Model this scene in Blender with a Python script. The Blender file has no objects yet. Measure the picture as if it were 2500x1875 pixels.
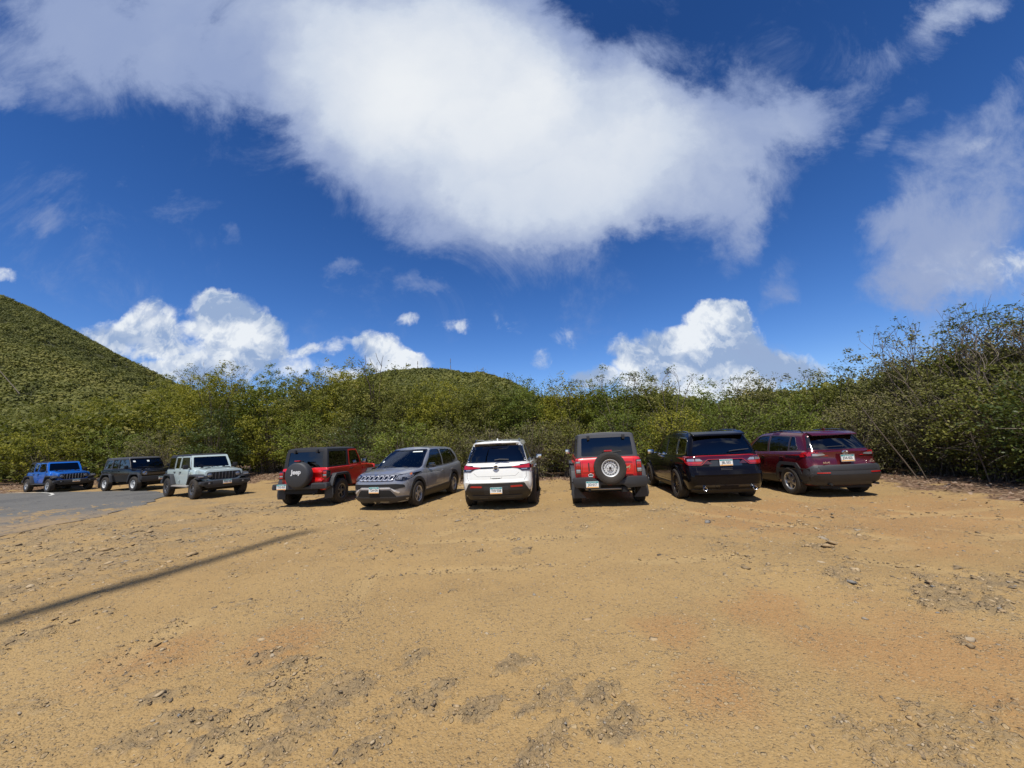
import bpy, bmesh, math, random
import numpy as np
from mathutils import Vector, Matrix
from mathutils.bvhtree import BVHTree
R = math.radians
scene = bpy.context.scene
col = scene.collection

# ------------------------------------------------------------------ camera
cam_d = bpy.data.cameras.new("camera")
cam_d.sensor_width = 36.0
cam_d.lens = 36.0 * 930.9 / 2500.0
cam_d.clip_start = 0.05
cam_d.clip_end = 6000
cam = bpy.data.objects.new("camera", cam_d)
col.objects.link(cam)
PITCH, ROLL, CAM_H = R(8.73), R(2.593), 1.71
cam.matrix_world = (Matrix.Translation((0, 0, CAM_H)) @ Matrix.Rotation(R(90) + PITCH, 4, 'X')
                    @ Matrix.Rotation(-ROLL, 4, 'Z'))
scene.camera = cam

# ------------------------------------------------------------------ light
SUN_EL = R(64)
SUN_DIR = Vector((-0.235 * math.cos(SUN_EL), -0.972 * math.cos(SUN_EL), math.sin(SUN_EL))).normalized()  # towards the sun
sun_d = bpy.data.lights.new("sun", 'SUN')
sun_d.energy = 5.0
sun_d.angle = R(0.9)
sun_d.color = (1.0, 0.955, 0.88)
sun = bpy.data.objects.new("sun", sun_d)
sun.rotation_euler = (-SUN_DIR).to_track_quat('-Z', 'Y').to_euler()
sun.location = (0, 0, 60)
col.objects.link(sun)
scene.view_settings.view_transform = 'Standard'
scene.view_settings.look = 'None'
scene.view_settings.exposure = 0.0
scene.view_settings.gamma = 1.0
try:
    scene.cycles.max_bounces = 8
    scene.cycles.transparent_max_bounces = 24
    scene.cycles.use_denoising = True
except Exception:
    pass

# ------------------------------------------------------------------ world: physical sky with clouds laid out by direction
SOFT = [(-0.74, 1.33, 0.92, 0.32, 2.82, 1.3), (-0.085, 0.984, 0.647, 0.447, 2.719, 1.6), (0.259, 0.82, 0.44, 0.27, 3.12, 1.5), (-0.20, 1.198, 0.45, 0.438, 3.035, 1.4), (0.663, 0.809, 0.327, 0.239, -2.652, 1.0), (0.90, 0.93, 0.20, 0.12, -2.867, 0.75), (-1.277, 1.217, 0.557, 0.209, 2.858, 0.65), (0.436, 1.10, 0.25, 0.12, 3.102, 0.35), (0.18, 0.70, 0.27, 0.10, -3.087, .7), (1.377, 0.694, 0.438, 0.193, -2.548, 0.75), (1.299, 0.46, 0.346, 0.165, -3.04, 0.85), (1.287, 1.17, 0.309, 0.084, -2.62, 0.6), (1.564, 1.025, 0.251, 0.07, -2.35, 0.5), (1.059, 0.57, 0.163, 0.046, -2.653, 0.45), (0.539, 0.57, 0.185, 0.136, -3.108, 0.4), (1.125, 0.853, 0.166, 0.041, -2.337, 0.35), (-1.513, 1.114, 0.081, 0.066, 2.504, 0.5), (-0.928, 0.693, 0.127, 0.049, -3.015, 0.42), (-0.781, 0.607, 0.066, 0.034, 2.862, 0.45), (-0.454, 0.495, 0.062, 0.032, -3.019, 0.5), (-0.26, 0.424, 0.085, 0.026, 3.09, 0.42), (-1.282, 0.697, 0.081, 0.039, -3.042, 0.3), (1.055, 0.375, 0.167, 0.059, 3.115, 0.4), (1.344, 0.362, 0.178, 0.07, 3.129, 0.5), (0.74, 0.44, 0.14, 0.055, -2.45, 0.62), (0.66, 0.54, 0.10, 0.06, -2.2, .42), (1.45, 1.30, 0.22, 0.10, -2.6, .7)]
CRISP = [(-1.03, 0.325, 0.19, 0.055, -3.117, 1.0), (-0.981, 0.389, 0.076, 0.049, -2.868, 0.8), (-0.764, 0.356, 0.129, 0.088, 2.65, 1.1), (-0.791, 0.41, 0.061, 0.054, 2.204, 0.7), (-0.670, 0.315, 0.075, 0.06, 2.958, .9), (-0.757, 0.245, 0.266, 0.055, 3.088, .9), (-0.50, 0.285, 0.10, 0.022, -3.011, 0.6), (-0.91, 0.231, 0.097, 0.036, -3.027, 1.0), (-0.343, 0.25, 0.085, 0.057, 2.539, 1.2), (-0.272, 0.224, 0.067, 0.027, 2.736, 0.9), (-0.271, 0.347, 0.05, 0.021, -3.012, 0.5), (-0.137, 0.321, 0.067, 0.022, 3.091, 0.45), (-0.014, 0.332, 0.068, 0.034, 2.544, 0.35), (-1.402, 0.526, 0.046, 0.03, 2.758, 0.55), (0.567, 0.248, 0.118, 0.11, 2.798, 1.5), (0.572, 0.290, 0.082, 0.078, 2.78, 1.25), (0.41, 0.221, 0.088, 0.067, -3.106, 1.0), (0.311, 0.226, 0.051, 0.049, 0.998, 0.85), (0.511, 0.149, 0.26, 0.066, 3.101, 1.3), (0.732, 0.172, 0.116, 0.043, 2.832, 0.9), (0.079, 0.212, 0.042, 0.037, 0.822, 0.6), (0.207, 0.158, 0.065, 0.031, 3.104, 0.9), (0.148, 0.256, 0.055, 0.045, 2.726, 0.35), (1.291, 0.424, 0.258, 0.083, 3.115, 0.7), (-0.447, 0.202, 0.066, 0.024, 3.085, 0.7), (1.389, 0.799, 0.08, 0.024, -2.643, 0.6)]

SKY_LOW, SKY_HIGH = 1.04, 0.72

class NT:
    """small helper to write node trees"""
    def __init__(s, tree):
        s.t = tree; s.n = tree.nodes; s.l = tree.links
    def new(s, typ, **kw):
        n = s.n.new(typ)
        for k, v in kw.items():
            setattr(n, k, v)
        return n
    def put(s, sock, v):
        if hasattr(v, 'node'):
            s.l.new(v, sock)
        else:
            sock.default_value = v
    def math(s, op, a, b=None, c=None, clamp=False):
        n = s.new('ShaderNodeMath', operation=op, use_clamp=clamp)
        s.put(n.inputs[0], a)
        if b is not None: s.put(n.inputs[1], b)
        if c is not None: s.put(n.inputs[2], c)
        return n.outputs[0]
    def vmath(s, op, a, b=None, scale=None):
        n = s.new('ShaderNodeVectorMath', operation=op)
        s.put(n.inputs[0], a)
        if b is not None: s.put(n.inputs[1], b)
        if scale is not None: s.put(n.inputs[3], scale)
        return n.outputs['Value'] if op in ('LENGTH', 'DOT_PRODUCT') else n.outputs[0]
    def noise(s, vec, scale, detail=4, rough=.5, dist=0., out='Fac', lac=2.0):
        n = s.new('ShaderNodeTexNoise')
        if vec is not None: s.put(n.inputs['Vector'], vec)
        s.put(n.inputs['Scale'], scale); n.inputs['Detail'].default_value = detail
        n.inputs['Roughness'].default_value = rough; n.inputs['Distortion'].default_value = dist
        n.inputs['Lacunarity'].default_value = lac
        return n.outputs[out]
    def rng(s, v, a, b, c=0., d=1., smooth=False):
        n = s.new('ShaderNodeMapRange')
        if smooth: n.interpolation_type = 'SMOOTHSTEP'
        s.put(n.inputs['Value'], v)
        for k, x in zip(('From Min', 'From Max', 'To Min', 'To Max'), (a, b, c, d)):
            s.put(n.inputs[k], x)
        return n.outputs['Result']
    def mix(s, f, a, b, mode='MIX'):
        n = s.new('ShaderNodeMix', data_type='RGBA', blend_type=mode)
        s.put(n.inputs[0], f); s.put(n.inputs[6], a); s.put(n.inputs[7], b)
        return n.outputs[2]
    def ramp(s, v, stops):
        n = s.new('ShaderNodeValToRGB')
        cr = n.color_ramp
        while len(cr.elements) < len(stops): cr.elements.new(.5)
        for e, (p, c) in zip(cr.elements, stops):
            e.position = p; e.color = (*c, 1)
        s.put(n.inputs[0], v)
        return n.outputs[0]
    def xyz(s, x, y, z):
        n = s.new('ShaderNodeCombineXYZ')
        for i, v in enumerate((x, y, z)): s.put(n.inputs[i], v)
        return n.outputs[0]
    def sep(s, v):
        n = s.new('ShaderNodeSeparateXYZ'); s.put(n.inputs[0], v); return n.outputs

world = bpy.data.worlds.new("World")
scene.world = world
world.use_nodes = True
wt = NT(world.node_tree)
wt.n.clear()
tc = wt.new('ShaderNodeTexCoord').outputs['Generated']
sky = wt.new('ShaderNodeTexSky', sky_type='NISHITA')
sky.sun_disc = False
sky.sun_elevation = SUN_EL
sky.sun_rotation = math.atan2(SUN_DIR.x, SUN_DIR.y)
sky.air_density = 1.0; sky.dust_density = 0.2; sky.ozone_density = 1.0; sky.altitude = 50
hsv = wt.new('ShaderNodeHueSaturation')
wt.l.new(sky.outputs[0], hsv.inputs['Color'])
sx, sy, sz = wt.sep(tc)
yy = wt.math('MAXIMUM', wt.math('ABSOLUTE', sy), 0.06)
P = wt.math('DIVIDE', sx, yy); Q = wt.math('DIVIDE', wt.math('MAXIMUM', sz, 0.0), yy)
# the deep polarised blue of this sky: darker and more saturated with height
el = wt.math('MAXIMUM', sz, 0.0)
hsv.inputs['Saturation'].default_value = 1.36
wt.put(hsv.inputs['Value'], wt.rng(el, 0.05, 0.75, SKY_LOW, SKY_HIGH))
skycol = wt.mix(1.0, hsv.outputs[0], wt.mix(wt.rng(el, .12, .75), (.94, 1.04, 1.42, 1), (1.02, .92, 1.24, 1)), 'MULTIPLY')
PQ = wt.xyz(P, Q, 0.0)
PQ3 = wt.xyz(P, Q, wt.math('MULTIPLY', sy, 0.4))

def field(blobs, vec, sc=1.2):
    acc = None
    for cx, cy, a, b, rot, st in blobs:
        m = wt.new('ShaderNodeMapping', vector_type='TEXTURE')
        m.inputs['Location'].default_value = (cx, cy, 0)
        m.inputs['Rotation'].default_value = (0, 0, rot)
        m.inputs['Scale'].default_value = (a * sc, b * sc, 1)
        wt.l.new(vec, m.inputs['Vector'])
        d = wt.vmath('DOT_PRODUCT', m.outputs[0], m.outputs[0])
        v = wt.math('MAXIMUM', wt.math('MULTIPLY_ADD', d, -st, st), 0.0)
        acc = v if acc is None else wt.math('ADD', acc, v)
    return acc

def distort(vec, scale, amt, detail=5, rough=.55):
    c = wt.noise(vec, scale, detail, rough, out='Color')
    c = wt.vmath('SUBTRACT', c, (0.5, 0.5, 0.5))
    c = wt.vmath('MULTIPLY', c, (amt, amt, 0.0))
    return wt.vmath('ADD', PQ, c)

front = wt.rng(sy, 0.02, 0.12)
# large soft cloud
vS = distort(PQ3, 2.1, 0.40, 9, .64)
fS = field(SOFT, vS, 1.14)
nS = wt.noise(PQ3, 3.0, 10, .68, .5)
dS = wt.math('MULTIPLY_ADD', wt.math('SUBTRACT', nS, 0.5), 2.6, fS)
aS = wt.rng(dS, 0.10, 1.25, 0, 1, smooth=True)
aS = wt.math('MULTIPLY', aS, front)
# crisp cumulus low over the horizon
vC = distort(PQ3, 9.0, 0.085, 8, .62)
fC = field(CRISP, vC)
nC = wt.noise(PQ3, 15.0, 9, .62, .4)
dC = wt.math('MULTIPLY_ADD', wt.math('SUBTRACT', nC, 0.5), 1.25, fC)
aC = wt.rng(dC, 0.22, 0.86, 0, 1, smooth=True)
aC = wt.math('MULTIPLY', aC, front)
# scattered cloud for the half of the sky behind the photographer (seen in reflections)
nB = wt.noise(PQ3, 1.7, 8, .55)
aB = wt.math('MULTIPLY', wt.rng(nB, 0.50, 0.64, 0, .9, smooth=True), wt.rng(sy, 0.0, -0.12))
# cloud brightness
K = 1 / 0.1
def c3(r, g, b): return (r * K, g * K, b * K, 1)
n2 = wt.noise(PQ3, 1.35, 4, .5)
dn = wt.math('ADD', wt.math('MULTIPLY', wt.math('SUBTRACT', n2, .5), 3.8), wt.math('MULTIPLY', wt.math('SUBTRACT', wt.noise(vS, 2.6, 7, .55), .5), 2.4))
den = wt.rng(wt.math('ADD', wt.math('MULTIPLY', fS, .8), dn), 0.5, 3.7, 0, 1, smooth=True)
den = wt.math('MULTIPLY', den, wt.math('MULTIPLY', wt.rng(P, -1.5, -.35, .0, 1), wt.rng(Q, .45, 1.0, .5, 1)))
colS = wt.ramp(den, [(0, (.30, .38, .60)), (.45, (.62, .69, .81)), (1, (.87, .90, .93))])
colS = wt.mix(1.0, colS, (K, K, K, 1), 'MULTIPLY')
n3 = wt.noise(wt.vmath('ADD', PQ3, (0.0, 0.018, 0.0)), 15.0, 9, .62, .4)
litc = wt.rng(wt.math('SUBTRACT', nC, n3), -0.05, 0.06, 0, 1)
n4 = wt.noise(PQ3, 7.0, 5, .5)
litc = wt.math('MULTIPLY_ADD', wt.math('SUBTRACT', n4, .5), 5.0, wt.math('MULTIPLY_ADD', litc, .40, .30), clamp=True)
colC = wt.mix(litc, c3(.32, .43, .64), c3(.86, .90, .94))
colB = wt.mix(wt.rng(nB, .5, .7), c3(.55, .6, .7), c3(.9, .92, .95))
final = wt.mix(aB, skycol, colB)
final = wt.mix(wt.math('MULTIPLY', aC, .96), final, colC)
final = wt.mix(wt.math('MULTIPLY', aS, .97), final, colS)
bg = wt.new('ShaderNodeBackground')
wt.l.new(final, bg.inputs['Color'])
bg.inputs['Strength'].default_value = 0.1
wo = wt.new('ShaderNodeOutputWorld')
wt.l.new(bg.outputs[0], wo.inputs['Surface'])
try:
    world.cycles.sampling_method = 'MANUAL'; world.cycles.sample_map_resolution = 512
except Exception:
    pass

# ------------------------------------------------------------------ helpers
def tag(o, label=None, cat=None, group=None, kind=None):
    if label: o['label'] = label
    if cat: o['category'] = cat
    if group: o['group'] = group
    if kind: o['kind'] = kind
    return o

def empty(name, loc, rz=0.0):
    o = bpy.data.objects.new(name, None)
    o.location = loc; o.rotation_euler = (0, 0, rz)
    o.empty_display_size = .3
    col.objects.link(o)
    return o

def link_mesh(name, me, mats, parent=None):
    o = bpy.data.objects.new(name, me)
    for m in (mats if isinstance(mats, (list, tuple)) else [mats]):
        me.materials.append(m)
    if parent: o.parent = parent
    col.objects.link(o)
    return o

class MB:
    """collects geometry that ends up as ONE mesh object"""
    def __init__(s):
        s.v = []; s.f = []; s.mi = []
    def add(s, vs, fs, mi=0, M=None):
        b = len(s.v)
        s.v += [tuple(M @ Vector(p)) if M is not None else tuple(p) for p in vs]
        s.f += [tuple(b + i for i in f) for f in fs]
        s.mi += [mi] * len(fs)
        return s
    def box(s, x0, x1, y0, y1, z0, z1, mi=0, bev=0.0, M=None, seg=2):
        if bev > 0:
            bm = bmesh.new()
            bmesh.ops.create_cube(bm, size=1)
            for v in bm.verts:
                v.co = Vector(((x0 + x1) / 2 + v.co.x * (x1 - x0), (y0 + y1) / 2 + v.co.y * (y1 - y0), (z0 + z1) / 2 + v.co.z * (z1 - z0)))
            bmesh.ops.bevel(bm, geom=bm.edges[:], offset=bev, segments=seg, affect='EDGES', profile=.6)
            s.bm(bm, mi, M); bm.free()
            return s
        v = [(x, y, z) for x in (x0, x1) for y in (y0, y1) for z in (z0, z1)]
        return s.add(v, [(0, 1, 3, 2), (4, 6, 7, 5), (0, 4, 5, 1), (2, 3, 7, 6), (0, 2, 6, 4), (1, 5, 7, 3)], mi, M)
    def bm(s, bm, mi=0, M=None):
        bm.verts.index_update()
        return s.add([v.co[:] for v in bm.verts], [[v.index for v in f.verts] for f in bm.faces], mi, M)
    def prism(s, poly, d0, d1, axis='y', mi=0, bev=0.0, M=None):
        """poly in the plane normal to axis: axis y -> (x,z); x -> (y,z); z -> (x,y)"""
        def P3(a, b, d):
            return {'y': (a, d, b), 'x': (d, a, b), 'z': (a, b, d)}[axis]
        n = len(poly)
        vs = [P3(a, b, d0) for a, b in poly] + [P3(a, b, d1) for a, b in poly]
        fs = [tuple(range(n)), tuple(range(2 * n - 1, n - 1, -1))] + [(i, i + n, (i + 1) % n + n, (i + 1) % n) for i in range(n)]
        bm = bmesh.new()
        bv = [bm.verts.new(p) for p in vs]
        for f in fs: bm.faces.new([bv[i] for i in f])
        bmesh.ops.recalc_face_normals(bm, faces=bm.faces[:])
        if bev > 0:
            bmesh.ops.bevel(bm, geom=bm.edges[:], offset=bev, segments=2, affect='EDGES', profile=.6)
        s.bm(bm, mi, M); bm.free()
        return s
    def lathe(s, prof, axis_o=(0, 0, 0), n=40, mi=0, M=None, rmod=None, closed=False):
        """profile of (r, y) turned round the y axis"""
        vs = []; fs = []
        for k in range(n):
            a = 2 * math.pi * k / n
            for j, (r, y) in enumerate(prof):
                rr = r + (rmod(k, j) if rmod else 0)
                vs.append((axis_o[0] + rr * math.cos(a), axis_o[1] + y, axis_o[2] + rr * math.sin(a)))
        m = len(prof)
        for k in range(n):
            k2 = (k + 1) % n
            for j in range(m if closed else m - 1):
                j2 = (j + 1) % m
                fs.append((k * m + j, k2 * m + j, k2 * m + j2, k * m + j2))
        return s.add(vs, fs, mi, M)
    def tube(s, pts, r, n=8, mi=0, caps=True):
        pts = [Vector(p) for p in pts]
        rs = r if isinstance(r, (list, tuple)) else [r] * len(pts)
        vs = []; fs = []
        up = Vector((0, 0, 1))
        for i, p in enumerate(pts):
            d = (pts[min(i + 1, len(pts) - 1)] - pts[max(i - 1, 0)]).normalized()
            a = d.cross(up)
            if a.length < 1e-3: a = d.cross(Vector((1, 0, 0)))
            a.normalize(); b = d.cross(a)
            for k in range(n):
                t = 2 * math.pi * k / n
                vs.append(p + (a * math.cos(t) + b * math.sin(t)) * rs[i])
        for i in range(len(pts) - 1):
            for k in range(n):
                k2 = (k + 1) % n
                fs.append((i * n + k, i * n + k2, (i + 1) * n + k2, (i + 1) * n + k))
        if caps:
            fs.append(tuple(range(n - 1, -1, -1))); fs.append(tuple((len(pts) - 1) * n + k for k in range(n)))
        return s.add(vs, fs, mi)
    def mesh(s, name, smooth=35, merge=False, fix=True):
        me = bpy.data.meshes.new(name)
        bm = bmesh.new()
        bv = [bm.verts.new(p) for p in s.v]
        for f, mi in zip(s.f, s.mi):
            try:
                bf = bm.faces.new([bv[i] for i in f]); bf.material_index = mi
            except ValueError:
                pass
        if merge: bmesh.ops.remove_doubles(bm, verts=bm.verts[:], dist=1e-5)
        if fix: bmesh.ops.recalc_face_normals(bm, faces=bm.faces[:])
        bm.to_mesh(me); bm.free()
        if smooth:
            me.polygons.foreach_set('use_smooth', [True] * len(me.polygons))
            me.set_sharp_from_angle(angle=R(smooth))
        return me
    def split(s):
        par = list(range(len(s.v)))
        def fd(i):
            while par[i] != i:
                par[i] = par[par[i]]; i = par[i]
            return i
        for f in s.f:
            a = fd(f[0])
            for i in f[1:]: par[fd(i)] = a
        grp = {}
        for f, mi in zip(s.f, s.mi): grp.setdefault(fd(f[0]), []).append((f, mi))
        out = []
        for fs in grp.values():
            mb = MB(); mp = {}
            for f, mi in fs:
                mb.f.append(tuple(mp.setdefault(i, len(mp)) for i in f)); mb.mi.append(mi)
            mb.v = [s.v[i] for i in mp]; out.append(mb)
        return out
    def build_each(s, name, mats, parent=None, smooth=35):
        return [m.build(name, mats, parent, smooth) for m in s.split()]
    def build(s, name, mats, parent=None, smooth=35, merge=False):
        if getattr(s, 'twin', None): s.twin.build(name, mats, parent, smooth, merge)
        return link_mesh(name, s.mesh(name, smooth, merge), mats, parent)

def fast_mesh(name, V, F, tint=None):
    """numpy quads/tris to a mesh"""
    me = bpy.data.meshes.new(name)
    V = np.ascontiguousarray(V, dtype=np.float32); F = np.ascontiguousarray(F, dtype=np.int32)
    k = F.shape[1]
    me.vertices.add(len(V)); me.vertices.foreach_set('co', V.ravel())
    me.loops.add(F.size); me.loops.foreach_set('vertex_index', F.ravel())
    me.polygons.add(len(F)); me.polygons.foreach_set('loop_start', np.arange(0, F.size, k, dtype=np.int32))
    if tint is not None:
        for nm, arr in tint.items():
            a = me.attributes.new(nm, 'FLOAT', 'POINT')
            a.data.foreach_set('value', np.ascontiguousarray(arr, dtype=np.float32))
    me.update(calc_edges=True)
    return me

# ------------------------------------------------------------------ materials
def mat_new(name):
    m = bpy.data.materials.new(name); m.use_nodes = True
    t = NT(m.node_tree)
    return m, t, m.node_tree.nodes['Principled BSDF']

def simple(name, c, rough=.5, metal=0., coat=0., spec=.5, dust=0.0, emis=None, trans=0.0):
    m, t, b = mat_new(name)
    b.inputs['Roughness'].default_value = rough
    b.inputs['Metallic'].default_value = metal
    b.inputs['Coat Weight'].default_value = coat
    b.inputs['Coat Roughness'].default_value = .04
    b.inputs['Specular IOR Level'].default_value = spec
    if trans: b.inputs['Transmission Weight'].default_value = trans
    geo = t.new('ShaderNodeTexCoord').outputs['Object']
    n = t.noise(geo, 9, 4, .6)
    cc = t.mix(t.rng(n, .3, .7, 0, .14), (*c, 1), (c[0] * .6, c[1] * .6, c[2] * .6, 1))
    if dust > 0:
        z = t.sep(geo)[2]
        n2 = t.noise(geo, 4, 6, .65)
        d = t.math('MULTIPLY', t.rng(z, .95, .15, .03, 1), t.rng(n2, .35, .7, .2, 1))
        d = t.math('MULTIPLY', d, dust)
        cc = t.mix(d, cc, (.30, .21, .11, 1))
        t.put(b.inputs['Roughness'], t.math('MULTIPLY_ADD', d, .4, rough, clamp=True))
        if metal: t.put(b.inputs['Metallic'], t.math('MULTIPLY_ADD', d, -metal, metal, clamp=True))
        if coat: t.put(b.inputs['Coat Weight'], t.math('MULTIPLY_ADD', d, -coat, coat, clamp=True))
    t.l.new(cc, b.inputs['Base Color'])
    return m

def glass_mat(name, tint, refl=1.0):
    m = bpy.data.materials.new(name); m.use_nodes = True
    t = NT(m.node_tree); t.n.clear()
    tr = t.new('ShaderNodeBsdfTransparent'); tr.inputs[0].default_value = (*tint, 1)
    gl = t.new('ShaderNodeBsdfGlossy'); gl.inputs['Roughness'].default_value = .015
    gl.inputs[0].default_value = (.95, .97, 1, 1)
    fr = t.new('ShaderNodeFresnel'); fr.inputs[0].default_value = 1.55
    f = t.math('MULTIPLY', fr.outputs[0], 1.3 * refl, clamp=True)
    mx = t.new('ShaderNodeMixShader'); t.l.new(f, mx.inputs[0])
    t.l.new(tr.outputs[0], mx.inputs[1]); t.l.new(gl.outputs[0], mx.inputs[2])
    o = t.new('ShaderNodeOutputMaterial'); t.l.new(mx.outputs[0], o.inputs[0])
    return m

MAT = dict(
    black=simple('black_plastic', (.018, .018, .019), .55, dust=.07),
    trim=simple('grey_trim', (.030, .032, .036), .6, dust=.06),
    dark=simple('underside_dark', (.010, .010, .010), .8),
    gloss=simple('gloss_black', (.008, .008, .009), .08, coat=1),
    rubber=simple('tyre_rubber', (.016, .0155, .015), .8, dust=.10),
    silver=simple('wheel_silver', (.55, .56, .57), .28, metal=.85, dust=.12),
    gunmetal=simple('wheel_gunmetal', (.16, .16, .165), .35, metal=.8, dust=.1),
    steelwheel=simple('wheel_white_steel', (.62, .63, .62), .35, dust=.05),
    blackwheel=simple('wheel_black', (.02, .02, .021), .3, coat=.5, dust=.15),
    chrome=simple('chrome', (.8, .8, .8), .12, metal=1),
    red_lens=simple('red_lens', (.42, .008, .01), .12, coat=1),
    dark_red_lens=simple('dark_red_lens', (.06, .002, .004), .1, coat=1),
    clear_lens=simple('clear_lens', (.36, .37, .385), .15, coat=1, metal=.5),
    amber=simple('amber_lens', (.6, .16, .02), .15, coat=1),
    seat=simple('seat_fabric', (.05, .05, .052), .9),
    greyseat=simple('grey_seat_fabric', (.22, .225, .23), .9),
    plate_white=simple('plate_white', (.78, .8, .77), .4),
    plate_teal=simple('plate_teal', (.03, .30, .31), .4),
    plate_orange=simple('plate_orange', (.80, .42, .12), .4),
    plate_ink=simple('plate_ink', (.03, .035, .05), .4),
    white_mark=simple('white_lettering', (.6, .61, .62), .5),
    paper=simple('white_paper', (.72, .76, .72), .6),
    orange_cloth=simple('orange_cloth', (.65, .13, .05), .8),
    tan_step=simple('step_silver', (.42, .39, .34), .4, metal=.3, dust=.3),
    glass_dark=glass_mat('tinted_glass', (.035, .04, .045)),
    glass_mid=glass_mat('privacy_glass', (.10, .12, .115)),
    glass_clear=glass_mat('clear_glass', (.60, .66, .63)),
    ringchrome=simple('satin_chrome', (.75, .76, .78), .32, metal=.6),
    mirror=simple('mirror_glass', (.75, .78, .8), .03, metal=1),
)

# ================================================================== vehicles
# car frame: origin on the ground under the rear axle, x forward, y to the car's left, z up
REAR = Matrix(((0, 0, -1, 0), (-1, 0, 0, 0), (0, 1, 0, 0), (0, 0, 0, 1)))     # local x,y,z -> text right, up, towards viewer
FRONT = Matrix(((0, 0, 1, 0), (1, 0, 0, 0), (0, 1, 0, 0), (0, 0, 0, 1)))
LEFTS = Matrix(((-1, 0, 0, 0), (0, 0, 1, 0), (0, 1, 0, 0), (0, 0, 0, 1)))
RIGHTS = Matrix(((1, 0, 0, 0), (0, 0, -1, 0), (0, 1, 0, 0), (0, 0, 0, 1)))

def paint(name, c, metal=0.0, rough=.32, dust=.10):
    m, t, b = mat_new(name)
    geo = t.new('ShaderNodeTexCoord').outputs['Object']
    z = t.sep(geo)[2]
    n2 = t.noise(geo, 3.5, 6, .65)
    fl = t.noise(geo, 900, 1, .5)
    base = t.mix(t.rng(fl, .3, .7, 0, .25 if metal else .03), (*c, 1), tuple(min(1, x * 1.5) for x in c) + (1,))
    d = t.math('MULTIPLY', t.rng(z, .95, .25, .12, 1), t.rng(n2, .3, .7, .2, 1))
    d = t.math('MULTIPLY', d, dust)
    cc = t.mix(d, base, (.32, .23, .12, 1))
    t.l.new(cc, b.inputs['Base Color'])
    b.inputs['Metallic'].default_value = metal
    t.put(b.inputs['Roughness'], t.math('MULTIPLY_ADD', d, .5, rough))
    t.put(b.inputs['Coat Weight'], t.math('MULTIPLY_ADD', d, -1.0, 1.0, clamp=True))
    b.inputs['Coat Roughness'].default_value = .05
    if max(c) < .02:
        b.inputs['Specular IOR Level'].default_value = .12
        b.inputs['Coat IOR'].default_value = 1.36
        for lk in list(b.inputs['Coat Weight'].links): m.node_tree.links.remove(lk)
        b.inputs['Coat Weight'].default_value = .45
    return m

def interp(zs, x):
    if isinstance(zs, (int, float)): return zs
    xs = [p[0] for p in zs]; ys = [p[1] for p in zs]
    return float(np.interp(x, xs, ys))

def ring(L):
    """plan outline of one layer: half ring from rear centre to front centre, then mirrored"""
    g = lambda k, d: L.get(k, d)
    xr, xf, w = L['xr'], L['xf'], L['w']
    crx, cfx = g('crx', .10), g('cfx', .12)
    cry, cfy = g('cry', .12), g('cfy', .2)
    br, bf = g('br', .03), g('bf', .05)
    tr, tf = g('tr', .03), g('tf', .06)
    xm = .5 * (xr + xf)
    pts = []
    for v in np.linspace(0, 1 - cry, 7)[:-1]: pts.append((xr + br * v * v, v))
    for a in np.linspace(0, 90, 6): 
        v = 1 - cry + cry * math.sin(R(a)); pts.append((xr + br * v * v + crx * (1 - math.cos(R(a))), v))
    xa, xb = xr + br + crx, xf - bf - cfx
    for x in np.linspace(xa, xb, 26)[1:-1]: pts.append((x, 1.0))
    for a in np.linspace(90, 0, 6):
        v = 1 - cfy + cfy * math.sin(R(a)); pts.append((xf - bf * v * v - cfx * (1 - math.cos(R(a))), v))
    for v in np.linspace(1 - cfy, 0, 7)[1:]: pts.append((xf - bf * v * v, v))
    half = []
    for x, v in pts:
        ww = w
        if x < xm: ww *= 1 - tr * ((xm - x) / (xm - xr)) ** 2
        else: ww *= 1 - tf * ((x - xm) / (xf - xm)) ** 2
        half.append((x, ww * v, interp(L['z'], x)))
    return half

def shell_mb(layers, crown=.02, m=6, mb=None, bottom=True):
    mb = mb or MB()
    rings = []
    for L in layers:
        h = ring(L)
        rings.append(h + [(x, -y, z) for x, y, z in h[-2:0:-1]])
    n = len(rings[0]); K = n // 2
    V = [p for r in rings for p in r]; F = []
    for j in range(len(rings) - 1):
        for i in range(n):
            i2 = (i + 1) % n
            F.append((j * n + i, j * n + i2, (j + 1) * n + i2, (j + 1) * n + i))
    def cap(off, cr):
        prev = [off]
        rows = []
        for i in range(1, K):
            a = V[off + i]; b = V[off + n - i]
            row = [off + i]
            for k in range(1, m):
                t = k / m; u = 2 * t - 1
                # crown fades towards both ends
                e = min(1, i / 7, (K - i) / 7)
                V.append((a[0] + (b[0] - a[0]) * t, a[1] + (b[1] - a[1]) * t, a[2] + (b[2] - a[2]) * t + cr * e * (1 - u * u)))
                row.append(len(V) - 1)
            row.append(off + n - i)
            rows.append(row)
        for k in range(m): F.append((off, rows[0][k], rows[0][k + 1]))
        for r0, r1 in zip(rows, rows[1:]):
            for k in range(m): F.append((r0[k], r1[k], r1[k + 1], r0[k + 1]))
        for k in range(m): F.append((rows[-1][k], off + K, rows[-1][k + 1]))
    if bottom: cap(0, 0)
    cap((len(rings) - 1) * n, crown)
    mb.add(V, F)
    return mb

def bvh_of(*mbs):
    V = []; F = []
    for mb in mbs:
        b = len(V); V += [Vector(p) for p in mb.v]; F += [tuple(b + i for i in f) for f in mb.f]
    return BVHTree.FromPolygons(V, F)

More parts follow.
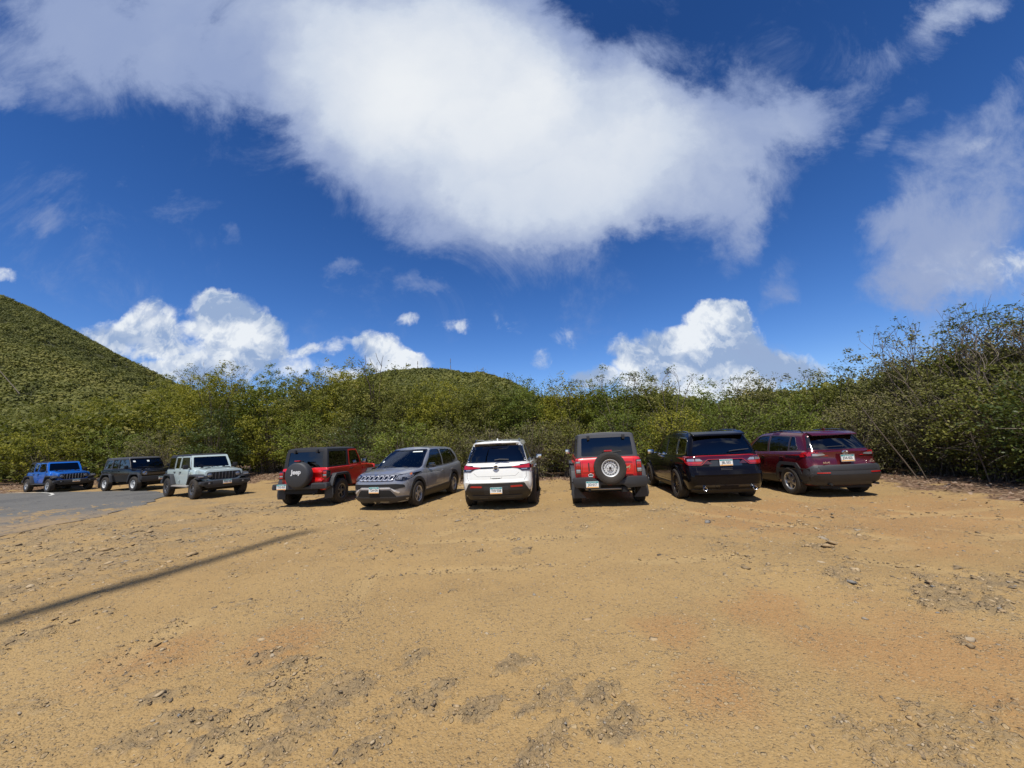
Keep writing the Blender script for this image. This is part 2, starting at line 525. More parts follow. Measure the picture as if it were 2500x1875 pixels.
def boolean(me, cutter, mats):
    """difference, evaluated at once; returns a new mesh"""
    a = bpy.data.objects.new('tmp_a', me); b = bpy.data.objects.new('tmp_b', cutter)
    col.objects.link(a); col.objects.link(b)
    md = a.modifiers.new('b', 'BOOLEAN'); md.object = b; md.operation = 'DIFFERENCE'; md.solver = 'EXACT'
    try: md.material_mode = 'TRANSFER'
    except Exception: pass
    dg = bpy.context.evaluated_depsgraph_get()
    out = bpy.data.meshes.new_from_object(a.evaluated_get(dg))
    bpy.data.objects.remove(a); bpy.data.objects.remove(b)
    return out

def rounded(poly, r=.04, n=4):
    """round the corners of a polygon"""
    out = []
    N = len(poly)
    for i in range(N):
        p0, p, p1 = Vector(poly[i - 1]), Vector(poly[i]), Vector(poly[(i + 1) % N])
        a = p0 - p; b = p1 - p
        rr = min(r, a.length * .45, b.length * .45)
        A = p + a.normalized() * rr; B = p + b.normalized() * rr
        for k in range(n + 1):
            t = k / n
            q = A * (1 - t) ** 2 + p * 2 * t * (1 - t) + B * t * t
            out.append((q.x, q.y))
    return out

def grow(poly, d):
    """offset a polygon outwards (d>0) by moving edges"""
    N = len(poly); out = []
    area = sum(poly[i][0] * poly[(i + 1) % N][1] - poly[(i + 1) % N][0] * poly[i][1] for i in range(N))
    sg = 1 if area > 0 else -1
    for i in range(N):
        p0, p, p1 = Vector(poly[i - 1]), Vector(poly[i]), Vector(poly[(i + 1) % N])
        e0 = (p - p0).normalized(); e1 = (p1 - p).normalized()
        n0 = Vector((e0.y, -e0.x)) * sg; n1 = Vector((e1.y, -e1.x)) * sg
        m = (n0 + n1)
        if m.length < 1e-4: m = n0
        m.normalize(); k = d / max(.35, m.dot(n0))
        out.append((p.x + m.x * k, p.y + m.y * k))
    return out

def patch_mb(bvh, poly, view, off=.003, thick=.012, cell=.07, holes=(), mb=None, mi=0, rnd=0.0, mirror=False):
    """lay a 2D outline on the body as a thin solid panel.
    view: 'L','R' sides (x,z); 'B' back, 'F' front, (y,z); 'T' top (x,y); ('C',px,py) cylinder about a vertical axis, (angle deg, z)"""
    mb = mb or MB()
    polys = [poly] + list(holes)
    if rnd: polys = [rounded(p, rnd) for p in polys]
    bm = bmesh.new()
    edges = []
    for p in polys:
        vs = [bm.verts.new((a, b, 0)) for a, b in p]
        edges += [bm.edges.new((vs[i], vs[(i + 1) % len(vs)])) for i in range(len(vs))]
    if len(polys) == 1:
        bm.faces.new(bm.verts[:])
    else:
        bmesh.ops.triangle_fill(bm, use_beauty=True, edges=edges)
    xs = [v.co.x for v in bm.verts]; ys = [v.co.y for v in bm.verts]
    cx = cell if not isinstance(view, tuple) else 5.0
    for ax, lo, hi, c in ((0, min(xs), max(xs), cx), (1, min(ys), max(ys), cell)):
        nn = int((hi - lo) / c)
        for k in range(1, nn + 1):
            pos = lo + (hi - lo) * k / (nn + 1)
            co = (pos, 0, 0) if ax == 0 else (0, pos, 0); no = (1, 0, 0) if ax == 0 else (0, 1, 0)
            bmesh.ops.bisect_plane(bm, geom=bm.verts[:] + bm.edges[:] + bm.faces[:], plane_co=co, plane_no=no, dist=1e-5)
    bm.verts.index_update()
    pts = []; miss = []
    for i, v in enumerate(bm.verts):
        a, b = v.co.x, v.co.y
        if view == 'L': o, d = Vector((a, 5, b)), Vector((0, -1, 0))
        elif view == 'R': o, d = Vector((a, -5, b)), Vector((0, 1, 0))
        elif view == 'B': o, d = Vector((-9, a, b)), Vector((1, 0, 0))
        elif view == 'F': o, d = Vector((12, a, b)), Vector((-1, 0, 0))
        elif view == 'T': o, d = Vector((a, b, 5)), Vector((0, 0, -1))
        else:
            _, px, py = view
            dd = Vector((math.cos(R(a)), math.sin(R(a)), 0)); o, d = Vector((px, py, b)) + dd * 5, -dd
        h, nrm, _, _ = bvh.ray_cast(o, d)
        if h is None:
            pts.append(None); miss.append((i, o, d)); continue
        if nrm.dot(d) > 0: nrm = -nrm
        pts.append((h + nrm * off, h - nrm * thick, (h - o).length))
    hits = [p[2] for p in pts if p]
    md = sum(hits) / len(hits) if hits else 4.0
    for i, o, d in miss:
        h, nrm, _, _ = bvh.find_nearest(o + d * md)
        if nrm.dot(d) > 0: nrm = -nrm
        pts[i] = (h + nrm * off, h - nrm * thick, md)
    n = len(pts)
    F = [[v.index for v in f.verts] for f in bm.faces]
    bnd = [(e.verts[0].index, e.verts[1].index) for e in bm.edges if len(e.link_faces) == 1]
    bm.free()
    V = [p[0] for p in pts] + [p[1] for p in pts]
    FF = F + [[i + n for i in f[::-1]] for f in F] + [(a, b, b + n, a + n) for a, b in bnd]
    mb.add(V, FF, mi)
    if mirror:
        mb.twin = MB().add([(v[0], -v[1], v[2]) for v in V], [f[::-1] for f in FF], mi)
    return mb

def mirror_y(poly): return [(-a, b) for a, b in poly]

def text_obj(txt, size, M, mat, parent, name='lettering', ext=.003, bold=0.0, align='CENTER', sx=1.0):
    cu = bpy.data.curves.new('t', 'FONT')
    cu.body = txt; cu.size = size; cu.extrude = ext; cu.offset = bold
    cu.align_x = align; cu.align_y = 'CENTER'; cu.resolution_u = 3
    o = bpy.data.objects.new('t', cu); col.objects.link(o)
    me = bpy.data.meshes.new_from_object(o.evaluated_get(bpy.context.evaluated_depsgraph_get()))
    bpy.data.objects.remove(o); bpy.data.curves.remove(cu)
    me.transform(Matrix.Diagonal((sx, 1, 1, 1))); me.transform(M)
    me.name = name; me.materials.clear()
    return link_mesh(name, me, mat, parent)

def plate(root, txt, M, bottom=True, frame=None):
    """M maps (right, up, out) to the car frame"""
    mb = MB()
    def rr(w, h, x, y, z0, z1, mi, r=.012):
        mb.prism(rounded([(x - w / 2, y - h / 2), (x + w / 2, y - h / 2), (x + w / 2, y + h / 2), (x - w / 2, y + h / 2)], r), z0, z1, 'z', mi, M=M)
    rr(.31, .158, 0, 0, -.008, .004, 0)
    rr(.30, .034, 0, .058, .0045, .006, 1, .006)
    rr(.30, .024, 0, -.063, .0045, .006, 2, .006)
    if frame:
        for (w, h, x, y) in ((.335, .012, 0, .085), (.335, .014, 0, -.084), (.012, .17, -.161, 0), (.012, .17, .161, 0)):
            rr(w, h, x, y, -.006, .010, 3, .003)
    o = mb.build('license_plate', [MAT['plate_white'], MAT['plate_teal'], MAT['plate_orange'], frame or MAT['black']], root)
    text_obj(txt, .082, M @ Matrix.Translation((0, -.004, .0055)), MAT['plate_ink'], o, 'plate_lettering', .0015, .0012, sx=.84)
    text_obj('U.S. VIRGIN ISLANDS', .024, M @ Matrix.Translation((0, .057, .0075)), MAT['plate_white'], o, 'plate_lettering', .001, 0, sx=.9)
    return o

# ------------------------------------------------------------------ wheels
def spoke_poly(n, k, r0, r1, w0, w1, twist=0):
    a = 2 * math.pi * k / n + R(90)
    c, s = math.cos(a), math.sin(a); ca, sa = math.cos(a + twist), math.sin(a + twist)
    q = lambda r, t, c, s: (r * c - t * s, r * s + t * c)
    return [q(r0, -w0, c, s), q(r1, -w1, ca, sa), q(r1, w1, ca, sa), q(r0, w0, c, s)]

WH = {}
def wheel_meshes(key, Rt, W, rr, style, rimmat, lugs):
    """meshes with the outer face towards +y, centred at the hub"""
    if key in WH: return WH[key]
    hw = W / 2
    ty = MB()
    prof = [(rr + .004, -hw * .80), (rr + .02, -hw * .93), ((Rt + rr) / 2, -hw), (Rt - .03, -hw * .97), (Rt - .006, -hw * .86),
            (Rt, -hw * .70), (Rt, -hw * .46), (Rt - .009, -hw * .43), (Rt - .009, -hw * .37), (Rt, -hw * .34), (Rt, -hw * .05), (Rt - .009, -hw * .02), (Rt - .009, hw * .04), (Rt, hw * .07),
            (Rt, hw * .34), (Rt - .009, hw * .37), (Rt - .009, hw * .43), (Rt, hw * .46), (Rt, hw * .70), (Rt - .006, hw * .86), (Rt - .03, hw * .97),
            ((Rt + rr) / 2, hw), (rr + .02, hw * .93), (rr + .004, hw * .80), (rr - .004, hw * .6), (rr - .004, -hw * .6)]
    dep = .011 if lugs else .004
    def rmod(k, j):
        if j in (3, 4, 5, 6, 17, 18, 19, 20): return -dep if (k % 3 == 0) else 0
        if j in (9, 10, 13, 14): return -dep * .8 if ((k + 1) % 3 == 0) else 0
        return 0
    ty.lathe(prof, n=78 if lugs else 66, rmod=rmod, closed=True)
    # raised lettering band on the sidewall reads as a thin ring
    ty.lathe([((Rt + rr) / 2 + .02, hw * .99), ((Rt + rr) / 2 + .022, hw * 1.015), ((Rt + rr) / 2 + .03, hw * 1.015), ((Rt + rr) / 2 + .032, hw * .98)], n=48)
    rim = MB()
    face = hw * .62
    rim.lathe([(rr - .008, -hw * .75), (rr - .006, hw * .70), (rr + .010, hw * .86), (rr + .004, hw * .90), (rr - .014, hw * .80), (rr - .022, hw * .5), (rr - .022, -hw * .75)], n=48)
    dk = MB()
    dk.lathe([(0.0, face - .10), (rr - .02, face - .10), (rr - .02, face - .13), (0.0, face - .13)], n=32)     # drum behind the spokes
    dk.lathe([(0.0, face - .07), (rr * .62, face - .07), (rr * .62, face - .085), (0.0, face - .085)], n=32)     # brake disc
    def sp(n, r0, r1, w0, w1, y0, y1, tw=0, ph=0):
        for k in range(n):
            rim.prism(spoke_poly(n, k + ph, r0, r1, w0, w1, tw), y0, y1, 'y', bev=.004)
    r1 = rr - .008
    if style == 'five_double':            # five double spokes
        for k in range(5):
            for s in (-1, 1):
                a = 72 * k + s * 9
                rim.prism(spoke_poly(360, a, .05, r1, .014, .013), face - .04, face, 'y', bev=.004)
            rim.prism(spoke_poly(5, k, .04, rr * .5, .045, .02), face - .05, face - .006, 'y', bev=.004)
        rim.lathe([(0, face + .004), (.045, face + .002), (.055, face - .03)], n=24)
    elif style == 'six':                  # broad six-spoke
        sp(6, .04, r1, .034, .028, face - .04, face)
        rim.lathe([(0, face + .004), (.05, face + .002), (.07, face - .03)], n=24)
    elif style == 'five_wide':
        sp(5, .03, r1, .05, .036, face - .045, face)
        rim.lathe([(0, face + .006), (.05, face + .004), (.065, face - .03)], n=24)
    elif style == 'split':                # off-road: five split Y spokes with rim bead
        for k in range(5):
            rim.prism(spoke_poly(5, k, .03, rr * .62, .036, .026), face - .05, face - .004, 'y', bev=.005)
            for s in (-1, 1):
                a = 72 * k
                rim.prism(spoke_poly(360, a, rr * .5, r1, .018, .014, R(15 * s)), face - .04, face, 'y', bev=.004)
        rim.lathe([(0, face + .008), (.042, face + .006), (.055, face - .03)], n=24)
        rim.lathe([(rr - .03, face + .02), (rr - .006, face + .028), (rr + .004, face + .012)], n=48)
    elif style == 'many':                 # ten thin black spokes
        sp(10, .04, r1, .016, .013, face - .04, face)
        rim.lathe([(0, face + .004), (.05, face + .002), (.06, face - .03)], n=24)
    elif style == 'steel':                # stamped steel disc with a ring of holes
        rim.lathe([(rr - .02, face - .045), (rr - .035, face - .05), (rr - .05, face - .012), (rr * .60, face - .006), (rr * .54, face - .04), (rr * .44, face - .042), (rr * .40, face - .002), (rr * .2, face + .006), (0, face + .006)], n=64)
        for k in range(16):
            a = 2 * math.pi * k / 16
            c = (rr * .74 * math.cos(a), 0, rr * .74 * math.sin(a))
            dk.lathe([(0, face - .004), (.0125, face - .004), (.0125, face - .012)], axis_o=c, n=10)
        for k in range(6):
            a = 2 * math.pi * k / 6
            dk.lathe([(0, face + .012), (.010, face + .012), (.011, face - .01)], axis_o=(rr * .30 * math.cos(a), 0, rr * .30 * math.sin(a)), n=8)
        dk.lathe([(0, face + .022), (.032, face + .02), (.036, face - .01)], n=18)
    WH[key] = (ty.mesh('tyre', 40), rim.mesh('rim', 35), dk.mesh('wheel', 35), rimmat)
    for me, m in zip(WH[key][:3], (MAT['rubber'], rimmat, MAT['dark'] if style != 'steel' else MAT['black'])):
        me.materials.append(m)
    return WH[key]

def add_wheels(root, key, wb, half_track, Rt, W, rr, style, rimmat, lugs=False, steer=0.0):
    ty, rim, hub, _ = wheel_meshes(key, Rt, W, rr, style, rimmat, lugs)
    for x in (0, wb):
        for s in (1, -1):
            w = bpy.data.objects.new('wheel', hub); w.parent = root; col.objects.link(w)
            w.location = (x, s * half_track, Rt)
            w.rotation_euler = (0, random.uniform(0, 6), (0 if s > 0 else math.pi) + (steer if x else 0))
            for nm, me in (('tyre', ty), ('rim', rim)):
                c = bpy.data.objects.new(nm, me); c.parent = w; col.objects.link(c)

def spare(root, key, loc, cover=None):
    ty, rim, hub, _ = WH[key]
    w = bpy.data.objects.new('spare_wheel', hub if cover is None else None); w.parent = root; col.objects.link(w)
    return w

def mirrors(root, x, y, z, m_body, big=False, y0=.85, sides=(1, -1)):
    for s in sides:
        mb = MB()
        w, h = (.17, .18) if big else (.21, .14)
        a, b = sorted((s * y, s * (y + w)))
        mb.box(x - .05, x + .07, a, b, z - h / 2, z + h / 2, bev=.03)
        c, d = sorted((s * y0, s * (y + .05)))
        mb.box(x + .0, x + .07, c, d, z - .06, z - .02, bev=.01)
        o = mb.build('wing_mirror', m_body, root)
        g = MB(); g.box(x - .056, x - .048, a + .022, b - .022, z - h / 2 + .022, z + h / 2 - .022, bev=.003)
        g.build('mirror_glass', MAT['mirror'], o)

def handles(root, xs, y, z, mat, bvh=None):
    for x in xs:
        for s in (1, -1):
            yy = y
            if bvh:
                h = bvh.ray_cast(Vector((x, 5 * s, z)), Vector((0, -s, 0)))[0]
                if h: yy = abs(h.y)
            mb = MB(); a, b = sorted((s * (yy - .005), s * (yy + .035)))
            mb.box(x - .09, x + .09, a, b, z - .016, z + .016, bev=.009)
            mb.build('door_handle', mat, root)

def seats(root, rows, zt, w, mat):
    for x in rows:
        for s in ((1, -1)):
            mb = MB()
            mb.box(x - .10, x + .06, s * w * .5 - .24, s * w * .5 + .24, zt - .65, zt - .17, bev=.05)
            mb.box(x - .11, x - .01, s * w * .5 - .13, s * w * .5 + .13, zt - .15, zt + .03, bev=.04)
            mb.build('seat', mat, root)

def wheel_cutter(wb, Ra, y0, y1, zc, n=40, flat=0.0):
    mb = MB()
    for x in (0, wb):
        for s in (1, -1):
            poly = []
            for k in range(n):
                a = 2 * math.pi * k / n
                poly.append((x + Ra * math.cos(a), zc + Ra * math.sin(a)))
            lo, hi = sorted((s * y0, s * y1))
            mb.prism(poly, lo, hi, 'y')
    me = mb.mesh('cut', 0); me.materials.append(MAT['dark'])
    return me

def arch(x, zc, r0, r1, a0=-12, a1=192, n=22):
    """annular arch polygon in side view, around the wheel"""
    out = [(x + r1 * math.cos(R(a)), zc + r1 * math.sin(R(a))) for a in np.linspace(a0, a1, n)]
    inn = [(x + r0 * math.cos(R(a)), zc + r0 * math.sin(R(a))) for a in np.linspace(a1, a0, n)]
    return out + inn

def seam(bvh, pts, view, mb, w=.007, mirror=False):
    """thin dark groove line along a polyline"""
    for (a, b), (c, d) in zip(pts, pts[1:]):
        L = math.hypot(c - a, d - b) or 1
        nx, ny = -(d - b) / L * w / 2, (c - a) / L * w / 2
        patch_mb(bvh, [(a + nx, b + ny), (c + nx, d + ny), (c - nx, d - ny), (a - nx, b - ny)], view, off=.0012, thick=.006, cell=.12, mb=mb, mirror=mirror)

def lower_upper(root, low, up, crownL, crownU, paint_m, wb, Ra, zc, ycut, windows_side, win_back, win_front, inset=.045, roofmat=None, up_name='cabin_shell', cut_low=True):
    """body with wheel arches and a hollow cabin with real window openings.
    windows_side: list of (poly, glass, name) in (x,z); back/front: (poly, glass) in (y,z) or None"""
    lo = shell_mb(low, crownL); u = shell_mb(up, crownU)
    bvh_l = bvh_of(lo); bvh_u = bvh_of(u); bvh = bvh_of(lo, u)
    me = lo.mesh('body', 0)
    me.materials.append(paint_m)
    if cut_low:
        me = boolean(me, wheel_cutter(wb, Ra, ycut, 1.4, zc), None)
    me.polygons.foreach_set('use_smooth', [True] * len(me.polygons)); me.set_sharp_from_angle(angle=R(38))
    me.name = 'body'
    body = bpy.data.objects.new('body', me); body.parent = root; col.objects.link(body)
    if not me.materials: me.materials.append(paint_m)
    # cabin
    cav = []
    for i, L in enumerate(up):
        L2 = dict(L); L2['w'] = L['w'] - inset; L2['xr'] = L['xr'] + inset; L2['xf'] = L['xf'] - inset
        if i == len(up) - 1:
            L2['z'] = (L['z'] - inset * .7) if not isinstance(L['z'], list) else [(a, b - inset * .7) for a, b in L['z']]
        elif i == 0:
            L2['z'] = (L['z'] - .05) if not isinstance(L['z'], list) else [(a, b - .05) for a, b in L['z']]
        else:
            L2['z'] = (L['z'] - inset * .35) if not isinstance(L['z'], list) else [(a, b - inset * .35) for a, b in L['z']]
        cav.append(L2)
    cv = shell_mb(cav, crownU * .8)
    ume = u.mesh('cabin', 0)
    ume.materials.append(roofmat or paint_m)
    cm = cv.mesh('c', 0); cm.materials.append(MAT['seat'])
    ume = boolean(ume, cm, None)
    wc = MB()
    for poly, _, _ in windows_side: wc.prism(poly, -1.5, 1.5, 'y')
    if wc.v:
        w1 = wc.mesh('c', 0); w1.materials.append(MAT['dark']); ume = boolean(ume, w1, None)
    xm = .5 * (up[-1]['xr'] + up[-1]['xf'])
    wc = MB()
    if win_back: wc.prism(win_back[0], -3, xm - .3, 'x')
    if win_front: wc.prism(win_front[0], xm + .3, 6, 'x')
    if wc.v:
        w1 = wc.mesh('c', 0); w1.materials.append(MAT['dark']); ume = boolean(ume, w1, None)
    ume.polygons.foreach_set('use_smooth', [True] * len(ume.polygons)); ume.set_sharp_from_angle(angle=R(38))
    ume.name = up_name
    cab = bpy.data.objects.new(up_name, ume); cab.parent = root; col.objects.link(cab)
    for poly, g, nm in windows_side:
        for v in ('L', 'R'):
            patch_mb(bvh_u, grow(poly, .006), v, off=-.010, thick=.014, cell=.15).build(nm, g, root)
    if win_back: patch_mb(bvh_u, grow(win_back[0], .006), 'B', off=-.010, thick=.014, cell=.12).build('rear_window', win_back[1], root)
    if win_front: patch_mb(bvh_u, grow(win_front[0], .006), 'F', off=-.010, thick=.014, cell=.12).build('windshield', win_front[1], root)
    return bvh, bvh_l, bvh_u, body, cab

def wiper(root, pts, r=.008, name='wiper'):
    MB().tube(pts, r, 6).build(name, MAT['black'], root)

def roof_rails(root, x0, x1, y, z, mat, h=.045):
    for s in (1, -1):
        mb = MB()
        mb.tube([(x0, s * y, z - .03), (x0 + .10, s * y, z + h), (x0 + .4, s * y * 1.0, z + h + .012), ((x0 + x1) / 2, s * y, z + h + .02), (x1 - .4, s * y, z + h + .008), (x1 - .10, s * y, z + h - .01), (x1, s * y, z - .05)], .017, 8)
        mb.build('roof_rail', mat, root)

def quad(a, b, c, d): return [a, b, c, d]

# ------------------------------------------------------------------ boxy open-top style off-roader (round lamps, seven slot grille)
def slot_offroader(name, label, pos, yaw, paint_m, doors, rimmat, plate_txt, step=None, cover_text=None, group=None, flaps=False, front_plate=True, wheelstyle='split'):
    root = empty(name, (pos[0], pos[1], 0), yaw)
    tag(root, label, 'off-roader', group)
    wb = 3.008 if doors == 4 else 2.46
    cw = wb - .84                                   # windshield base
    TOPB = 1.20
    low = [dict(z=.50, xr=-.60, xf=cw + .42, w=.70, crx=.05, cfx=.05, cry=.06, cfy=.06, br=.01, bf=.01, tr=.01, tf=.04),
           dict(z=.55, xr=-.62, xf=cw + .44, w=.765, crx=.06, cfx=.05, cry=.07, cfy=.06, br=.01, bf=.01, tr=.01, tf=.05),
           dict(z=.90, xr=-.63, xf=cw + .44, w=.80, crx=.07, cfx=.05, cry=.07, cfy=.06, br=.015, bf=.01, tr=.01, tf=.06),
           dict(z=1.12, xr=-.63, xf=cw + .42, w=.795, crx=.07, cfx=.05, cry=.07, cfy=.06, br=.015, bf=.01, tr=.01, tf=.07),
           dict(z=1.175, xr=-.62, xf=cw + .36, w=.785, crx=.07, cfx=.05, cry=.07, cfy=.06, br=.015, bf=.01, tr=.01, tf=.07),
           dict(z=TOPB, xr=-.60, xf=cw + .30, w=.75, crx=.07, cfx=.05, cry=.07, cfy=.06, br=.015, bf=.01, tr=.01, tf=.07)]
    xh = wb - 1.18                                  # header
    up = [dict(z=TOPB - .02, xr=-.60, xf=cw + .03, w=.765, crx=.06, cfx=.03, cry=.06, cfy=.03, br=.01, bf=.02, tr=.01, tf=.02),
          dict(z=1.45, xr=-.575, xf=cw - .11, w=.74, crx=.06, cfx=.03, cry=.06, cfy=.03, br=.01, bf=.02, tr=.01, tf=.02),
          dict(z=1.72, xr=-.54, xf=xh + .06, w=.705, crx=.06, cfx=.03, cry=.07, cfy=.04, br=.01, bf=.02, tr=.01, tf=.02),
          dict(z=1.79, xr=-.52, xf=xh + .0, w=.685, crx=.06, cfx=.04, cry=.07, cfy=.05, br=.01, bf=.02, tr=.01, tf=.02),
          dict(z=1.82, xr=-.46, xf=xh - .06, w=.63, crx=.06, cfx=.04, cry=.08, cfy=.06, br=.01, bf=.02, tr=.01, tf=.02)]
    zb, zt = TOPB + .035, 1.70
    if doors == 4:
        d = [(-.50, .22), (.36, .93), (1.06, None)]
        q = [(-.50, zb), (.22, zb), (.22, zt), (-.46, zt)]
        r_ = [(.36, zb), (.90, zb), (.90, zt), (.36, zt)]
        f_ = [(1.03, zb), (cw - .10, zb), (cw - .15, zb + .12), (xh + .0, zt), (1.03, zt)]
        ws = [(q, MAT['glass_dark'], 'quarter_window'), (r_, MAT['glass_mid'], 'rear_door_window'), (f_, MAT['glass_mid'], 'front_door_window')]
    else:
        q = [(-.50, zb), (.56, zb), (.56, zt), (-.46, zt)]
        f_ = [(.74, zb), (cw - .10, zb), (cw - .15, zb + .12), (xh + .0, zt), (.74, zt)]
        ws = [(q, MAT['glass_dark'], 'quarter_window'), (f_, MAT['glass_clear'], 'front_door_window')]
    ws = [(rounded(p, .035), g, n) for p, g, n in ws]
    wbk = rounded([(-.60, TOPB + .02), (.60, TOPB + .02), (.57, 1.70), (-.57, 1.70)], .04)
    wft = rounded([(-.66, TOPB + .055), (.66, TOPB + .055), (.60, 1.70), (-.60, 1.70)], .05)
    bvh, bl, bu, body, cab = lower_upper(root, low, up, .005, .03, paint_m, wb, .50, .50, .60, ws, (wbk, MAT['glass_dark']), (wft, MAT['glass_mid']), roofmat=MAT['black'], up_name='hard_top')
    # painted door window frames and windshield frame
    for (p, g, n) in ws:
        if n == 'quarter_window': continue
        patch_mb(bu, grow(p, .05), 'L', off=.006, thick=.03, holes=[p], mirror=True).build('door_frame', paint_m, root)
    patch_mb(bu, rounded([(-.735, TOPB - .0), (.735, TOPB - .0), (.665, 1.765), (-.665, 1.765)], .05), 'F', off=.012, thick=.03, holes=[wft]).build('windshield_frame', paint_m, root)
    # hood and engine bay
    zg = [(cw, 1.215), (cw + .5, 1.20), (wb + .42, 1.12)]
    zh = lambda dz: [(a, b + dz) for a, b in zg]
    hood = [dict(z=.72, xr=cw + .1, xf=wb + .42, w=.66, cfx=.05, cfy=.10, crx=.03, tr=-.08, tf=.05, bf=.03),
            dict(z=zh(-.13), xr=cw, xf=wb + .42, w=.68, cfx=.05, cfy=.10, crx=.03, tr=-.10, tf=.06, bf=.03),
            dict(z=zh(-.04), xr=cw, xf=wb + .41, w=.67, cfx=.05, cfy=.10, crx=.03, tr=-.10, tf=.06, bf=.03),
            dict(z=zh(0), xr=cw + .01, xf=wb + .37, w=.63, cfx=.05, cfy=.10, crx=.03, tr=-.10, tf=.07, bf=.03)]
    hm = shell_mb(hood, .035)
    hb = bvh_of(hm)
    hm.prism([(cw + .30, 1.20), (wb - .1, 1.195), (wb + .15, 1.165), (cw + .32, 1.235)], -.30, .30, 'y', bev=.01)
    hm.build('hood', paint_m, root)
    vb = MB()
    for s in (1, -1): vb.box(cw + .42, cw + .66, s * .36 - .09, s * .36 + .09, 1.21, 1.243, bev=.01)
    for s in (1, -1): vb.box(cw + .06, cw + .16, s * .40 - .04, s * .40 + .04, 1.225, 1.262, bev=.01)
    vb.build_each('hood_vent', MAT['black'], root)
    for s in (1, -1):
        wiper(root, [(cw + .06, s * .1 + .12, 1.25), (cw - .02, s * .1 - .12, 1.30), (cw - .04, s * .12 - .38, 1.31)], .007)
    # seven slot grille with round lamps
    gx = wb + .40
    gp = rounded([(-.66, 1.10), (-.69, .98), (-.62, .76), (-.50, .70), (.50, .70), (.62, .76), (.69, .98), (.66, 1.10), (.55, 1.145), (-.55, 1.145)], .05)
    g = MB(); g.prism([(a, b) for a, b in gp], gx, gx + .055, 'x', bev=.012)
    go = g.build('grille', paint_m, root)
    gi = MB(); gi.prism(rounded([(-.60, 1.06), (-.60, .86), (-.47, .745), (.47, .745), (.60, .86), (.60, 1.06)], .07), gx + .05, gx + .060, 'x')
    gi.build('grille_insert', MAT['dark'], go)
    gb = MB()
    for k in range(6):
        y = -.30 + k * .12
        gb.box(gx + .058, gx + .074, y - .014, y + .014, .755, 1.05, bev=.005)
    for y in (-.40, .40): gb.box(gx + .058, gx + .070, y - .006, y + .006, .78, 1.05, bev=.003)
    gb.build('grille_bars', MAT['gunmetal'] if paint_m.name != 'paint_blue' else MAT['silver'], go)
    for s in (1, -1):
        h = MB()
        M = Matrix.Translation((gx + .055, s * .505, .935)) @ Matrix.Rotation(R(-90), 4, 'Z')
        h.lathe([(.105, 0), (.108, .022), (.094, .028), (.088, .014)], n=28, mi=0, M=M)
        h.lathe([(0, .03), (.05, .027), (.085, .012)], n=24, mi=1, M=M)
        h.lathe([(.040, .031), (.046, .034), (.052, .031)], n=20, mi=0, M=M)
        h.build('headlight', [MAT['black'], MAT['clear_lens']], root)
    # fenders
    for s in (1, -1):
        y0, y1 = sorted((s * .58, s * .945)); yo0, yo1 = sorted((s * .76, s * .945))
        f = MB()
        ft = [(wb - .66, .56), (wb - .50, .90), (wb - .38, .99), (wb + .30, .985), (wb + .46, .93), (wb + .50, .80), (wb + .44, .80), (wb + .38, .87), (wb + .26, .915), (wb - .33, .92), (wb - .44, .84), (wb - .57, .56)]
        f.prism(ft, y0, y1, 'y', bev=.014)
        f.build('fender', MAT['trim'], root)
        f = MB()
        rt = [(-.60, .62), (-.50, .88), (-.36, 1.0), (.34, 1.0), (.47, .90), (.64, .55), (.55, .55), (.40, .86), (.30, .925), (-.31, .925), (-.42, .84), (-.52, .62)]
        f.prism(rt, yo0, yo1, 'y', bev=.014)
        f.build('fender', MAT['trim'], root)
        l = MB(); l.box(wb + .44, wb + .508, min(s * .72, s * .90), max(s * .72, s * .90), .865, .925, bev=.012)
        l.box(wb + .36, wb + .46, min(s * .93, s * .952), max(s * .93, s * .952), .86, .91, mi=1, bev=.006)
        l.build('turn_signal', [MAT['clear_lens'], MAT['dark_red_lens']], root)
    # front bumper
    b = MB()
    b.prism([(-.90, .60), (-.80, .52), (.80, .52), (.90, .60), (.90, .70), (.45, .72), (-.45, .72), (-.90, .70)], wb + .50, wb + .74, 'x', bev=.03)
    b.prism([(-.62, .44), (.62, .44), (.72, .52), (-.72, .52)], wb + .48, wb + .66, 'x', bev=.02)
    b.box(wb + .35, wb + .52, -.72, .72, .55, .70)
    bo = b.build('front_bumper', MAT['trim'], root)
    for s in (1, -1):
        M = Matrix.Translation((wb + .735, s * .60, .625)) @ Matrix.Rotation(R(-90), 4, 'Z')
        l = MB(); l.lathe([(0, .012), (.034, .010), (.038, 0)], n=18, M=M)
        l.build('fog_light', MAT['clear_lens'], root)
        h = MB(); h.prism(rounded([(s * .48, .575), (s * .74, .575), (s * .80, .625), (s * .74, .675), (s * .48, .675)], .02), wb + .733, wb + .742, 'x')
        h.build('bumper_pocket', MAT['dark'], bo)
    # rear bumper
    b = MB()
    b.prism([(-.90, .56), (.90, .56), (.92, .62), (.90, .74), (.40, .74), (.30, .64), (-.30, .64), (-.40, .74), (-.90, .74), (-.92, .62)], -.86, -.62, 'x', bev=.025)
    bo = b.build('rear_bumper', MAT['trim'], root)
    h = MB()
    for s in (1, -1):
        h.prism(rounded([(s * .42, .60), (s * .84, .60), (s * .84, .70), (s * .42, .70)], .02), -.868, -.858, 'x')
    h.build_each('bumper_pocket', MAT['black'], bo)
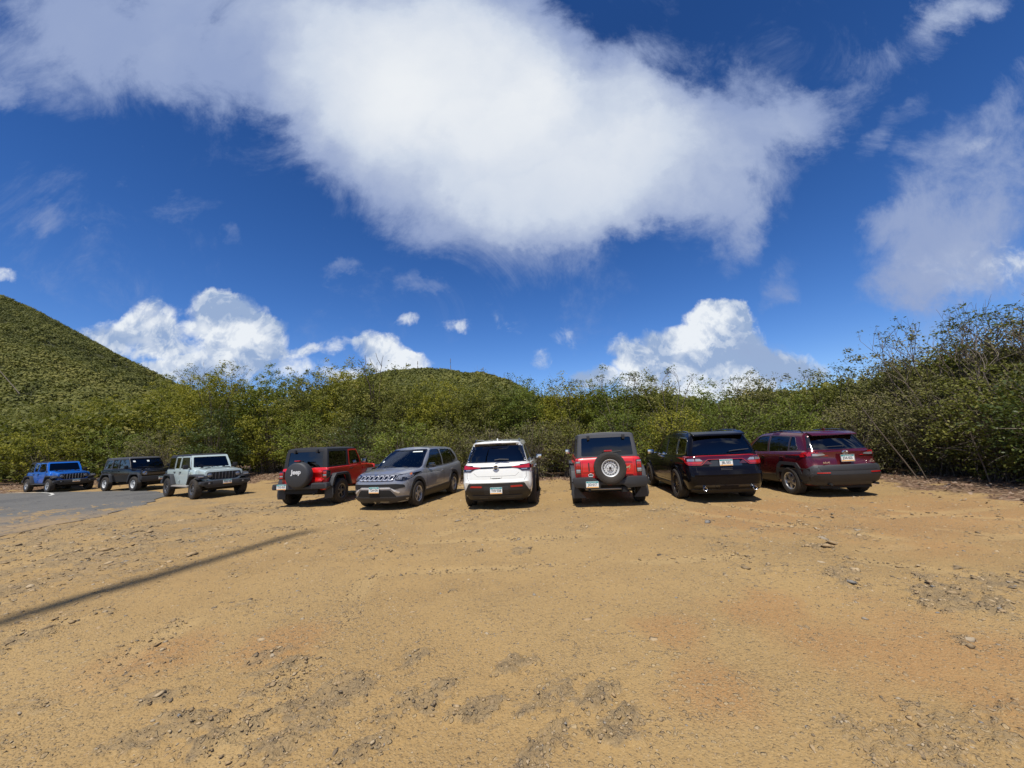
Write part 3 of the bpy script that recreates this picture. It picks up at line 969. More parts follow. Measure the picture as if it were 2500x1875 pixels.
    # tail lamps
    for s in (1, -1):
        l = MB(); y0, y1 = sorted((s * .655, s * .815))
        l.box(-.69, -.60, y0, y1, .86, 1.12, bev=.025)
        l.box(-.61, -.50, min(s * .79, s * .822), max(s * .79, s * .822), .88, 1.10, bev=.01)
        o = l.build('tail_light', MAT['gloss'], root)
        q_ = MB(); a, b_ = y0 + .025, y1 - .025
        q_.box(-.70, -.685, a, b_, .995, 1.085, 0, .006); q_.box(-.698, -.685, a, b_, .94, .985, 1, .006); q_.box(-.70, -.685, a, b_, .895, .935, 0, .006)
        q_.build('lamp_lens', [MAT['red_lens'], MAT['clear_lens']], o)
    # tailgate seams, hinges
    sm = MB()
    seam(bl, [(-.62, .56), (-.62, 1.17)], 'B', sm); seam(bl, [(.62, .56), (.62, 1.17)], 'B', sm)
    dx = [(1.0, .34), (cw + .02, 1.0)] if doors == 4 else [(cw + .02, .66)]
    for xa, xb in dx:
        for s, v in ((1, 'L'), (-1, 'R')):
            seam(bl, [(xa, 1.17), (xa, .60), (xb + (.14 if doors == 4 and xb < .5 else 0), .60), (xb, 1.0 if doors == 4 and xb < .5 else .7), (xb, 1.17)], v, sm)
    sm.build_each('panel_gap', MAT['dark'], body, smooth=0)
    hg = MB()
    for s in (1, -1):
        for x in ([cw + .03, 1.0] if doors == 4 else [cw + .03]):
            for z in (.72, 1.05): hg.box(x - .01, x + .10, min(s * .79, s * .83), max(s * .79, s * .83), z - .03, z + .03, bev=.01)
    hg.build_each('door_hinge', paint_m, root)
    if True:
        hg = MB()
        for z in (.80, 1.07): 
            hg.box(-.70, -.63, -.66, -.30, z - .03, z + .03, bev=.012); hg.box(-.67, -.63, -.60, -.30, z - .065, z + .065, bev=.012)
        hg.build_each('tailgate_hinge', paint_m, root)
    handles(root, [.46, 1.14] if doors == 4 else [.80], .80, 1.08, MAT['black'], bl)
    mirrors(root, cw - .10, .83, 1.30, MAT['black'], big=True, y0=.76)
    # chassis
    c = MB(); c.box(-.75, wb + .5, -.55, .55, .42, .66); c.box(-.10, .10, -.72, .72, .30, .48, bev=.04); c.box(wb - .08, wb + .08, -.72, .72, .30, .46, bev=.03)
    c.box(cw + .2, wb + .4, -.58, .58, .5, .9)
    c.tube([(-.80, -.45, .40), (-.4, -.45, .42)], .03, 10)
    c.build('chassis', MAT['dark'], root)
    if step:
        st = MB()
        for s in (1, -1):
            st.box(.52, wb - .56, min(s * .72, s * .92), max(s * .72, s * .92), .46, .53, bev=.02)
        st.build('side_step', step, root)
    if flaps:
        for s in (1, -1):
            f = MB(); f.prism([(s * .66, .24), (s * .93, .24), (s * .955, .36), (s * .94, .62), (s * .66, .60)], -.56, -.535, 'x', bev=.008)
            f.build('mud_flap', MAT['trim'], root)
    # spare wheel on the tailgate
    Rs = .40
    M = Matrix.Translation((-.86, 0.0, 1.0)) @ Matrix.Rotation(R(90), 4, 'Z')
    s_ = MB()
    if cover_text:
        s_.lathe([(0, .17), (.03, .172), (.34, .165), (.385, .14), (.405, .08), (.41, -.05), (.38, -.12), (0, -.13)], n=56, M=M)
        so = s_.build('spare_wheel', MAT['trim'], root, smooth=50)
        text_obj(cover_text, .185, Matrix.Translation((-1.034, 0.0, 1.10)) @ REAR, MAT['white_mark'], so, 'lettering', .003, .008)
        k = MB(); k.lathe([(0, .178), (.018, .178), (.02, .168)], n=14, M=M); k.build('lock_knob', MAT['dark'], so)
    else:
        s_.lathe([(.0, .1), (.24, .12), (.30, .12), (.38, .10), (.40, .05), (.40, -.07), (.37, -.11), (0, -.11)], n=56, M=M)
        so = s_.build('spare_wheel', MAT['rubber'], root, smooth=50)
    c = MB(); c.box(-.75, -.62, -.12, .12, .85, 1.15, bev=.03); c.build('spare_carrier', MAT['black'], root)
    bl_ = MB(); bl_.box(-1.0, -.92, -.09, .09, 1.425, 1.455, bev=.008); bl_.build('brake_light', MAT['red_lens'], root)
    c = MB(); c.box(-.96, -.70, -.04, .04, 1.30, 1.43, bev=.02); c.build('brake_light_bracket', MAT['black'], root)
    # rear glass hinges
    c = MB()
    for s in (1, -1): c.box(-.60, -.54, s * .38 - .03, s * .38 + .03, 1.66, 1.78, bev=.01)
    c.build_each('glass_hinge', MAT['black'], root)
    wiper(root, [(-.62, .02, 1.24), (-.625, -.30, 1.245)], .008)
    # cabin contents
    d = MB(); d.box(cw - .42, cw - .04, -.68, .68, 1.10, 1.23, bev=.03); d.build('dashboard', MAT['seat'], root)
    rollbar = MB()
    for x in ((.28, 1.0) if doors == 4 else (.66,)): rollbar.tube([(x, -.62, 1.2), (x, -.60, 1.70), (x, .60, 1.70), (x, .62, 1.2)], .03, 8)
    rollbar.build('roll_bar', MAT['seat'], root)
    seats(root, [cw - 1.02, .18] if doors == 4 else [cw - 1.02, .05], 1.50, .72, MAT['seat'])
    sw = MB(); Mw = Matrix.Translation((cw - .50, .36, 1.22)) @ Matrix.Rotation(R(-65), 4, 'Y') @ Matrix.Rotation(R(90), 4, 'X')
    sw.lathe([(.18, -.012), (.195, 0), (.18, .012), (.168, 0)], n=28, M=Mw, closed=True); sw.build('steering_wheel', MAT['black'], root)
    key = 'jl_' + rimmat.name
    add_wheels(root, key, wb, .815, .405, .25, .225, wheelstyle, rimmat, lugs=True)
    if front_plate:
        plate(root, plate_txt, Matrix.Translation((wb + .755, FP_Y, .64)) @ FRONT)
    plate(root, plate_txt, Matrix.Translation((-.875, .58, .65)) @ REAR)
    return root
FP_Y = -.05

MAT['roofgrey'] = simple('roof_grey', (.06, .062, .067), .55, dust=.1)
MAT['brown'] = simple('orange_strap', (.40, .14, .04), .7)

# ------------------------------------------------------------------ square-cut off-roader with steel wheels
def square_offroader(name, label, pos, yaw, paint_m, plate_txt, group=None, rear_detail=True, glass=None):
    root = empty(name, (pos[0], pos[1], 0), yaw)
    tag(root, label, 'off-roader', group)
    wb = 2.95; cw = wb - .72
    TB = 1.23
    low = [dict(z=.46, xr=-.66, xf=wb + .46, w=.74, crx=.06, cfx=.05, cry=.08, cfy=.08, br=.01, bf=.01, tr=.01, tf=.01),
           dict(z=.52, xr=-.70, xf=wb + .52, w=.83, crx=.08, cfx=.06, cry=.09, cfy=.08, br=.02, bf=.02, tr=.01, tf=.01),
           dict(z=.88, xr=-.72, xf=wb + .54, w=.86, crx=.09, cfx=.06, cry=.10, cfy=.08, br=.02, bf=.02, tr=.01, tf=.01),
           dict(z=1.06, xr=-.72, xf=wb + .54, w=.86, crx=.09, cfx=.06, cry=.10, cfy=.08, br=.02, bf=.02, tr=.01, tf=.01),
           dict(z=[(-1, 1.19), (cw - .2, 1.19), (cw + .2, 1.15), (wb + .5, 1.11)], xr=-.70, xf=wb + .52, w=.835, crx=.09, cfx=.06, cry=.10, cfy=.08, br=.02, bf=.02, tr=.01, tf=.02),
           dict(z=[(-1, TB), (cw - .2, TB), (cw + .2, 1.19), (wb + .5, 1.14)], xr=-.66, xf=wb + .46, w=.78, crx=.09, cfx=.06, cry=.10, cfy=.08, br=.02, bf=.02, tr=.01, tf=.02)]
    xh = wb - 1.12
    up = [dict(z=TB - .03, xr=-.66, xf=cw + .04, w=.80, crx=.06, cfx=.03, cry=.07, cfy=.04, br=.01, bf=.03, tr=.01, tf=.02),
          dict(z=1.50, xr=-.62, xf=cw - .12, w=.765, crx=.06, cfx=.03, cry=.07, cfy=.04, br=.01, bf=.03, tr=.01, tf=.02),
          dict(z=1.76, xr=-.57, xf=xh + .05, w=.73, crx=.06, cfx=.03, cry=.07, cfy=.04, br=.01, bf=.03, tr=.01, tf=.02),
          dict(z=1.815, xr=-.56, xf=xh + .02, w=.725, crx=.06, cfx=.04, cry=.07, cfy=.06, br=.01, bf=.03, tr=.01, tf=.02),
          dict(z=1.845, xr=-.50, xf=xh - .05, w=.66, crx=.06, cfx=.04, cry=.08, cfy=.06, br=.01, bf=.03, tr=.01, tf=.02)]
    zb, zt = TB + .03, 1.725
    ws = [([(-.50, zb), (.22, zb), (.22, zt), (-.46, zt)], MAT['glass_mid'], 'quarter_window'),
          ([(.33, zb), (.93, zb), (.93, zt), (.33, zt)], MAT['glass_mid'], 'rear_door_window'),
          ([(1.02, zb), (cw - .08, zb), (cw - .14, zb + .12), (xh + .0, zt), (1.02, zt)], MAT['glass_mid'], 'front_door_window')]
    ws = [(rounded(p, .035), g, n) for p, g, n in ws]
    wbk = rounded([(-.66, TB + .035), (.66, TB + .035), (.63, 1.735), (-.63, 1.735)], .04)
    wft = rounded([(-.69, TB + .04), (.69, TB + .04), (.645, 1.735), (-.645, 1.735)], .05)
    bvh, bl, bu, body, cab = lower_upper(root, low, up, .012, .03, paint_m, wb, .49, .50, .58, ws, (wbk, MAT['glass_mid'] if glass is None else glass), (wft, MAT['glass_mid']), roofmat=MAT['roofgrey'], up_name='hard_top')
    fr = patch_mb(bu, rounded([(-.765, TB), (.765, TB), (.70, 1.775), (-.70, 1.775)], .04), 'F', off=.010, thick=.03, holes=[wft])
    fr.build('windshield_frame', paint_m, root)
    for (p, g, n) in ws[1:]:
        patch_mb(bu, grow(p, .03), 'L', off=.006, thick=.03, holes=[p], mirror=True).build('door_frame', MAT['black'], root)
    # fender peaks and hood bulge
    h = MB()
    for s in (1, -1): h.box(cw + .25, wb + .40, s * .76 - .05, s * .76 + .05, 1.10, 1.20, bev=.03)
    h.prism([(cw + .2, 1.16), (wb + .42, 1.12), (wb + .40, 1.165), (cw + .25, 1.225)], -.42, .42, 'y', bev=.02)
    h.build('hood', paint_m, root)
    # arches
    for s, v in ((1, 'L'), (-1, 'R')):
        for x in (0, wb):
            f = MB(); y0, y1 = sorted((s * .80, s * .955))
            zc = .48
            o = [(x - .64, .50), (x - .50, .88), (x - .36, .985), (x + .36, .985), (x + .50, .88), (x + .64, .50), (x + .55, .50), (x + .44, .80), (x + .31, .91), (x - .31, .91), (x - .44, .80), (x - .55, .50)]
            if x == 0: o[0] = (x - .62, .62); o[-1] = (x - .52, .62)
            f.prism(o, y0, y1, 'y', bev=.016); f.build('fender_flare', MAT['trim'], root)
    # front: full width grille panel with round lamps
    g = MB(); gx = wb + .53
    g.prism(rounded([(-.84, .86), (.84, .86), (.84, 1.09), (-.84, 1.09)], .05), gx - .02, gx + .022, 'x', bev=.008)
    go = g.build('grille', MAT['gloss'], root)
    gb = MB()
    for z in (.90, .975, 1.05): gb.box(gx + .02, gx + .032, -.58, .58, z - .008, z + .008, bev=.003)
    gb.build('grille_bars', MAT['trim'], go)
    for s in (1, -1):
        M = Matrix.Translation((gx + .018, s * .70, .975)) @ Matrix.Rotation(R(-90), 4, 'Z')
        l = MB(); l.lathe([(.105, 0), (.108, .022), (.096, .03), (.090, .016)], n=28, M=M, mi=1)
        l.lathe([(0, .026), (.05, .024), (.088, .012)], n=24, M=M, mi=0)
        l.lathe([(.055, .026), (.062, .030), (.068, .024)], n=24, M=M, mi=1)
        l.build('headlight', [MAT['clear_lens'], MAT['chrome']], root)
    b = MB()
    b.prism([(-.92, .62), (-.84, .50), (.84, .50), (.92, .62), (.90, .80), (-.90, .80)], wb + .50, wb + .72, 'x', bev=.03)
    b.box(wb + .72, wb + .732, -.5, .5, .56, .70, bev=.005)
    b.build('front_bumper', MAT['black'], root)
    # rear
    b = MB()
    b.prism([(-.93, .60), (-.90, .74), (-.45, .75), (-.22, .64), (.22, .64), (.45, .75), (.90, .74), (.93, .60), (.86, .50), (.42, .47), (.32, .55), (-.32, .55), (-.42, .47), (-.86, .50)], -.94, -.70, 'x', bev=.025)
    b.box(-.95, -.935, .25, .65, .47, .66, bev=.006)
    b.build('rear_bumper', MAT['black'], root)
    b = MB(); b.tube([(-.78, -.5, .44), (-.78, .62, .44)], .02, 8); b.build('skid_bar', MAT['tan_step'], root)
    for s in (1, -1):
        f = MB(); f.prism([(s * .60, .20), (s * .95, .20), (s * .985, .30), (s * .97, .45), (s * .93, .70), (s * .86, .70), (s * .78, .42)], -.60, -.575, 'x', bev=.01)
        f.build('mud_flap', MAT['trim'], root)
        l = MB(); y0, y1 = sorted((s * .695, s * .835))
        l.box(-.755, -.66, y0, y1, .83, 1.15, bev=.02)
        o = l.build('tail_light', MAT['gloss'], root)
        q = MB(); a, c = y0 + .018, y1 - .018
        q.box(-.765, -.748, a, c, 1.095, 1.135, 1, .005); q.box(-.765, -.748, a, c, .945, 1.09, 0, .006); q.box(-.765, -.748, a, c, .85, .94, 1, .006)
        for z in (.985, 1.035): q.box(-.768, -.76, a + .03, c - .03, z - .006, z + .006, 2)
        q.build('lamp_lens', [MAT['red_lens'], MAT['clear_lens'], MAT['dark_red_lens']], o)
    sm = MB()
    for y in (.655, -.655): seam(bl, [(y, .56), (y, 1.17)], 'B', sm)
    for s, v in ((1, 'L'), (-1, 'R')):
        seam(bl, [(cw - .02, 1.17), (cw - .02, .58), (1.02, .58)], v, sm); seam(bl, [(.98, 1.17), (.98, .60)], v, sm); seam(bl, [(.32, 1.17), (.30, 1.0)], v, sm)
    sm.build_each('panel_gap', MAT['dark'], body, smooth=0)
    # tailgate pressings
    p = MB()
    for z in (1.115, .80):
        patch_mb(bl, rounded([(-.62, z - .035), (-.38, z - .035), (-.36, z + .035), (-.62, z + .035)], .02), 'B', off=.014, thick=.01, mb=p)
        patch_mb(bl, rounded([(-.60, z - .012), (-.42, z - .012), (-.42, z + .012), (-.60, z + .012)], .01), 'B', off=.026, thick=.0, mb=p)
    patch_mb(bl, rounded([(-.62, .86), (-.42, .86), (-.42, 1.04), (-.62, 1.04)], .02), 'B', off=.006, thick=.01, mb=p)
    patch_mb(bl, [(-.64, .705), (.64, .705), (.64, .72), (-.64, .72)], 'B', off=.012, thick=.01, mb=p)
    patch_mb(bl, [(.36, .86), (.64, .86), (.64, .875), (.36, .875)], 'B', off=.010, thick=.01, mb=p)
    p.build('tailgate_panel', paint_m, root)
    hd = MB(); patch_mb(bl, rounded([(.475, .88), (.505, .88), (.505, 1.10), (.475, 1.10)], .012), 'B', off=.012, thick=.01, mb=hd)
    hd.build('tailgate_handle', MAT['black'], root)
    if rear_detail:
        # horse badge, built from strokes
        e = MB()
        def st(pts, w):
            for (a, b_), (c, d) in zip(pts, pts[1:]):
                L = math.hypot(c - a, d - b_); nx, ny = -(d - b_) / L * w / 2, (c - a) / L * w / 2
                patch_mb(bl, [(a + nx, b_ + ny), (c + nx, d + ny), (c - nx, d - ny), (a - nx, b_ - ny)], 'B', off=.012, thick=.003, cell=.3, mb=e)
        cy, cz = -.50, .955
        st([(cy + .045, cz - .005), (cy + .01, cz + .012), (cy - .03, cz + .02)], .034)
        st([(cy - .03, cz + .02), (cy - .045, cz + .055), (cy - .06, cz + .05)], .016)
        st([(cy + .04, cz), (cy + .06, cz - .03), (cy + .045, cz - .055)], .012)
        st([(cy - .02, cz), (cy - .03, cz - .035), (cy - .015, cz - .055)], .011)
        st([(cy - .035, cz + .01), (cy - .06, cz - .01)], .010)
        st([(cy + .05, cz + .005), (cy + .075, cz + .025)], .010)
        e.build('horse_badge', MAT['chrome'], root)
        k = MB(); patch_mb(bl, rounded([(.405, .745), (.505, .745), (.525, .80), (.455, .835), (.385, .80)], .02), 'B', off=.005, thick=.004, mb=k)
        ko = k.build('rear_sticker', MAT['plate_white'], root)
        k = MB(); patch_mb(bl, rounded([(.40, .775), (.51, .775), (.50, .81), (.41, .81)], .012), 'B', off=.008, thick=.001, mb=k)
        k.build('sticker_mark', MAT['black'], ko)
    # spare
    M = Matrix.Translation((-.90, -.02, .97)) @ Matrix.Rotation(R(90), 4, 'Z')
    key = 'br_steel'
    add_wheels(root, key, wb, .83, .40, .25, .21, 'steel', MAT['steelwheel'], lugs=True)
    for nm, me in zip(('spare_wheel',), (WH[key][2],)):
        w = bpy.data.objects.new(nm, me); w.parent = root; col.objects.link(w); w.matrix_local = M
        for n2, m2 in (('tyre', WH[key][0]), ('rim', WH[key][1])):
            c_ = bpy.data.objects.new(n2, m2); c_.parent = w; col.objects.link(c_)
    c = MB(); c.box(-.80, -.70, -.14, .10, .82, 1.12, bev=.03); c.box(-.93, -.72, -.05, .05, 1.34, 1.40, bev=.015); c.box(-.90, -.86, -.04, .04, 1.25, 1.36, bev=.01)
    c.build('spare_carrier', MAT['black'], root)
    c = MB(); c.box(-.945, -.90, -.10, .10, 1.375, 1.415, bev=.01); c.build('brake_light', MAT['red_lens'], root)
    wiper(root, [(-.70, -.10, 1.36), (-.69, -.36, 1.37)], .010)
    c = MB()
    for s in (1, -1): c.box(-.665, -.58, s * .45 - .035, s * .45 + .035, 1.68, 1.80, bev=.012)
    c.build_each('glass_hinge', MAT['black'], root)
    if rear_detail:
        c = MB(); c.tube([(-.42, .52, 1.30), (-.30, .50, 1.62)], .018, 6); c.tube([(-.42, -.50, 1.30), (-.30, -.52, 1.62)], .018, 6)
        c.build_each('seat_strap', MAT['brown'], root)
    handles(root, [.45, 1.12], .86, 1.08, paint_m, bl)
    mirrors(root, cw - .02, .90, 1.32, MAT['black'], big=True, y0=.80)
    c = MB(); c.box(-.70, wb + .5, -.55, .55, .38, .60); c.box(-.10, .10, -.72, .72, .28, .46, bev=.04); c.box(wb - .08, wb + .08, -.72, .72, .28, .42, bev=.03)
    c.tube([(-.93, .52, .44), (-.5, .52, .44)], .032, 12)
    c.box(-.88, -.70, -.42, -.28, .36, .50, bev=.02)
    c.build('chassis', MAT['dark'], root)
    d = MB(); d.box(cw - .40, cw - .04, -.70, .70, 1.10, 1.25, bev=.03); d.build('dashboard', MAT['seat'], root)
    rb = MB()
    for x in (.28, .97): rb.tube([(x, -.68, 1.2), (x, -.64, 1.74), (x, .64, 1.74), (x, .68, 1.2)], .03, 8)
    rb.build('roll_bar', MAT['seat'], root)
    seats(root, [cw - 1.0, .2], 1.48, .72, MAT['seat'])
    plate(root, plate_txt, Matrix.Translation((wb + .745, PLF, .66)) @ FRONT)
    plate(root, plate_txt, Matrix.Translation((-.96, .45, .575)) @ REAR)
    for s in (1, -1):
        wiper(root, [(cw + .10, s * .1 + .12, 1.25), (cw - .0, s * .1 - .12, 1.29), (cw - .02, s * .12 - .38, 1.30)], .007)
    if not rear_detail:
        k = MB()
        for y in (-.60, .02): patch_mb(bu, rounded([(y, 1.58), (y + .10, 1.58), (y + .10, 1.66), (y, 1.66)], .01), 'F', off=-.005, thick=.002, mb=k)
        k.build_each('windshield_sticker', MAT['paper'], root)
    return root
PLF = .0

# ------------------------------------------------------------------ silver-grey compact crossover, seen from the front
def crossover_front(label, pos, yaw, paint_m):
    root = empty('compact_suv', (pos[0], pos[1], 0), yaw); tag(root, label, 'suv')
    wb = 2.636
    ZB = lambda d: [(-.9, 1.09 + d), (0, 1.04 + d), (1.9, .98 + d), (2.35, 1.035 + d), (2.9, .985 + d), (3.3, .90 + d), (3.5, .84 + d)]
    low = [dict(z=.20, xr=-.62, xf=3.36, w=.78, tf=.06, cfy=.35, cfx=.2, cry=.2, bf=.10),
           dict(z=.30, xr=-.76, xf=3.47, w=.87, tf=.07, cfy=.40, cfx=.26, cry=.22, bf=.12),
           dict(z=.50, xr=-.84, xf=3.53, w=.90, tf=.08, cfy=.42, cfx=.28, cry=.25, bf=.13),
           dict(z=.70, xr=-.86, xf=3.53, w=.905, tf=.09, cfy=.42, cfx=.28, cry=.26, bf=.13),
           dict(z=[(-.9, .95), (1.5, .86), (3.0, .84), (3.5, .80)], xr=-.84, xf=3.50, w=.90, tf=.10, cfy=.42, cfx=.26, cry=.26, bf=.14),
           dict(z=ZB(-.045), xr=-.80, xf=3.46, w=.875, tf=.11, cfy=.42, cfx=.24, cry=.26, bf=.15),
           dict(z=ZB(0), xr=-.76, xf=3.38, w=.83, tf=.12, cfy=.42, cfx=.24, cry=.26, bf=.16)]
    ZU = [(-.9, 1.07), (0, 1.03), (1.9, .98), (2.45, 1.0)]
    up = [dict(z=ZU, xr=-.78, xf=2.52, w=.845, cfx=.05, cfy=.10, crx=.12, cry=.2, bf=.16, tf=.06, tr=.06),
          dict(z=1.27, xr=-.70, xf=2.10, w=.79, cfx=.05, cfy=.10, crx=.12, cry=.2, bf=.15, tf=.04, tr=.06),
          dict(z=1.47, xr=-.56, xf=1.76, w=.70, cfx=.05, cfy=.12, crx=.12, cry=.2, bf=.13, tf=.03, tr=.05),
          dict(z=[(-.6, 1.545), (.6, 1.60), (1.6, 1.565)], xr=-.47, xf=1.58, w=.62, cfx=.06, cfy=.16, crx=.12, cry=.2, bf=.12, tf=.03, tr=.05),
          dict(z=[(-.6, 1.58), (.6, 1.625), (1.6, 1.585)], xr=-.34, xf=1.44, w=.52, cfx=.07, cfy=.2, crx=.12, cry=.2, bf=.10, tf=.03, tr=.05)]
    ws = [([(-.42, 1.18), (-.14, 1.10), (-.10, 1.49), (-.20, 1.47)], MAT['glass_dark'], 'quarter_window'),
          ([(-.10, 1.09), (.78, 1.06), (.76, 1.515), (-.05, 1.495)], MAT['glass_dark'], 'rear_door_window'),
          ([(.88, 1.055), (2.02, 1.035), (1.90, 1.14), (1.48, 1.49), (1.34, 1.52), (.86, 1.52)], MAT['glass_mid'], 'front_door_window')]
    ws = [(rounded(p, .04), g, n) for p, g, n in ws]
    wbk = rounded([(-.60, 1.16), (.60, 1.16), (.52, 1.50), (-.52, 1.50)], .05)
    wft = rounded([(-.76, 1.055), (.76, 1.055), (.60, 1.525), (-.60, 1.525)], .05)
    bvh, bl, bu, body, cab = lower_upper(root, low, up, .03, .03, paint_m, wb, .40, .365, .60, ws, (wbk, MAT['glass_dark']), (wft, MAT['glass_clear']), roofmat=paint_m, up_name='roof')
    # black window surround
    for (p, g, n) in ws:
        patch_mb(bu, grow(p, .022), 'L', off=.003, thick=.03, holes=[p], mirror=True).build('window_trim', MAT['gloss'], root)
    patch_mb(bu, grow(wft, .03), 'F', off=.003, thick=.02, holes=[wft]).build('window_trim', MAT['gloss'], root)
    # wheel-arch and sill cladding
    for x in (0, wb):
        patch_mb(bl, arch(x, .365, .375, .455, -25, 205), 'L', off=.018, thick=.03, cell=.1, mirror=True).build('arch_cladding', MAT['black'], root)
    patch_mb(bl, rounded([(.42, .22), (wb - .42, .22), (wb - .42, .40), (.42, .44)], .03), 'L', off=.018, thick=.03, mirror=True).build('sill_cladding', MAT['black'], root)
    # front face
    f = 'F'
    patch_mb(bl, rounded([(-.80, .19), (.80, .19), (.84, .36), (-.84, .36)], .04), f, off=.018, thick=.03).build('front_skirt', MAT['trim'], root)
    patch_mb(bl, rounded([(-.62, .35), (.62, .35), (.47, .53), (-.47, .53)], .04), f, off=.012, thick=.02).build('lower_intake', MAT['dark'], root)
    patch_mb(bl, rounded([(-.80, .585), (-.56, .545), (-.44, .62), (.44, .62), (.56, .545), (.80, .585), (.78, .66), (.60, .69), (-.60, .69), (-.78, .66)], .03), f, off=.010, thick=.02).build('bumper_intake', MAT['dark'], root)
    patch_mb(bl, rounded([(-.56, .50), (-.44, .60), (.44, .60), (.56, .50), (.66, .44), (.70, .47), (.52, .565), (-.52, .565), (-.70, .47), (-.66, .44)], .01), f, off=.018, thick=.02).build('bumper_blade', MAT['ringchrome'], root)
    g = patch_mb(bl, rounded([(-.53, .76), (.53, .76), (.56, .90), (-.56, .90)], .03), f, off=.010, thick=.03).build('grille', MAT['gloss'], root)
    sl = MB()
    for k in range(7):
        y = (k - 3) * .150
        p = rounded([(y - .055, .775), (y + .055, .775), (y + .062, .885), (y - .062, .885)], .035)
        patch_mb(bl, grow(p, .002), f, off=.022, thick=.008, holes=[grow(p, -.012)], mb=sl)
    sl.build('grille_ring', MAT['ringchrome'], g)
    for s in (1, -1):
        p = [(s * .575, .775), (s * .575, .905), (s * .80, .925), (s * .862, .945), (s * .85, .79), (s * .76, .745)]
        o = patch_mb(bl, rounded(p, .02), f, off=.010, thick=.02).build('headlight', MAT['gloss'], root)
        patch_mb(bl, rounded([(s * .60, .845), (s * .60, .88), (s * .80, .89), (s * .83, .90), (s * .82, .86), (s * .74, .845)], .012), f, off=.014, thick=.004).build('lamp_lens', MAT['clear_lens'], o)
        patch_mb(bl, rounded([(s * .60, .80), (s * .72, .79), (s * .72, .835), (s * .60, .835)], .012), f, off=.014, thick=.004).build('lamp_lens', MAT['clear_lens'], o)
        v = 'L' if s > 0 else 'R'
        patch_mb(bl, rounded([(3.02, .86), (3.24, .83), (3.28, .89), (2.98, .935)], .015), v, off=.010, thick=.02).build('lamp_lens', MAT['clear_lens'], o)
        patch_mb(bl, rounded([(2.96, .885), (3.05, .865), (3.04, .915), (2.92, .94)], .01), v, off=.013, thick=.02).build('lamp_lens', MAT['amber'], o)
    sm = MB()
    for s, v in ((1, 'L'), (-1, 'R')):
        seam(bl, [(2.12, .96), (2.10, .62), (2.02, .44), (.92, .44)], v, sm); seam(bl, [(.86, 1.0), (.90, .44), (.50, .46), (.22, .80), (.16, 1.0)], v, sm)
    seam(bl, [(-.60, .93), (.60, .93)], 'F', sm)
    sm.build_each('panel_gap', MAT['dark'], body, smooth=0)
    hp = MB()
    for s in (1, -1):
        patch_mb(bl, [(2.3, s * .55), (2.3, s * .535), (3.15, s * .36), (3.15, s * .375)], 'T', off=.006, thick=.01, mb=hp)
    hp.build_each('hood_crease', paint_m, root)
    handles(root, [.98, .16], .89, .86, paint_m, bl)
    mirrors(root, 1.90, .86, 1.08, MAT['gloss'], y0=.80)
    add_wheels(root, 'compass', wb, .79, .345, .225, .205, 'five_double', MAT['silver'])
    for s in (1, -1): wiper(root, [(2.42, s * .2 + .2, 1.06), (2.33, s * .2 - .05, 1.09), (2.34, s * .2 - .42, 1.09)], .008)
    c = MB(); c.box(-.6, 3.2, -.60, .60, .18, .40); c.build('chassis', MAT['dark'], root)
    d = MB(); d.box(1.72, 2.20, -.70, .70, .95, 1.07, bev=.04); d.box(1.74, 1.78, -.12, .12, 1.06, 1.19, bev=.01); d.build('dashboard', MAT['greyseat'], root)
    sw = MB(); Mw = Matrix.Translation((1.66, .36, 1.10)) @ Matrix.Rotation(R(-65), 4, 'Y') @ Matrix.Rotation(R(90), 4, 'X')
    sw.lathe([(.17, -.014), (.187, 0), (.17, .014), (.156, 0)], n=28, M=Mw, closed=True); sw.build('steering_wheel', MAT['greyseat'], root)
    seats(root, [1.02, .12], 1.32, .72, MAT['greyseat'])
    k = patch_mb(bu, rounded([(.20, 1.475), (.52, 1.475), (.51, 1.50), (.20, 1.50)], .006), 'F', off=-.006, thick=.002)
    patch_mb(bu, rounded([(-.68, 1.20), (-.62, 1.20), (-.62, 1.24), (-.66, 1.25)], .006), 'F', off=-.006, thick=.002, mb=k)
    k.build_each('windshield_sticker', MAT['paper'], root)
    k = MB(); k.box(1.56, 1.60, -.05, .05, 1.44, 1.50, bev=.01); k.build('inner_mirror', MAT['black'], root)
    text_obj('Jeep', .05, Matrix.Translation((3.44, 0, .925)) @ FRONT @ Matrix.Rotation(R(-35), 4, 'X'), MAT['chrome'], root, 'badge', .004, .002)
    plate(root, 'TDA\u00b7036', Matrix.Translation((3.565, 0.0, .545)) @ FRONT)
    return root

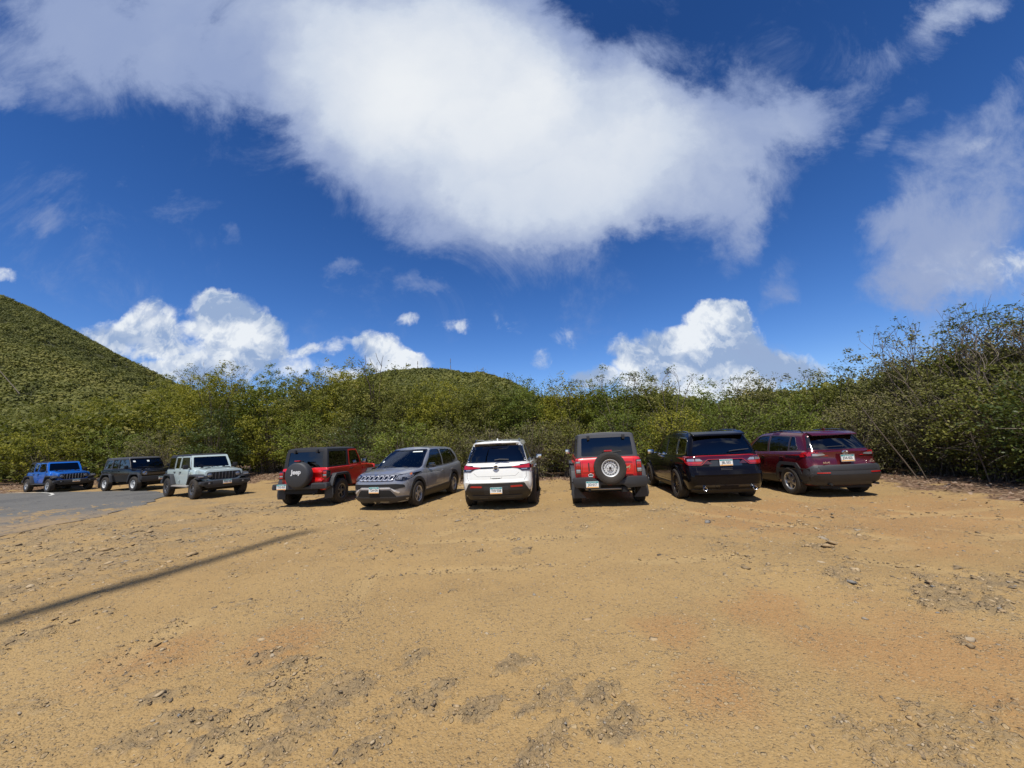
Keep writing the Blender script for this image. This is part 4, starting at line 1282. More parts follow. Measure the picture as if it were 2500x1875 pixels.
# ------------------------------------------------------------------ white three-row suv, rear view
def suv_white(label, pos, yaw, paint_m):
    root = empty('large_suv', (pos[0], pos[1], 0), yaw); tag(root, label, 'suv')
    wb = 2.90
    low = [dict(z=.26, xr=-.86, xf=3.72, w=.82, cry=.3, crx=.2, cfy=.3, br=.08, bf=.1, tr=.04),
           dict(z=.36, xr=-1.00, xf=3.80, w=.90, cry=.32, crx=.24, cfy=.35, cfx=.25, br=.10, bf=.1, tr=.05),
           dict(z=.50, xr=-1.09, xf=3.86, w=.94, cry=.32, crx=.24, cfy=.35, cfx=.25, br=.10, bf=.1, tr=.05),
           dict(z=.70, xr=-1.12, xf=3.88, w=.955, cry=.30, crx=.22, cfy=.35, cfx=.25, br=.10, bf=.1, tr=.05),
           dict(z=.76, xr=-1.055, xf=3.88, w=.955, cry=.26, crx=.2, cfy=.35, cfx=.25, br=.10, bf=.1, tr=.05),
           dict(z=.98, xr=-1.035, xf=3.84, w=.955, cry=.26, crx=.2, cfy=.35, cfx=.25, br=.10, bf=.1, tr=.045),
           dict(z=[(-1, 1.10), (2.4, 1.06), (3.2, 1.04), (3.8, .98)], xr=-.99, xf=3.74, w=.93, cry=.22, crx=.18, cfy=.35, cfx=.25, br=.09, bf=.1, tr=.045),
           dict(z=[(-1, 1.17), (2.4, 1.12), (3.2, 1.09), (3.8, 1.02)], xr=-.94, xf=3.60, w=.88, cry=.22, crx=.18, cfy=.35, cfx=.25, br=.09, bf=.1, tr=.045)]
    up = [dict(z=[(-1, 1.12), (2.6, 1.09)], xr=-.965, xf=2.62, w=.885, cry=.16, crx=.12, cfy=.1, cfx=.06, br=.09, bf=.14, tr=.06),
          dict(z=1.40, xr=-.89, xf=2.16, w=.80, cry=.16, crx=.12, cfy=.1, cfx=.06, br=.08, bf=.14, tr=.07),
          dict(z=1.60, xr=-.80, xf=1.86, w=.725, cry=.16, crx=.12, cfy=.12, cfx=.06, br=.07, bf=.14, tr=.07),
          dict(z=[(-.8, 1.675), (.8, 1.73), (1.7, 1.69)], xr=-.86, xf=1.68, w=.665, cry=.16, crx=.12, cfy=.14, cfx=.06, br=.08, bf=.12, tr=.06),
          dict(z=[(-.8, 1.705), (.8, 1.765), (1.7, 1.715)], xr=-.80, xf=1.56, w=.60, cry=.2, crx=.12, cfy=.2, cfx=.06, br=.08, bf=.12, tr=.06)]
    ws = [([(-.72, 1.21), (-.02, 1.18), (.0, 1.60), (-.34, 1.60), (-.56, 1.50)], MAT['glass_dark'], 'quarter_window'),
          ([(.10, 1.175), (1.02, 1.15), (1.0, 1.63), (.12, 1.62)], MAT['glass_dark'], 'rear_door_window'),
          ([(1.12, 1.145), (2.16, 1.13), (2.06, 1.22), (1.62, 1.60), (1.50, 1.63), (1.12, 1.63)], MAT['glass_mid'], 'front_door_window')]
    ws = [(rounded(p, .04), g, n) for p, g, n in ws]
    wbk = rounded([(-.745, 1.215), (.745, 1.215), (.60, 1.60), (-.60, 1.60)], .06)
    wft = rounded([(-.78, 1.14), (.78, 1.14), (.64, 1.63), (-.64, 1.63)], .05)
    bvh, bl, bu, body, cab = lower_upper(root, low, up, .02, .02, paint_m, wb, .43, .41, .62, ws, (wbk, MAT['glass_dark']), (wft, MAT['glass_mid']), roofmat=paint_m, up_name='roof')
    for (p, g, n) in ws:
        patch_mb(bu, grow(p, .02), 'L', off=.003, thick=.03, holes=[p], mirror=True).build('window_trim', MAT['gloss'], root)
    # wrap the glass black to the quarter windows
    patch_mb(bu, rounded([(-.80, 1.185), (.80, 1.185), (.675, 1.655), (-.675, 1.655)], .03), 'B', off=.004, thick=.02, holes=[wbk]).build('window_trim', MAT['gloss'], root)
    for x in (0, wb):
        patch_mb(bl, arch(x, .40, .405, .49, -30, 210), 'L', off=.016, thick=.03, cell=.1, mirror=True).build('arch_cladding', MAT['black'], root)
    patch_mb(bl, rounded([(.45, .27), (wb - .45, .27), (wb - .45, .42), (.45, .44)], .03), 'L', off=.016, thick=.03, mirror=True).build('sill_cladding', MAT['black'], root)
    B = 'B'
    # lower bumper
    patch_mb(bl, rounded([(-.93, .30), (-.70, .26), (.70, .26), (.93, .30), (.93, .46), (.84, .47), (.72, .68), (-.72, .68), (-.84, .47), (-.93, .46)], .02), B, off=.016, thick=.03).build('rear_bumper', MAT['black'], root)
    patch_mb(bl, rounded([(-.62, .30), (.62, .30), (.66, .39), (-.66, .39)], .02), B, off=.030, thick=.01).build('skid_plate', MAT['trim'], root)
    m = MB()
    for a, b in ((-.46, -.24), (-.11, .11), (.24, .46)): patch_mb(bl, rounded([(a, .325), (b, .325), (b, .345), (a, .345)], .006), B, off=.036, thick=.004, mb=m)
    m.build_each('skid_trim', MAT['roofgrey'], root)
    patch_mb(bl, rounded([(-.32, .40), (.32, .40), (.32, .60), (-.32, .60)], .02), B, off=.022, thick=.01).build('plate_recess', MAT['trim'], root)
    for s in (1, -1):
        patch_mb(bl, rounded([(s * .37, .575), (s * .69, .585), (s * .655, .625), (s * .37, .615)], .008), B, off=.024, thick=.004).build('reflector', MAT['red_lens'], root)
    # light band
    patch_mb(bl, [(-.50, 1.035), (.50, 1.035), (.50, 1.075), (-.50, 1.075)], B, off=.010, thick=.02).build('light_band', MAT['gloss'], root)
    for s in (1, -1):
        a = rounded([(s * .40, 1.045), (s * .56, 1.025), (s * .68, .965), (s * .93, .965), (s * .935, 1.11), (s * .85, 1.125), (s * .56, 1.085), (s * .40, 1.07)], .015)
        o = patch_mb(bl, a, B, off=.016, thick=.02).build('tail_light', MAT['gloss'], root)
        patch_mb(bl, rounded([(s * .41, 1.05), (s * .60, 1.03), (s * .915, 1.02), (s * .92, 1.10), (s * .84, 1.112), (s * .56, 1.075), (s * .41, 1.066)], .01), B, off=.020, thick=.003).build('lamp_lens', MAT['red_lens'], o)
        patch_mb(bl, rounded([(s * .68, .985), (s * .80, .985), (s * .80, 1.012), (s * .64, 1.012)], .006), B, off=.020, thick=.003).build('lamp_lens', MAT['clear_lens'], o)
        v = 'L' if s > 0 else 'R'
        patch_mb(bl, rounded([(-.96, .99), (-.72, 1.02), (-.70, 1.10), (-.94, 1.115)], .015), v, off=.012, thick=.02).build('lamp_lens', MAT['dark_red_lens'], o)
    # ring badge with a bar
    e = MB(); M = Matrix.Translation((-1.045, 0, 1.052)) @ Matrix.Rotation(R(90), 4, 'Z')
    e.lathe([(.052, .0), (.054, .018), (.064, .020), (.068, .0)], n=32, M=M)
    e.box(-1.072, -1.05, -.078, .078, 1.040, 1.064, bev=.004)
    eo = e.build('badge', MAT['chrome'], root)
    e = MB(); e.lathe([(0, .004), (.054, .004), (.054, -.01)], n=24, M=M); e.build('badge_disc', MAT['gloss'], eo)
    text_obj('NISSAN', .024, Matrix.Translation((-1.073, 0, 1.052)) @ REAR, MAT['black'], eo, 'lettering', .001, .0006)
    sm = MB()
    seam(bl, [(-.78, 1.00), (-.78, .82), (-.70, .70)], B, sm); seam(bl, [(.78, 1.00), (.78, .82), (.70, .70)], B, sm)
    for s, v in ((1, 'L'), (-1, 'R')):
        seam(bl, [(2.2, 1.05), (2.18, .45), (1.08, .45), (1.06, 1.1)], v, sm); seam(bl, [(1.0, .45), (.50, .46), (.26, .80), (.10, 1.1)], v, sm)
    seam(bl, [(-.60, .93), (-.50, .845), (.50, .845), (.60, .93)], B, sm, w=.005)
    seam(bl, [(-.15, .835), (-.15, .795), (.15, .795), (.15, .835)], B, sm, w=.005)
    sm.build_each('panel_gap', MAT['dark'], body, smooth=0)
    h = MB(); patch_mb(bl, rounded([(-.12, .795), (.12, .795), (.09, .782), (-.09, .782)], .004), B, off=.004, thick=.01, mb=h); h.build('tailgate_handle', MAT['dark'], root)
    wiper(root, [(-1.00, .03, 1.245), (-.985, -.10, 1.262), (-.985, -.34, 1.248)], .012)
    roof_rails(root, -.55, 1.15, .60, 1.73, MAT['gloss'], .035)
    k = MB()
    for y in (-.36, -.12, .12, .36): patch_mb(bu, rounded([(-.45, y - .012), (1.2, y - .012), (1.2, y + .012), (-.45, y + .012)], .01), 'T', off=.006, thick=.01, mb=k)
    k.build_each('roof_rib', paint_m, cab)
    k = MB(); k.prism([(-.50, 1.72), (-.30, 1.74), (-.36, 1.765), (-.48, 1.80), (-.51, 1.80)], -.015, .015, 'y', bev=.006); k.build('antenna_fin', paint_m, root)
    k = MB(); k.box(-.93, -.90, -.16, .16, 1.655, 1.672, bev=.005); k.build('brake_light', MAT['dark_red_lens'], root)
    mirrors(root, 1.98, .95, 1.20, MAT['gloss'], y0=.84)
    handles(root, [1.22, .30], .95, .98, MAT['chrome'], bl)
    add_wheels(root, 'path', wb, .855, .385, .255, .24, 'six', MAT['gunmetal'])
    c = MB(); c.box(-.80, 3.5, -.66, .66, .22, .42); c.build('chassis', MAT['dark'], root)
    d = MB(); d.box(1.8, 2.35, -.74, .74, 1.05, 1.17, bev=.04); d.build('dashboard', MAT['seat'], root)
    seats(root, [1.05, .15, -.45], 1.45, .80, MAT['seat'])
    plate(root, 'THV\u00b7558', Matrix.Translation((-1.135, 0, .50)) @ REAR)
    return root

# ------------------------------------------------------------------ black three-row suv, rear view
def suv_black(label, pos, yaw, paint_m):
    root = empty('large_suv', (pos[0], pos[1], 0), yaw); tag(root, label, 'suv')
    wb = 3.04
    low = [dict(z=.25, xr=-.90, xf=3.82, w=.82, cry=.3, crx=.2, cfy=.3, br=.08, bf=.1, tr=.04),
           dict(z=.34, xr=-1.05, xf=3.90, w=.90, cry=.30, crx=.24, cfy=.35, cfx=.25, br=.09, bf=.1, tr=.05),
           dict(z=.55, xr=-1.12, xf=3.94, w=.935, cry=.28, crx=.22, cfy=.35, cfx=.25, br=.09, bf=.1, tr=.04),
           dict(z=.72, xr=-1.13, xf=3.95, w=.94, cry=.26, crx=.22, cfy=.35, cfx=.25, br=.09, bf=.1, tr=.04),
           dict(z=.80, xr=-1.05, xf=3.95, w=.945, cry=.24, crx=.2, cfy=.35, cfx=.25, br=.08, bf=.1, tr=.04),
           dict(z=.90, xr=-1.035, xf=3.94, w=.945, cry=.22, crx=.18, cfy=.35, cfx=.25, br=.08, bf=.1, tr=.04),
           dict(z=[(-1, 1.10), (2.5, 1.05), (3.3, 1.03), (3.9, .98)], xr=-1.01, xf=3.86, w=.925, cry=.20, crx=.16, cfy=.35, cfx=.25, br=.08, bf=.1, tr=.04),
           dict(z=[(-1, 1.17), (2.5, 1.12), (3.3, 1.09), (3.9, 1.02)], xr=-.96, xf=3.70, w=.87, cry=.20, crx=.16, cfy=.35, cfx=.25, br=.08, bf=.1, tr=.04)]
    up = [dict(z=[(-1, 1.12), (2.6, 1.09)], xr=-.985, xf=2.72, w=.88, cry=.14, crx=.12, cfy=.1, cfx=.06, br=.06, bf=.14, tr=.04),
          dict(z=1.42, xr=-.89, xf=2.22, w=.80, cry=.14, crx=.12, cfy=.1, cfx=.06, br=.06, bf=.14, tr=.05),
          dict(z=1.62, xr=-.78, xf=1.90, w=.73, cry=.14, crx=.12, cfy=.12, cfx=.06, br=.06, bf=.14, tr=.05),
          dict(z=[(-.8, 1.70), (.8, 1.745), (1.7, 1.70)], xr=-.74, xf=1.72, w=.68, cry=.16, crx=.12, cfy=.14, cfx=.06, br=.06, bf=.12, tr=.05),
          dict(z=[(-.8, 1.735), (.8, 1.785), (1.7, 1.73)], xr=-.66, xf=1.58, w=.60, cry=.2, crx=.12, cfy=.2, cfx=.06, br=.08, bf=.12, tr=.06)]
    ws = [([(-.66, 1.22), (.02, 1.19), (.02, 1.62), (-.44, 1.61), (-.60, 1.55)], MAT['glass_dark'], 'quarter_window'),
          ([(.12, 1.185), (.98, 1.165), (.98, 1.635), (.12, 1.63)], MAT['glass_dark'], 'rear_door_window'),
          ([(1.08, 1.16), (2.24, 1.14), (2.12, 1.22), (1.66, 1.60), (1.52, 1.64), (1.08, 1.64)], MAT['glass_mid'], 'front_door_window')]
    ws = [(rounded(p, .05), g, n) for p, g, n in ws]
    wbk = rounded([(-.74, 1.20), (.74, 1.20), (.61, 1.63), (-.61, 1.63)], .05)
    wft = rounded([(-.78, 1.14), (.78, 1.14), (.64, 1.64), (-.64, 1.64)], .05)
    bvh, bl, bu, body, cab = lower_upper(root, low, up, .02, .025, paint_m, wb, .44, .42, .62, ws, (wbk, MAT['glass_dark']), (wft, MAT['glass_mid']), roofmat=paint_m, up_name='roof')
    k = patch_mb(bu, grow(ws[0][0], .030), 'L', off=.004, thick=.02, holes=[ws[0][0]], mirror=True); k.build('window_trim', MAT['chrome'], root)
    for p in ws[1:]: patch_mb(bu, grow(p[0], .02), 'L', off=.003, thick=.02, holes=[p[0]], mirror=True).build('window_trim', MAT['gloss'], root)
    for x in (0, wb):
        patch_mb(bl, arch(x, .42, .425, .475, -25, 205), 'L', off=.022, thick=.03, cell=.1, mirror=True).build('arch_trim', paint_m, root)
    patch_mb(bl, rounded([(.45, .26), (wb - .45, .26), (wb - .45, .36), (.45, .38)], .03), 'L', off=.020, thick=.03, mirror=True).build('sill_cladding', MAT['black'], root)
    # spoiler
    s_ = MB(); s_.prism([(-.85, 1.655), (-.83, 1.69), (-.60, 1.765), (-.55, 1.73), (-.70, 1.66)], -.635, .635, 'y', bev=.012); s_.build('spoiler', paint_m, root)
    B = 'B'
    # light racetrack
    rt = rounded([(-.90, 1.13), (-.90, 1.0), (-.86, .93), (-.56, .93), (-.42, 1.06), (.42, 1.06), (.56, .93), (.86, .93), (.90, 1.0), (.90, 1.13), (.60, 1.155), (-.60, 1.155)], .03)
    o = patch_mb(bl, rt, B, off=.014, thick=.03).build('tail_light', MAT['dark_red_lens'], root)
    inner = grow(rt, -.014)
    for s in (1, -1):
        patch_mb(bl, rounded([(s * .59, .955), (s * .85, .955), (s * .88, 1.02), (s * .52, 1.02)], .01), B, off=.019, thick=.004).build('lamp_lens', MAT['red_lens'], o)
        patch_mb(bl, rounded([(s * .53, 1.03), (s * .70, 1.03), (s * .70, 1.09), (s * .60, 1.09)], .01), B, off=.021, thick=.004).build('lamp_lens', MAT['clear_lens'], o)
        patch_mb(bl, rounded([(s * .72, 1.03), (s * .86, 1.03), (s * .86, 1.085), (s * .72, 1.09)], .01), B, off=.021, thick=.004).build('lamp_lens', MAT['clear_lens'], o)
        patch_mb(bl, rounded([(-1.02, .95), (-.80, .97), (-.76, 1.12), (-.98, 1.13)], .015), 'L' if s > 0 else 'R', off=.012, thick=.02).build('lamp_lens', MAT['dark_red_lens'], o)
    patch_mb(bl, rt, B, off=.018, thick=.006, holes=[grow(rt, -.012)]).build('lamp_edge', MAT['red_lens'], o)
    patch_mb(bl, rounded([(-.40, .90), (.40, .90), (.34, 1.04), (-.34, 1.04)], .03), B, off=.003, thick=.01).build('plate_recess', MAT['gloss'], root)
    patch_mb(bl, rounded([(-.84, .735), (-.78, .70), (.78, .70), (.84, .735), (.80, .755), (-.80, .755)], .01), B, off=.02, thick=.02).build('rear_bumper', paint_m, root)
    patch_mb(bl, rounded([(-.80, .40), (.80, .40), (.74, .455), (-.74, .455)], .015), B, off=.015, thick=.02).build('bumper_trim', MAT['gloss'], root)
    patch_mb(bl, rounded([(-.86, .25), (.86, .25), (.84, .34), (-.84, .34)], .015), B, off=.010, thick=.02).build('bumper_lower', MAT['black'], root)
    patch_mb(bl, rounded([(-.20, .36), (.20, .36), (.22, .44), (-.22, .44)], .015), B, off=.022, thick=.02).build('tow_cover', paint_m, root)
    for s in (1, -1):
        e = MB(); M = Matrix.Translation((-1.06, s * .58, .36)) @ Matrix.Rotation(R(90), 4, 'Z')
        e.lathe([(.036, -.10), (.036, .05), (.046, .058), (.052, .05), (.052, -.10)], n=24, M=M); eo = e.build('exhaust_tip', MAT['chrome'], root)
        e = MB(); e.lathe([(0, .02), (.038, .02), (.038, 0)], n=16, M=M); e.build('exhaust_bore', MAT['dark'], eo)
    sm = MB(); seam(bl, [(-.70, .91), (-.70, .78)], B, sm); seam(bl, [(.70, .91), (.70, .78)], B, sm)
    for s, v in ((1, 'L'), (-1, 'R')):
        seam(bl, [(2.3, 1.05), (2.28, .45), (1.06, .45), (1.04, 1.1)], v, sm); seam(bl, [(.98, .45), (.52, .46), (.30, .80), (.12, 1.1)], v, sm)
    sm.build_each('panel_gap', MAT['dark'], body, smooth=0)
    k = MB()
    for z in (.845, .81): k.box(-1.055, -1.04, -.14, .14, z - .006, z + .006, bev=.003)
    k.build_each('tailgate_badge', MAT['gunmetal'], root)
    wiper(root, [(-1.0, -.12, 1.255), (-.985, -.28, 1.275), (-.975, -.60, 1.295)], .011)
    roof_rails(root, -.45, 1.30, .62, 1.75, MAT['gloss'], .035)
    k = MB(); k.prism([(-.44, 1.77), (-.20, 1.78), (-.28, 1.80), (-.40, 1.84), (-.43, 1.84)], -.015, .015, 'y', bev=.006); k.build('antenna_fin', MAT['gloss'], root)
    mirrors(root, 2.08, .95, 1.21, MAT['chrome'], y0=.84)
    handles(root, [1.22, .30], .95, 1.0, paint_m, bl)
    add_wheels(root, 'durango', wb, .84, .395, .265, .262, 'many', MAT['blackwheel'])
    c = MB(); c.box(-.85, 3.6, -.66, .66, .22, .42); c.build('chassis', MAT['dark'], root)
    d = MB(); d.box(1.85, 2.4, -.74, .74, 1.05, 1.17, bev=.04); d.build('dashboard', MAT['seat'], root)
    seats(root, [1.05, .15, -.45], 1.45, .80, MAT['seat'])
    plate(root, 'JBL\u00b7533', Matrix.Translation((-1.062, 0.0, .985)) @ REAR)
    return root

# ------------------------------------------------------------------ dark red crossover, rear three-quarter view
def suv_red(label, pos, yaw, paint_m):
    root = empty('midsize_suv', (pos[0], pos[1], 0), yaw); tag(root, label, 'suv')
    wb = 2.69
    low = [dict(z=.28, xr=-.72, xf=3.45, w=.80, cry=.3, crx=.2, cfy=.3, br=.08, bf=.1, tr=.05),
           dict(z=.38, xr=-.86, xf=3.54, w=.87, cry=.30, crx=.22, cfy=.35, cfx=.25, br=.10, bf=.1, tr=.05),
           dict(z=.55, xr=-.93, xf=3.58, w=.905, cry=.28, crx=.22, cfy=.35, cfx=.25, br=.10, bf=.1, tr=.04),
           dict(z=.74, xr=-.92, xf=3.58, w=.905, cry=.26, crx=.22, cfy=.35, cfx=.25, br=.10, bf=.1, tr=.04),
           dict(z=.80, xr=-.85, xf=3.57, w=.905, cry=.26, crx=.2, cfy=.35, cfx=.25, br=.10, bf=.1, tr=.04),
           dict(z=.98, xr=-.81, xf=3.54, w=.90, cry=.26, crx=.2, cfy=.35, cfx=.25, br=.09, bf=.1, tr=.05),
           dict(z=[(-.9, 1.12), (2.2, 1.02), (3.0, 1.00), (3.6, .94)], xr=-.83, xf=3.48, w=.875, cry=.26, crx=.18, cfy=.35, cfx=.25, br=.12, bf=.1, tr=.05),
           dict(z=[(-.9, 1.17), (2.2, 1.08), (3.0, 1.05), (3.6, .98)], xr=-.78, xf=3.34, w=.83, cry=.26, crx=.18, cfy=.35, cfx=.25, br=.12, bf=.1, tr=.06)]
    up = [dict(z=[(-.9, 1.12), (2.4, 1.05)], xr=-.80, xf=2.46, w=.835, cry=.16, crx=.12, cfy=.1, cfx=.06, br=.10, bf=.14, tr=.08),
          dict(z=1.36, xr=-.64, xf=2.06, w=.77, cry=.16, crx=.12, cfy=.1, cfx=.06, br=.09, bf=.14, tr=.09),
          dict(z=1.52, xr=-.52, xf=1.80, w=.70, cry=.16, crx=.12, cfy=.12, cfx=.06, br=.08, bf=.14, tr=.09),
          dict(z=[(-.7, 1.575), (.7, 1.64), (1.7, 1.595)], xr=-.50, xf=1.60, w=.64, cry=.16, crx=.12, cfy=.14, cfx=.06, br=.08, bf=.12, tr=.08),
          dict(z=[(-.7, 1.61), (.7, 1.675), (1.7, 1.62)], xr=-.44, xf=1.46, w=.56, cry=.2, crx=.12, cfy=.2, cfx=.06, br=.08, bf=.12, tr=.08)]
    ws = [([(-.30, 1.20), (.0, 1.14), (.0, 1.52), (-.12, 1.515)], MAT['glass_dark'], 'quarter_window'),
          ([(.05, 1.13), (.86, 1.105), (.86, 1.555), (.05, 1.525)], MAT['glass_dark'], 'rear_door_window'),
          ([(.94, 1.10), (2.02, 1.08), (1.92, 1.16), (1.50, 1.51), (1.36, 1.555), (.94, 1.555)], MAT['glass_clear'], 'front_door_window')]
    ws = [(rounded(p, .035), g, n) for p, g, n in ws]
    wbk = rounded([(-.66, 1.20), (.66, 1.20), (.54, 1.52), (-.54, 1.52)], .05)
    wft = rounded([(-.74, 1.10), (.74, 1.10), (.60, 1.55), (-.60, 1.55)], .05)
    bvh, bl, bu, body, cab = lower_upper(root, low, up, .02, .025, paint_m, wb, .41, .40, .60, ws, (wbk, MAT['glass_dark']), (wft, MAT['glass_clear']), roofmat=paint_m, up_name='roof')
    for (p, g, n) in ws:
        patch_mb(bu, grow(p, .018), 'L', off=.003, thick=.03, holes=[p], mirror=True).build('window_trim', MAT['gunmetal'], root)
    # black corners beside the rear glass
    patch_mb(bu, rounded([(-.75, 1.18), (.75, 1.18), (.60, 1.55), (-.60, 1.55)], .03), 'B', off=.004, thick=.02, holes=[wbk]).build('window_trim', MAT['gloss'], root)
    # faceted arches
    def facet(x):
        o = [(x - .56, .34), (x - .46, .72), (x - .34, .85), (x + .30, .87), (x + .44, .76), (x + .58, .36)]
        i = [(x + .46, .36), (x + .36, .68), (x + .24, .785), (x - .26, .775), (x - .36, .67), (x - .44, .34)]
        return o + i
    for x in (0, wb):
        patch_mb(bl, facet(x), 'L', off=.020, thick=.04, cell=.1, mirror=True).build('arch_cladding', MAT['trim'], root)
    patch_mb(bl, rounded([(.56, .30), (wb - .54, .30), (wb - .52, .46), (1.1, .46), (.56, .52)], .02), 'L', off=.020, thick=.03, mirror=True).build('sill_cladding', MAT['black'], root)
    # spoiler
    s_ = MB(); s_.prism([(-.60, 1.535), (-.59, 1.565), (-.40, 1.635), (-.36, 1.60), (-.50, 1.53)], -.56, .56, 'y', bev=.012); s_.build('spoiler', paint_m, root)
    B = 'B'
    patch_mb(bl, rounded([(-.90, .40), (-.72, .32), (.72, .32), (.90, .40), (.90, .70), (.76, .79), (-.76, .79), (-.90, .70)], .03), B, off=.022, thick=.03).build('rear_bumper', MAT['trim'], root)
    for s, v in ((1, 'L'), (-1, 'R')):
        patch_mb(bl, rounded([(-.86, .36), (-.54, .40), (-.50, .56), (-.62, .72), (-.90, .74)], .03), v, off=.020, thick=.03).build('bumper_corner', MAT['trim'], root)
    patch_mb(bl, rounded([(-.66, .67), (.66, .67), (.70, .765), (-.70, .765)], .02), B, off=.028, thick=.02).build('bumper_step', MAT['black'], root)
    patch_mb(bl, rounded([(-.74, .40), (.74, .40), (.80, .57), (-.80, .57)], .03), B, off=.034, thick=.02).build('bumper_panel', MAT['black'], root)
    for s in (1, -1):
        patch_mb(bl, rounded([(s * .48, .605), (s * .74, .605), (s * .74, .632), (s * .48, .632)], .008), B, off=.034, thick=.004).build('reflector', MAT['red_lens'], root)
        a = rounded([(s * .42, 1.045), (s * .50, 1.115), (s * .90, 1.135), (s * .90, 1.02), (s * .62, 1.015)], .012)
        o = patch_mb(bl, a, B, off=.018, thick=.03).build('tail_light', MAT['dark_red_lens'], root)
        patch_mb(bl, rounded([(s * .45, 1.05), (s * .50, 1.085), (s * .72, 1.085), (s * .72, 1.03), (s * .60, 1.03)], .008), B, off=.022, thick=.004).build('lamp_lens', MAT['clear_lens'], o)
        patch_mb(bl, rounded([(s * .74, 1.03), (s * .87, 1.035), (s * .87, 1.12), (s * .74, 1.115)], .008), B, off=.022, thick=.004).build('lamp_lens', MAT['red_lens'], o)
        v = 'L' if s > 0 else 'R'
        q = patch_mb(bl, rounded([(-.80, 1.02), (-.52, 1.00), (-.38, 1.01), (-.46, 1.07), (-.76, 1.125)], .012), v, off=.016, thick=.03).build('lamp_lens', MAT['red_lens'], o)
        patch_mb(bl, rounded([(-.52, 1.0), (-.36, .995), (-.34, 1.03), (-.46, 1.045)], .01), v, off=.018, thick=.03).build('lamp_lens', MAT['gloss'], o)
    # oval badge
    e = MB(); ex = -.845
    def oval(a, b, w, cz=0, h=0):
        pts = [(a * math.cos(t), b * math.sin(t)) for t in np.linspace(0, 2 * math.pi, 28)[:-1]]
        for (p, q2) in zip(pts, pts[1:] + pts[:1]): e.tube([(ex + h, p[0], 1.10 + cz + p[1]), (ex + h, q2[0], 1.10 + cz + q2[1])], w, 5)
    oval(.068, .046, .0075); oval(.026, .042, .006); oval(.048, .019, .006, .016)
    e.build('badge', MAT['chrome'], root)
    text_obj('RAV4', .055, Matrix.Translation((-.862, .50, .86)) @ REAR, MAT['chrome'], root, 'lettering', .004, .002, sx=1.25)
    text_obj('LE', .04, Matrix.Translation((-.848, -.60, .90)) @ REAR, MAT['chrome'], root, 'lettering', .004, .002, sx=1.2)
    text_obj('AWD', .035, Matrix.Translation((-.852, -.60, .855)) @ REAR, MAT['chrome'], root, 'lettering', .004, .002, sx=1.2)
    sm = MB(); seam(bl, [(-.74, 1.0), (-.70, .81)], B, sm); seam(bl, [(.74, 1.0), (.70, .81)], B, sm)
    for s, v in ((1, 'L'), (-1, 'R')):
        seam(bl, [(2.06, 1.0), (2.04, .48), (.95, .48), (.92, 1.06)], v, sm); seam(bl, [(.88, .48), (.60, .5), (.34, .82), (.06, 1.08)], v, sm)
    sm.build_each('panel_gap', MAT['dark'], body, smooth=0)
    wiper(root, [(-.86, .05, 1.235), (-.83, .0, 1.26), (-.81, .40, 1.25)], .011)
    roof_rails(root, -.30, 1.25, .56, 1.64, MAT['gloss'], .03)
    k = MB(); k.prism([(-.30, 1.66), (-.10, 1.67), (-.18, 1.69), (-.27, 1.73), (-.30, 1.73)], -.015, .015, 'y', bev=.006); k.build('antenna_fin', paint_m, root)
    mirrors(root, 1.92, .90, 1.14, MAT['black'], y0=.80)
    handles(root, [1.06, .22], .90, .98, paint_m, bl)
    add_wheels(root, 'rav4', wb, .80, .36, .235, .218, 'five_wide', MAT['silver'])
    c = MB(); c.box(-.70, 3.3, -.62, .62, .22, .42); c.tube([(-.90, .48, .33), (-.5, .48, .34)], .028, 10); c.tube([(-.90, -.62, .33), (-.5, -.62, .34)], .028, 10); c.build('chassis', MAT['dark'], root)
    d = MB(); d.box(1.65, 2.2, -.70, .70, 1.0, 1.12, bev=.04); d.build('dashboard', MAT['seat'], root)
    seats(root, [.95, .08], 1.36, .74, MAT['seat'])
    # scuff on the bumper corner
    k = MB()
    rr = random.Random(3)
    for i in range(9):
        x = -.70 + rr.uniform(-.07, .06); z = .58 + rr.uniform(-.06, .05); a = rr.uniform(0, 3)
        dx, dz = math.cos(a) * .03, math.sin(a) * .02
        patch_mb(bl, [(x - dx, z - dz), (x + dz * .3, z - dx * .2), (x + dx, z + dz), (x - dz * .2, z + dx * .25)], 'L', off=.0225, thick=.002, cell=.3, mb=k)
    k.build('scuff_mark', MAT['roofgrey'], root)
    plate(root, 'JDA\u00b7025', Matrix.Translation((-.895, 0.0, .965)) @ REAR, frame=MAT['silver'])
    return root

random.seed(11)
PNT = dict(blue=paint('paint_blue', (.008, .14, .56), .2), mint=paint('paint_pale_green_grey', (.44, .525, .505), .0),
           red=paint('paint_red', (.60, .009, .010), 0, .30, .035), grey=paint('paint_silver_grey', (.27, .275, .295), .45, .33, .05), white=paint('paint_white', (.78, .78, .72), 0, .3, .06),
           black=paint('paint_black', (.004, .004, .005), 0, .16, .012), blue_black=paint('paint_deep_black', (.004, .004, .006), 0, .13, .012), maroon=paint('paint_dark_red', (.085, .003, .008), .3, .26, .10))
PNT['blue'].name = 'paint_blue'
GRP = 'cars parked along the thicket'
FP_Y = .03
slot_offroader('offroad_car', 'bright blue off-roader parked at the far left end of the row, nose towards the lot', (-30.14, 25.06), R(-23.5), PNT['blue'], 4, MAT['silver'], 'TOG\u00b7114', step=MAT['trim'], group=GRP)
square_offroader('offroad_car', 'black off-roader with grey roof, shaded, between the blue and the pale green-grey ones', (-23.27, 23.19), R(-22), PNT['black'], 'JIN\u00b7203', group=GRP, rear_detail=False)
